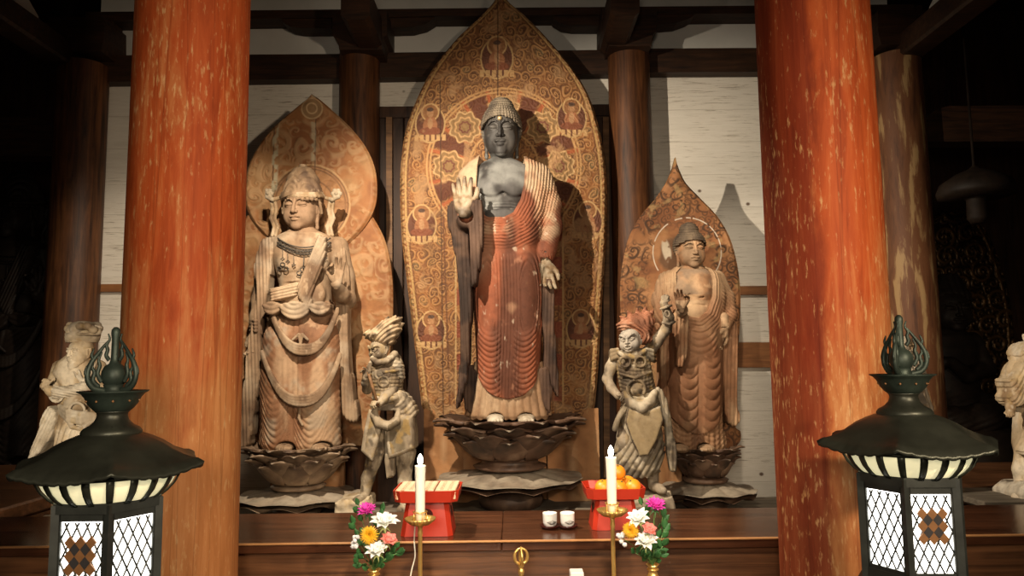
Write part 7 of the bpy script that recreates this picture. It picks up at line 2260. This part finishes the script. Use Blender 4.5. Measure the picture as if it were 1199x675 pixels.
def flower(px, py, Y, rpx, kind, d, vase_top, lab, grp, seed, wide=0.5):
    c = W(px, py, Y); r = rpx / F * Y
    rnd = random.Random(seed); R = axis_to(d)
    base = c
    t = thing('%s_flower' % kind, lab, 'flower', base, grp)
    m = MB(); mcol = []
    tiers = {'magenta': [(9, .25, 1.0), (12, .60, 1.05), (12, .95, 1.0)], 'white': [(6, .18, .75), (8, .6, .95), (9, 1.05, 1.05)], 'pink': [(5, .15, .8), (6, .5, .95), (7, .85, 1.0)],
             'yellow': [(10, .12, .55), (16, .4, .75), (22, .75, .9), (26, 1.15, 1.0), (26, 1.6, .95)], 'purple': [(6, .3, 1), (7, .8, 1)]}[kind]
    pw = {'magenta': .16, 'white': .26, 'pink': .34, 'yellow': .075, 'purple': .2}[kind]
    for n, tilt, L in tiers:
        for k in range(n):
            a = 2 * math.pi * (k + rnd.random() * .35) / n; tl = tilt * (.9 + .25 * rnd.random()); L_ = L * (.9 + .15 * rnd.random())
            P = []; q = []
            for v in np.linspace(0, 1, 7):
                w = pw * math.sin(math.pi * min(1, (.10 + .86 * v ** 1.15))) ** .8
                th = tl * (.35 + .75 * v)
                rr = .05 + L_ * v * math.sin(th * .85 + .1); zz = L_ * v * math.cos(th * .85)
                row = []
                for u in (-1, -.5, 0, .5, 1):
                    o_ = np.array([rr - .10 * u * u * pw * 3 * v, u * w, zz + .16 * u * u * pw * 2])
                    o_ = np.array([o_[0] * math.cos(a) - o_[1] * math.sin(a), o_[0] * math.sin(a) + o_[1] * math.cos(a), o_[2]])
                    row.append(c + R @ (o_ * r))
                P.append(row); q += [v] * 5
            n0 = len(m.V); m.grid(P, .0012); mcol += q + q
    link('blossom', m.V, m.F, PM[kind], t, base, np.array(mcol)[:, None].repeat(3, 1))
    m = MB()
    for k in range(6):
        a = 2 * math.pi * k / 6 + seed
        P = [[c + R @ (np.array([math.cos(a) * (.08 + .42 * v) - math.sin(a) * u * .12 * (1 - v), math.sin(a) * (.08 + .42 * v) + math.cos(a) * u * .12 * (1 - v), -.02 - .38 * v * v]) * r) for u in (-1, 0, 1)] for v in np.linspace(0, 1, 5)]
        m.grid(P, .001)
    m.build('calyx', M['pale_green'] if kind in ('white', 'pink') else M['leaf'], t, base, True)
    m = MB(); e = np.array(vase_top); mid = (c + e) / 2 - R[:, 2] * .02
    m.tube(smooth_line([c - R[:, 2] * .004, c - R[:, 2] * .022, mid, e, e - np.array([0, 0, .05])], 5), .0022, 6); m.build('stem', M['stem_green'], t, base, True)
    return t


def leaf_spray(root, tips, lab, grp, seed):
    base = root; t = thing('leaf_spray', lab, 'foliage', base, grp); rnd = random.Random(seed)
    m = MB()
    for tip in tips: m.tube([np.array(root) - [0, 0, .05], root, (np.array(root) + tip) / 2 + [0, 0, .005], tip], .0016, 5)
    m.build('stem', M['stem_green'], t, base, True)
    for tip in tips:
        d0 = np.array(tip) - root
        for k in range(5):
            f_ = (.35, .55, .75, .9, 1.0)[k]
            o_ = np.array(root) + d0 * f_; dr = d0 / np.linalg.norm(d0) * .55 + np.array([rnd.uniform(-1, 1), rnd.uniform(-.9, .3), rnd.uniform(-.3, .7)]) * (.8 if k < 4 else .2); dr /= np.linalg.norm(dr)
            sd = np.cross(dr, [rnd.uniform(-.3, .3), -1, .4]); sd /= np.linalg.norm(sd); nn = np.cross(dr, sd)
            L = rnd.uniform(.032, .046)
            P = [[o_ + dr * L * v + sd * u * L * .30 * math.sin(math.pi * (.08 + .9 * v)) * (1 + .18 * math.cos(v * 22)) + nn * (-.12 * L * v * v + .08 * L * abs(u)) for u in (-1, -.5, 0, .5, 1)] for v in np.linspace(0, 1, 9)]
            m = MB(); m.grid(P, .0008); m.build('leaf', M['leaf'], t, base, True)
    return t


def sprig(px, py, Y, root, lab, grp, seed):
    c = W(px, py, Y); t = thing('white_sprig', lab, 'flower', c, grp); rnd = random.Random(seed)
    m = MB(); m.tube(smooth_line([np.array(root) - [0, 0, .05], root, (c + root) / 2 + [0, 0, .01], c], 4), .0014, 5); m.build('stem', M['stem_green'], t, c, True)
    for k in range(7):
        q = c + np.array([rnd.uniform(-.018, .018), rnd.uniform(-.012, .012), rnd.uniform(-.022, .016)])
        m = MB(); mc = []
        for j in range(5):
            a = j * 2 * math.pi / 5 + k
            P = [[q + np.array([math.cos(a) * .009 * v - math.sin(a) * u * .004, -.003 * (1 - v) - .002, math.sin(a) * .009 * v + math.cos(a) * u * .004]) for u in (-1, 0, 1)] for v in (0.05, .5, 1)]
            m.grid(P, .0006); mc += [1] * 18
        link('floret', m.V, m.F, PM['white'], t, c, np.array(mc)[:, None].repeat(3, 1))


def vase(px, py, Y, lab):
    p = W(px, py, Y); c = (p[0], Y, 0); base = (p[0], Y, ZT); z = p[2]
    t = thing('flower_vase', lab, 'vase', base, 'brass vases of artificial flowers')
    m = MB(); h = z - ZT
    m.lathe(c, [(.034, ZT), (.036, ZT + .006), (.024, ZT + .018), (.026, ZT + h * .3), (.040, ZT + h * .52), (.036, ZT + h * .66), (.020, ZT + h * .78), (.016, ZT + h * .86), (.019, ZT + h * .9), (.015, ZT + h * .93), (.026, z), (.024, z), (.012, z - .012), (.011, z - .06), (.002, z - .062)], 36)
    m.build('vase_body', M['brass'], t, base, True)
    m = MB(); m.tube([(c[0] + .021 * math.cos(q), Y + .021 * math.sin(q), ZT + h * .895) for q in np.linspace(0, 6.2832, 25)], .003, 6); m.build('collar', M['brass'], t, base, True)
    return np.array([p[0], Y, z - .004])


Yf = 2.96
e = vase(438, 667, Yf, 'slender brass vase of artificial flowers in front of the left end of the bench')
g = 'artificial flowers in the left vase'
lf = 'the left bouquet'
flower(431, 603, Yf, 13, 'magenta', (-.15, -.45, .9), e, 'magenta flower standing highest in the left bouquet', g, 1)
flower(450, 618, Yf - .02, 17, 'white', (.08, -.35, .9), e, 'white flower on the right side of the left bouquet, above the pink one', g, 2)
flower(433, 627, Yf - .05, 11, 'yellow', (-.1, -1, .15), e, 'round yellow chrysanthemum in the middle of the left bouquet', g, 3)
flower(453, 638, Yf - .04, 13, 'pink', (.35, -.4, .8), e, 'salmon pink flower at the right of the left bouquet', g, 4)
flower(442, 650, Yf - .06, 15, 'white', (-.05, -.45, .85), e, 'lowest white flower of the left bouquet, just over the vase', g, 5)
flower(452, 608, Yf + .02, 6, 'purple', (.2, -.2, 1), e, 'tiny purple bloom behind the upper white flower in the left bouquet', g, 6)
sprig(418, 634, Yf - .02, e, 'sprig of tiny white florets at the left of the left bouquet', g, 7)
leaf_spray(e, [W(420, 592, Yf + .03), W(446, 600, Yf + .03), W(414, 615, Yf + .01), W(422, 650, Yf - .02), W(462, 642, Yf - .01), W(420, 660, Yf - .03), W(465, 648, Yf - .02), W(438, 655, Yf - .04), W(452, 655, Yf - .04)], 'dark green leaves filling the left bouquet', g, 8)
e = vase(764, 661, Yf, 'slender brass vase of artificial flowers in front of the right red stand')
g = 'artificial flowers in the right vase'
flower(767, 598, Yf, 14, 'magenta', (.08, -.45, .9), e, 'magenta flower standing highest in the right bouquet', g, 11)
flower(749, 612, Yf - .03, 15, 'white', (-.3, -.5, .8), e, 'white flower on the left of the right bouquet, above the yellow one', g, 12)
flower(739, 621, Yf - .05, 10, 'yellow', (-.5, -1, .1), e, 'round yellow chrysanthemum at the left of the right bouquet', g, 13)
flower(759, 625, Yf - .06, 12, 'pink', (.1, -.6, .8), e, 'salmon pink flower in the middle of the right bouquet', g, 14)
flower(756, 639, Yf - .06, 15, 'white', (-.05, -.5, .85), e, 'lowest white flower of the right bouquet, just over the vase', g, 15)
sprig(729, 631, Yf - .03, e, 'sprig of tiny white florets at the left of the right bouquet', g, 17)
leaf_spray(e, [W(752, 592, Yf + .03), W(776, 606, Yf + .03), W(778, 620, Yf), W(776, 640, Yf - .02), W(744, 648, Yf - .03), W(774, 650, Yf - .03), W(766, 644, Yf - .04), W(756, 650, Yf - .04)], 'dark green leaves filling the right bouquet', g, 18)
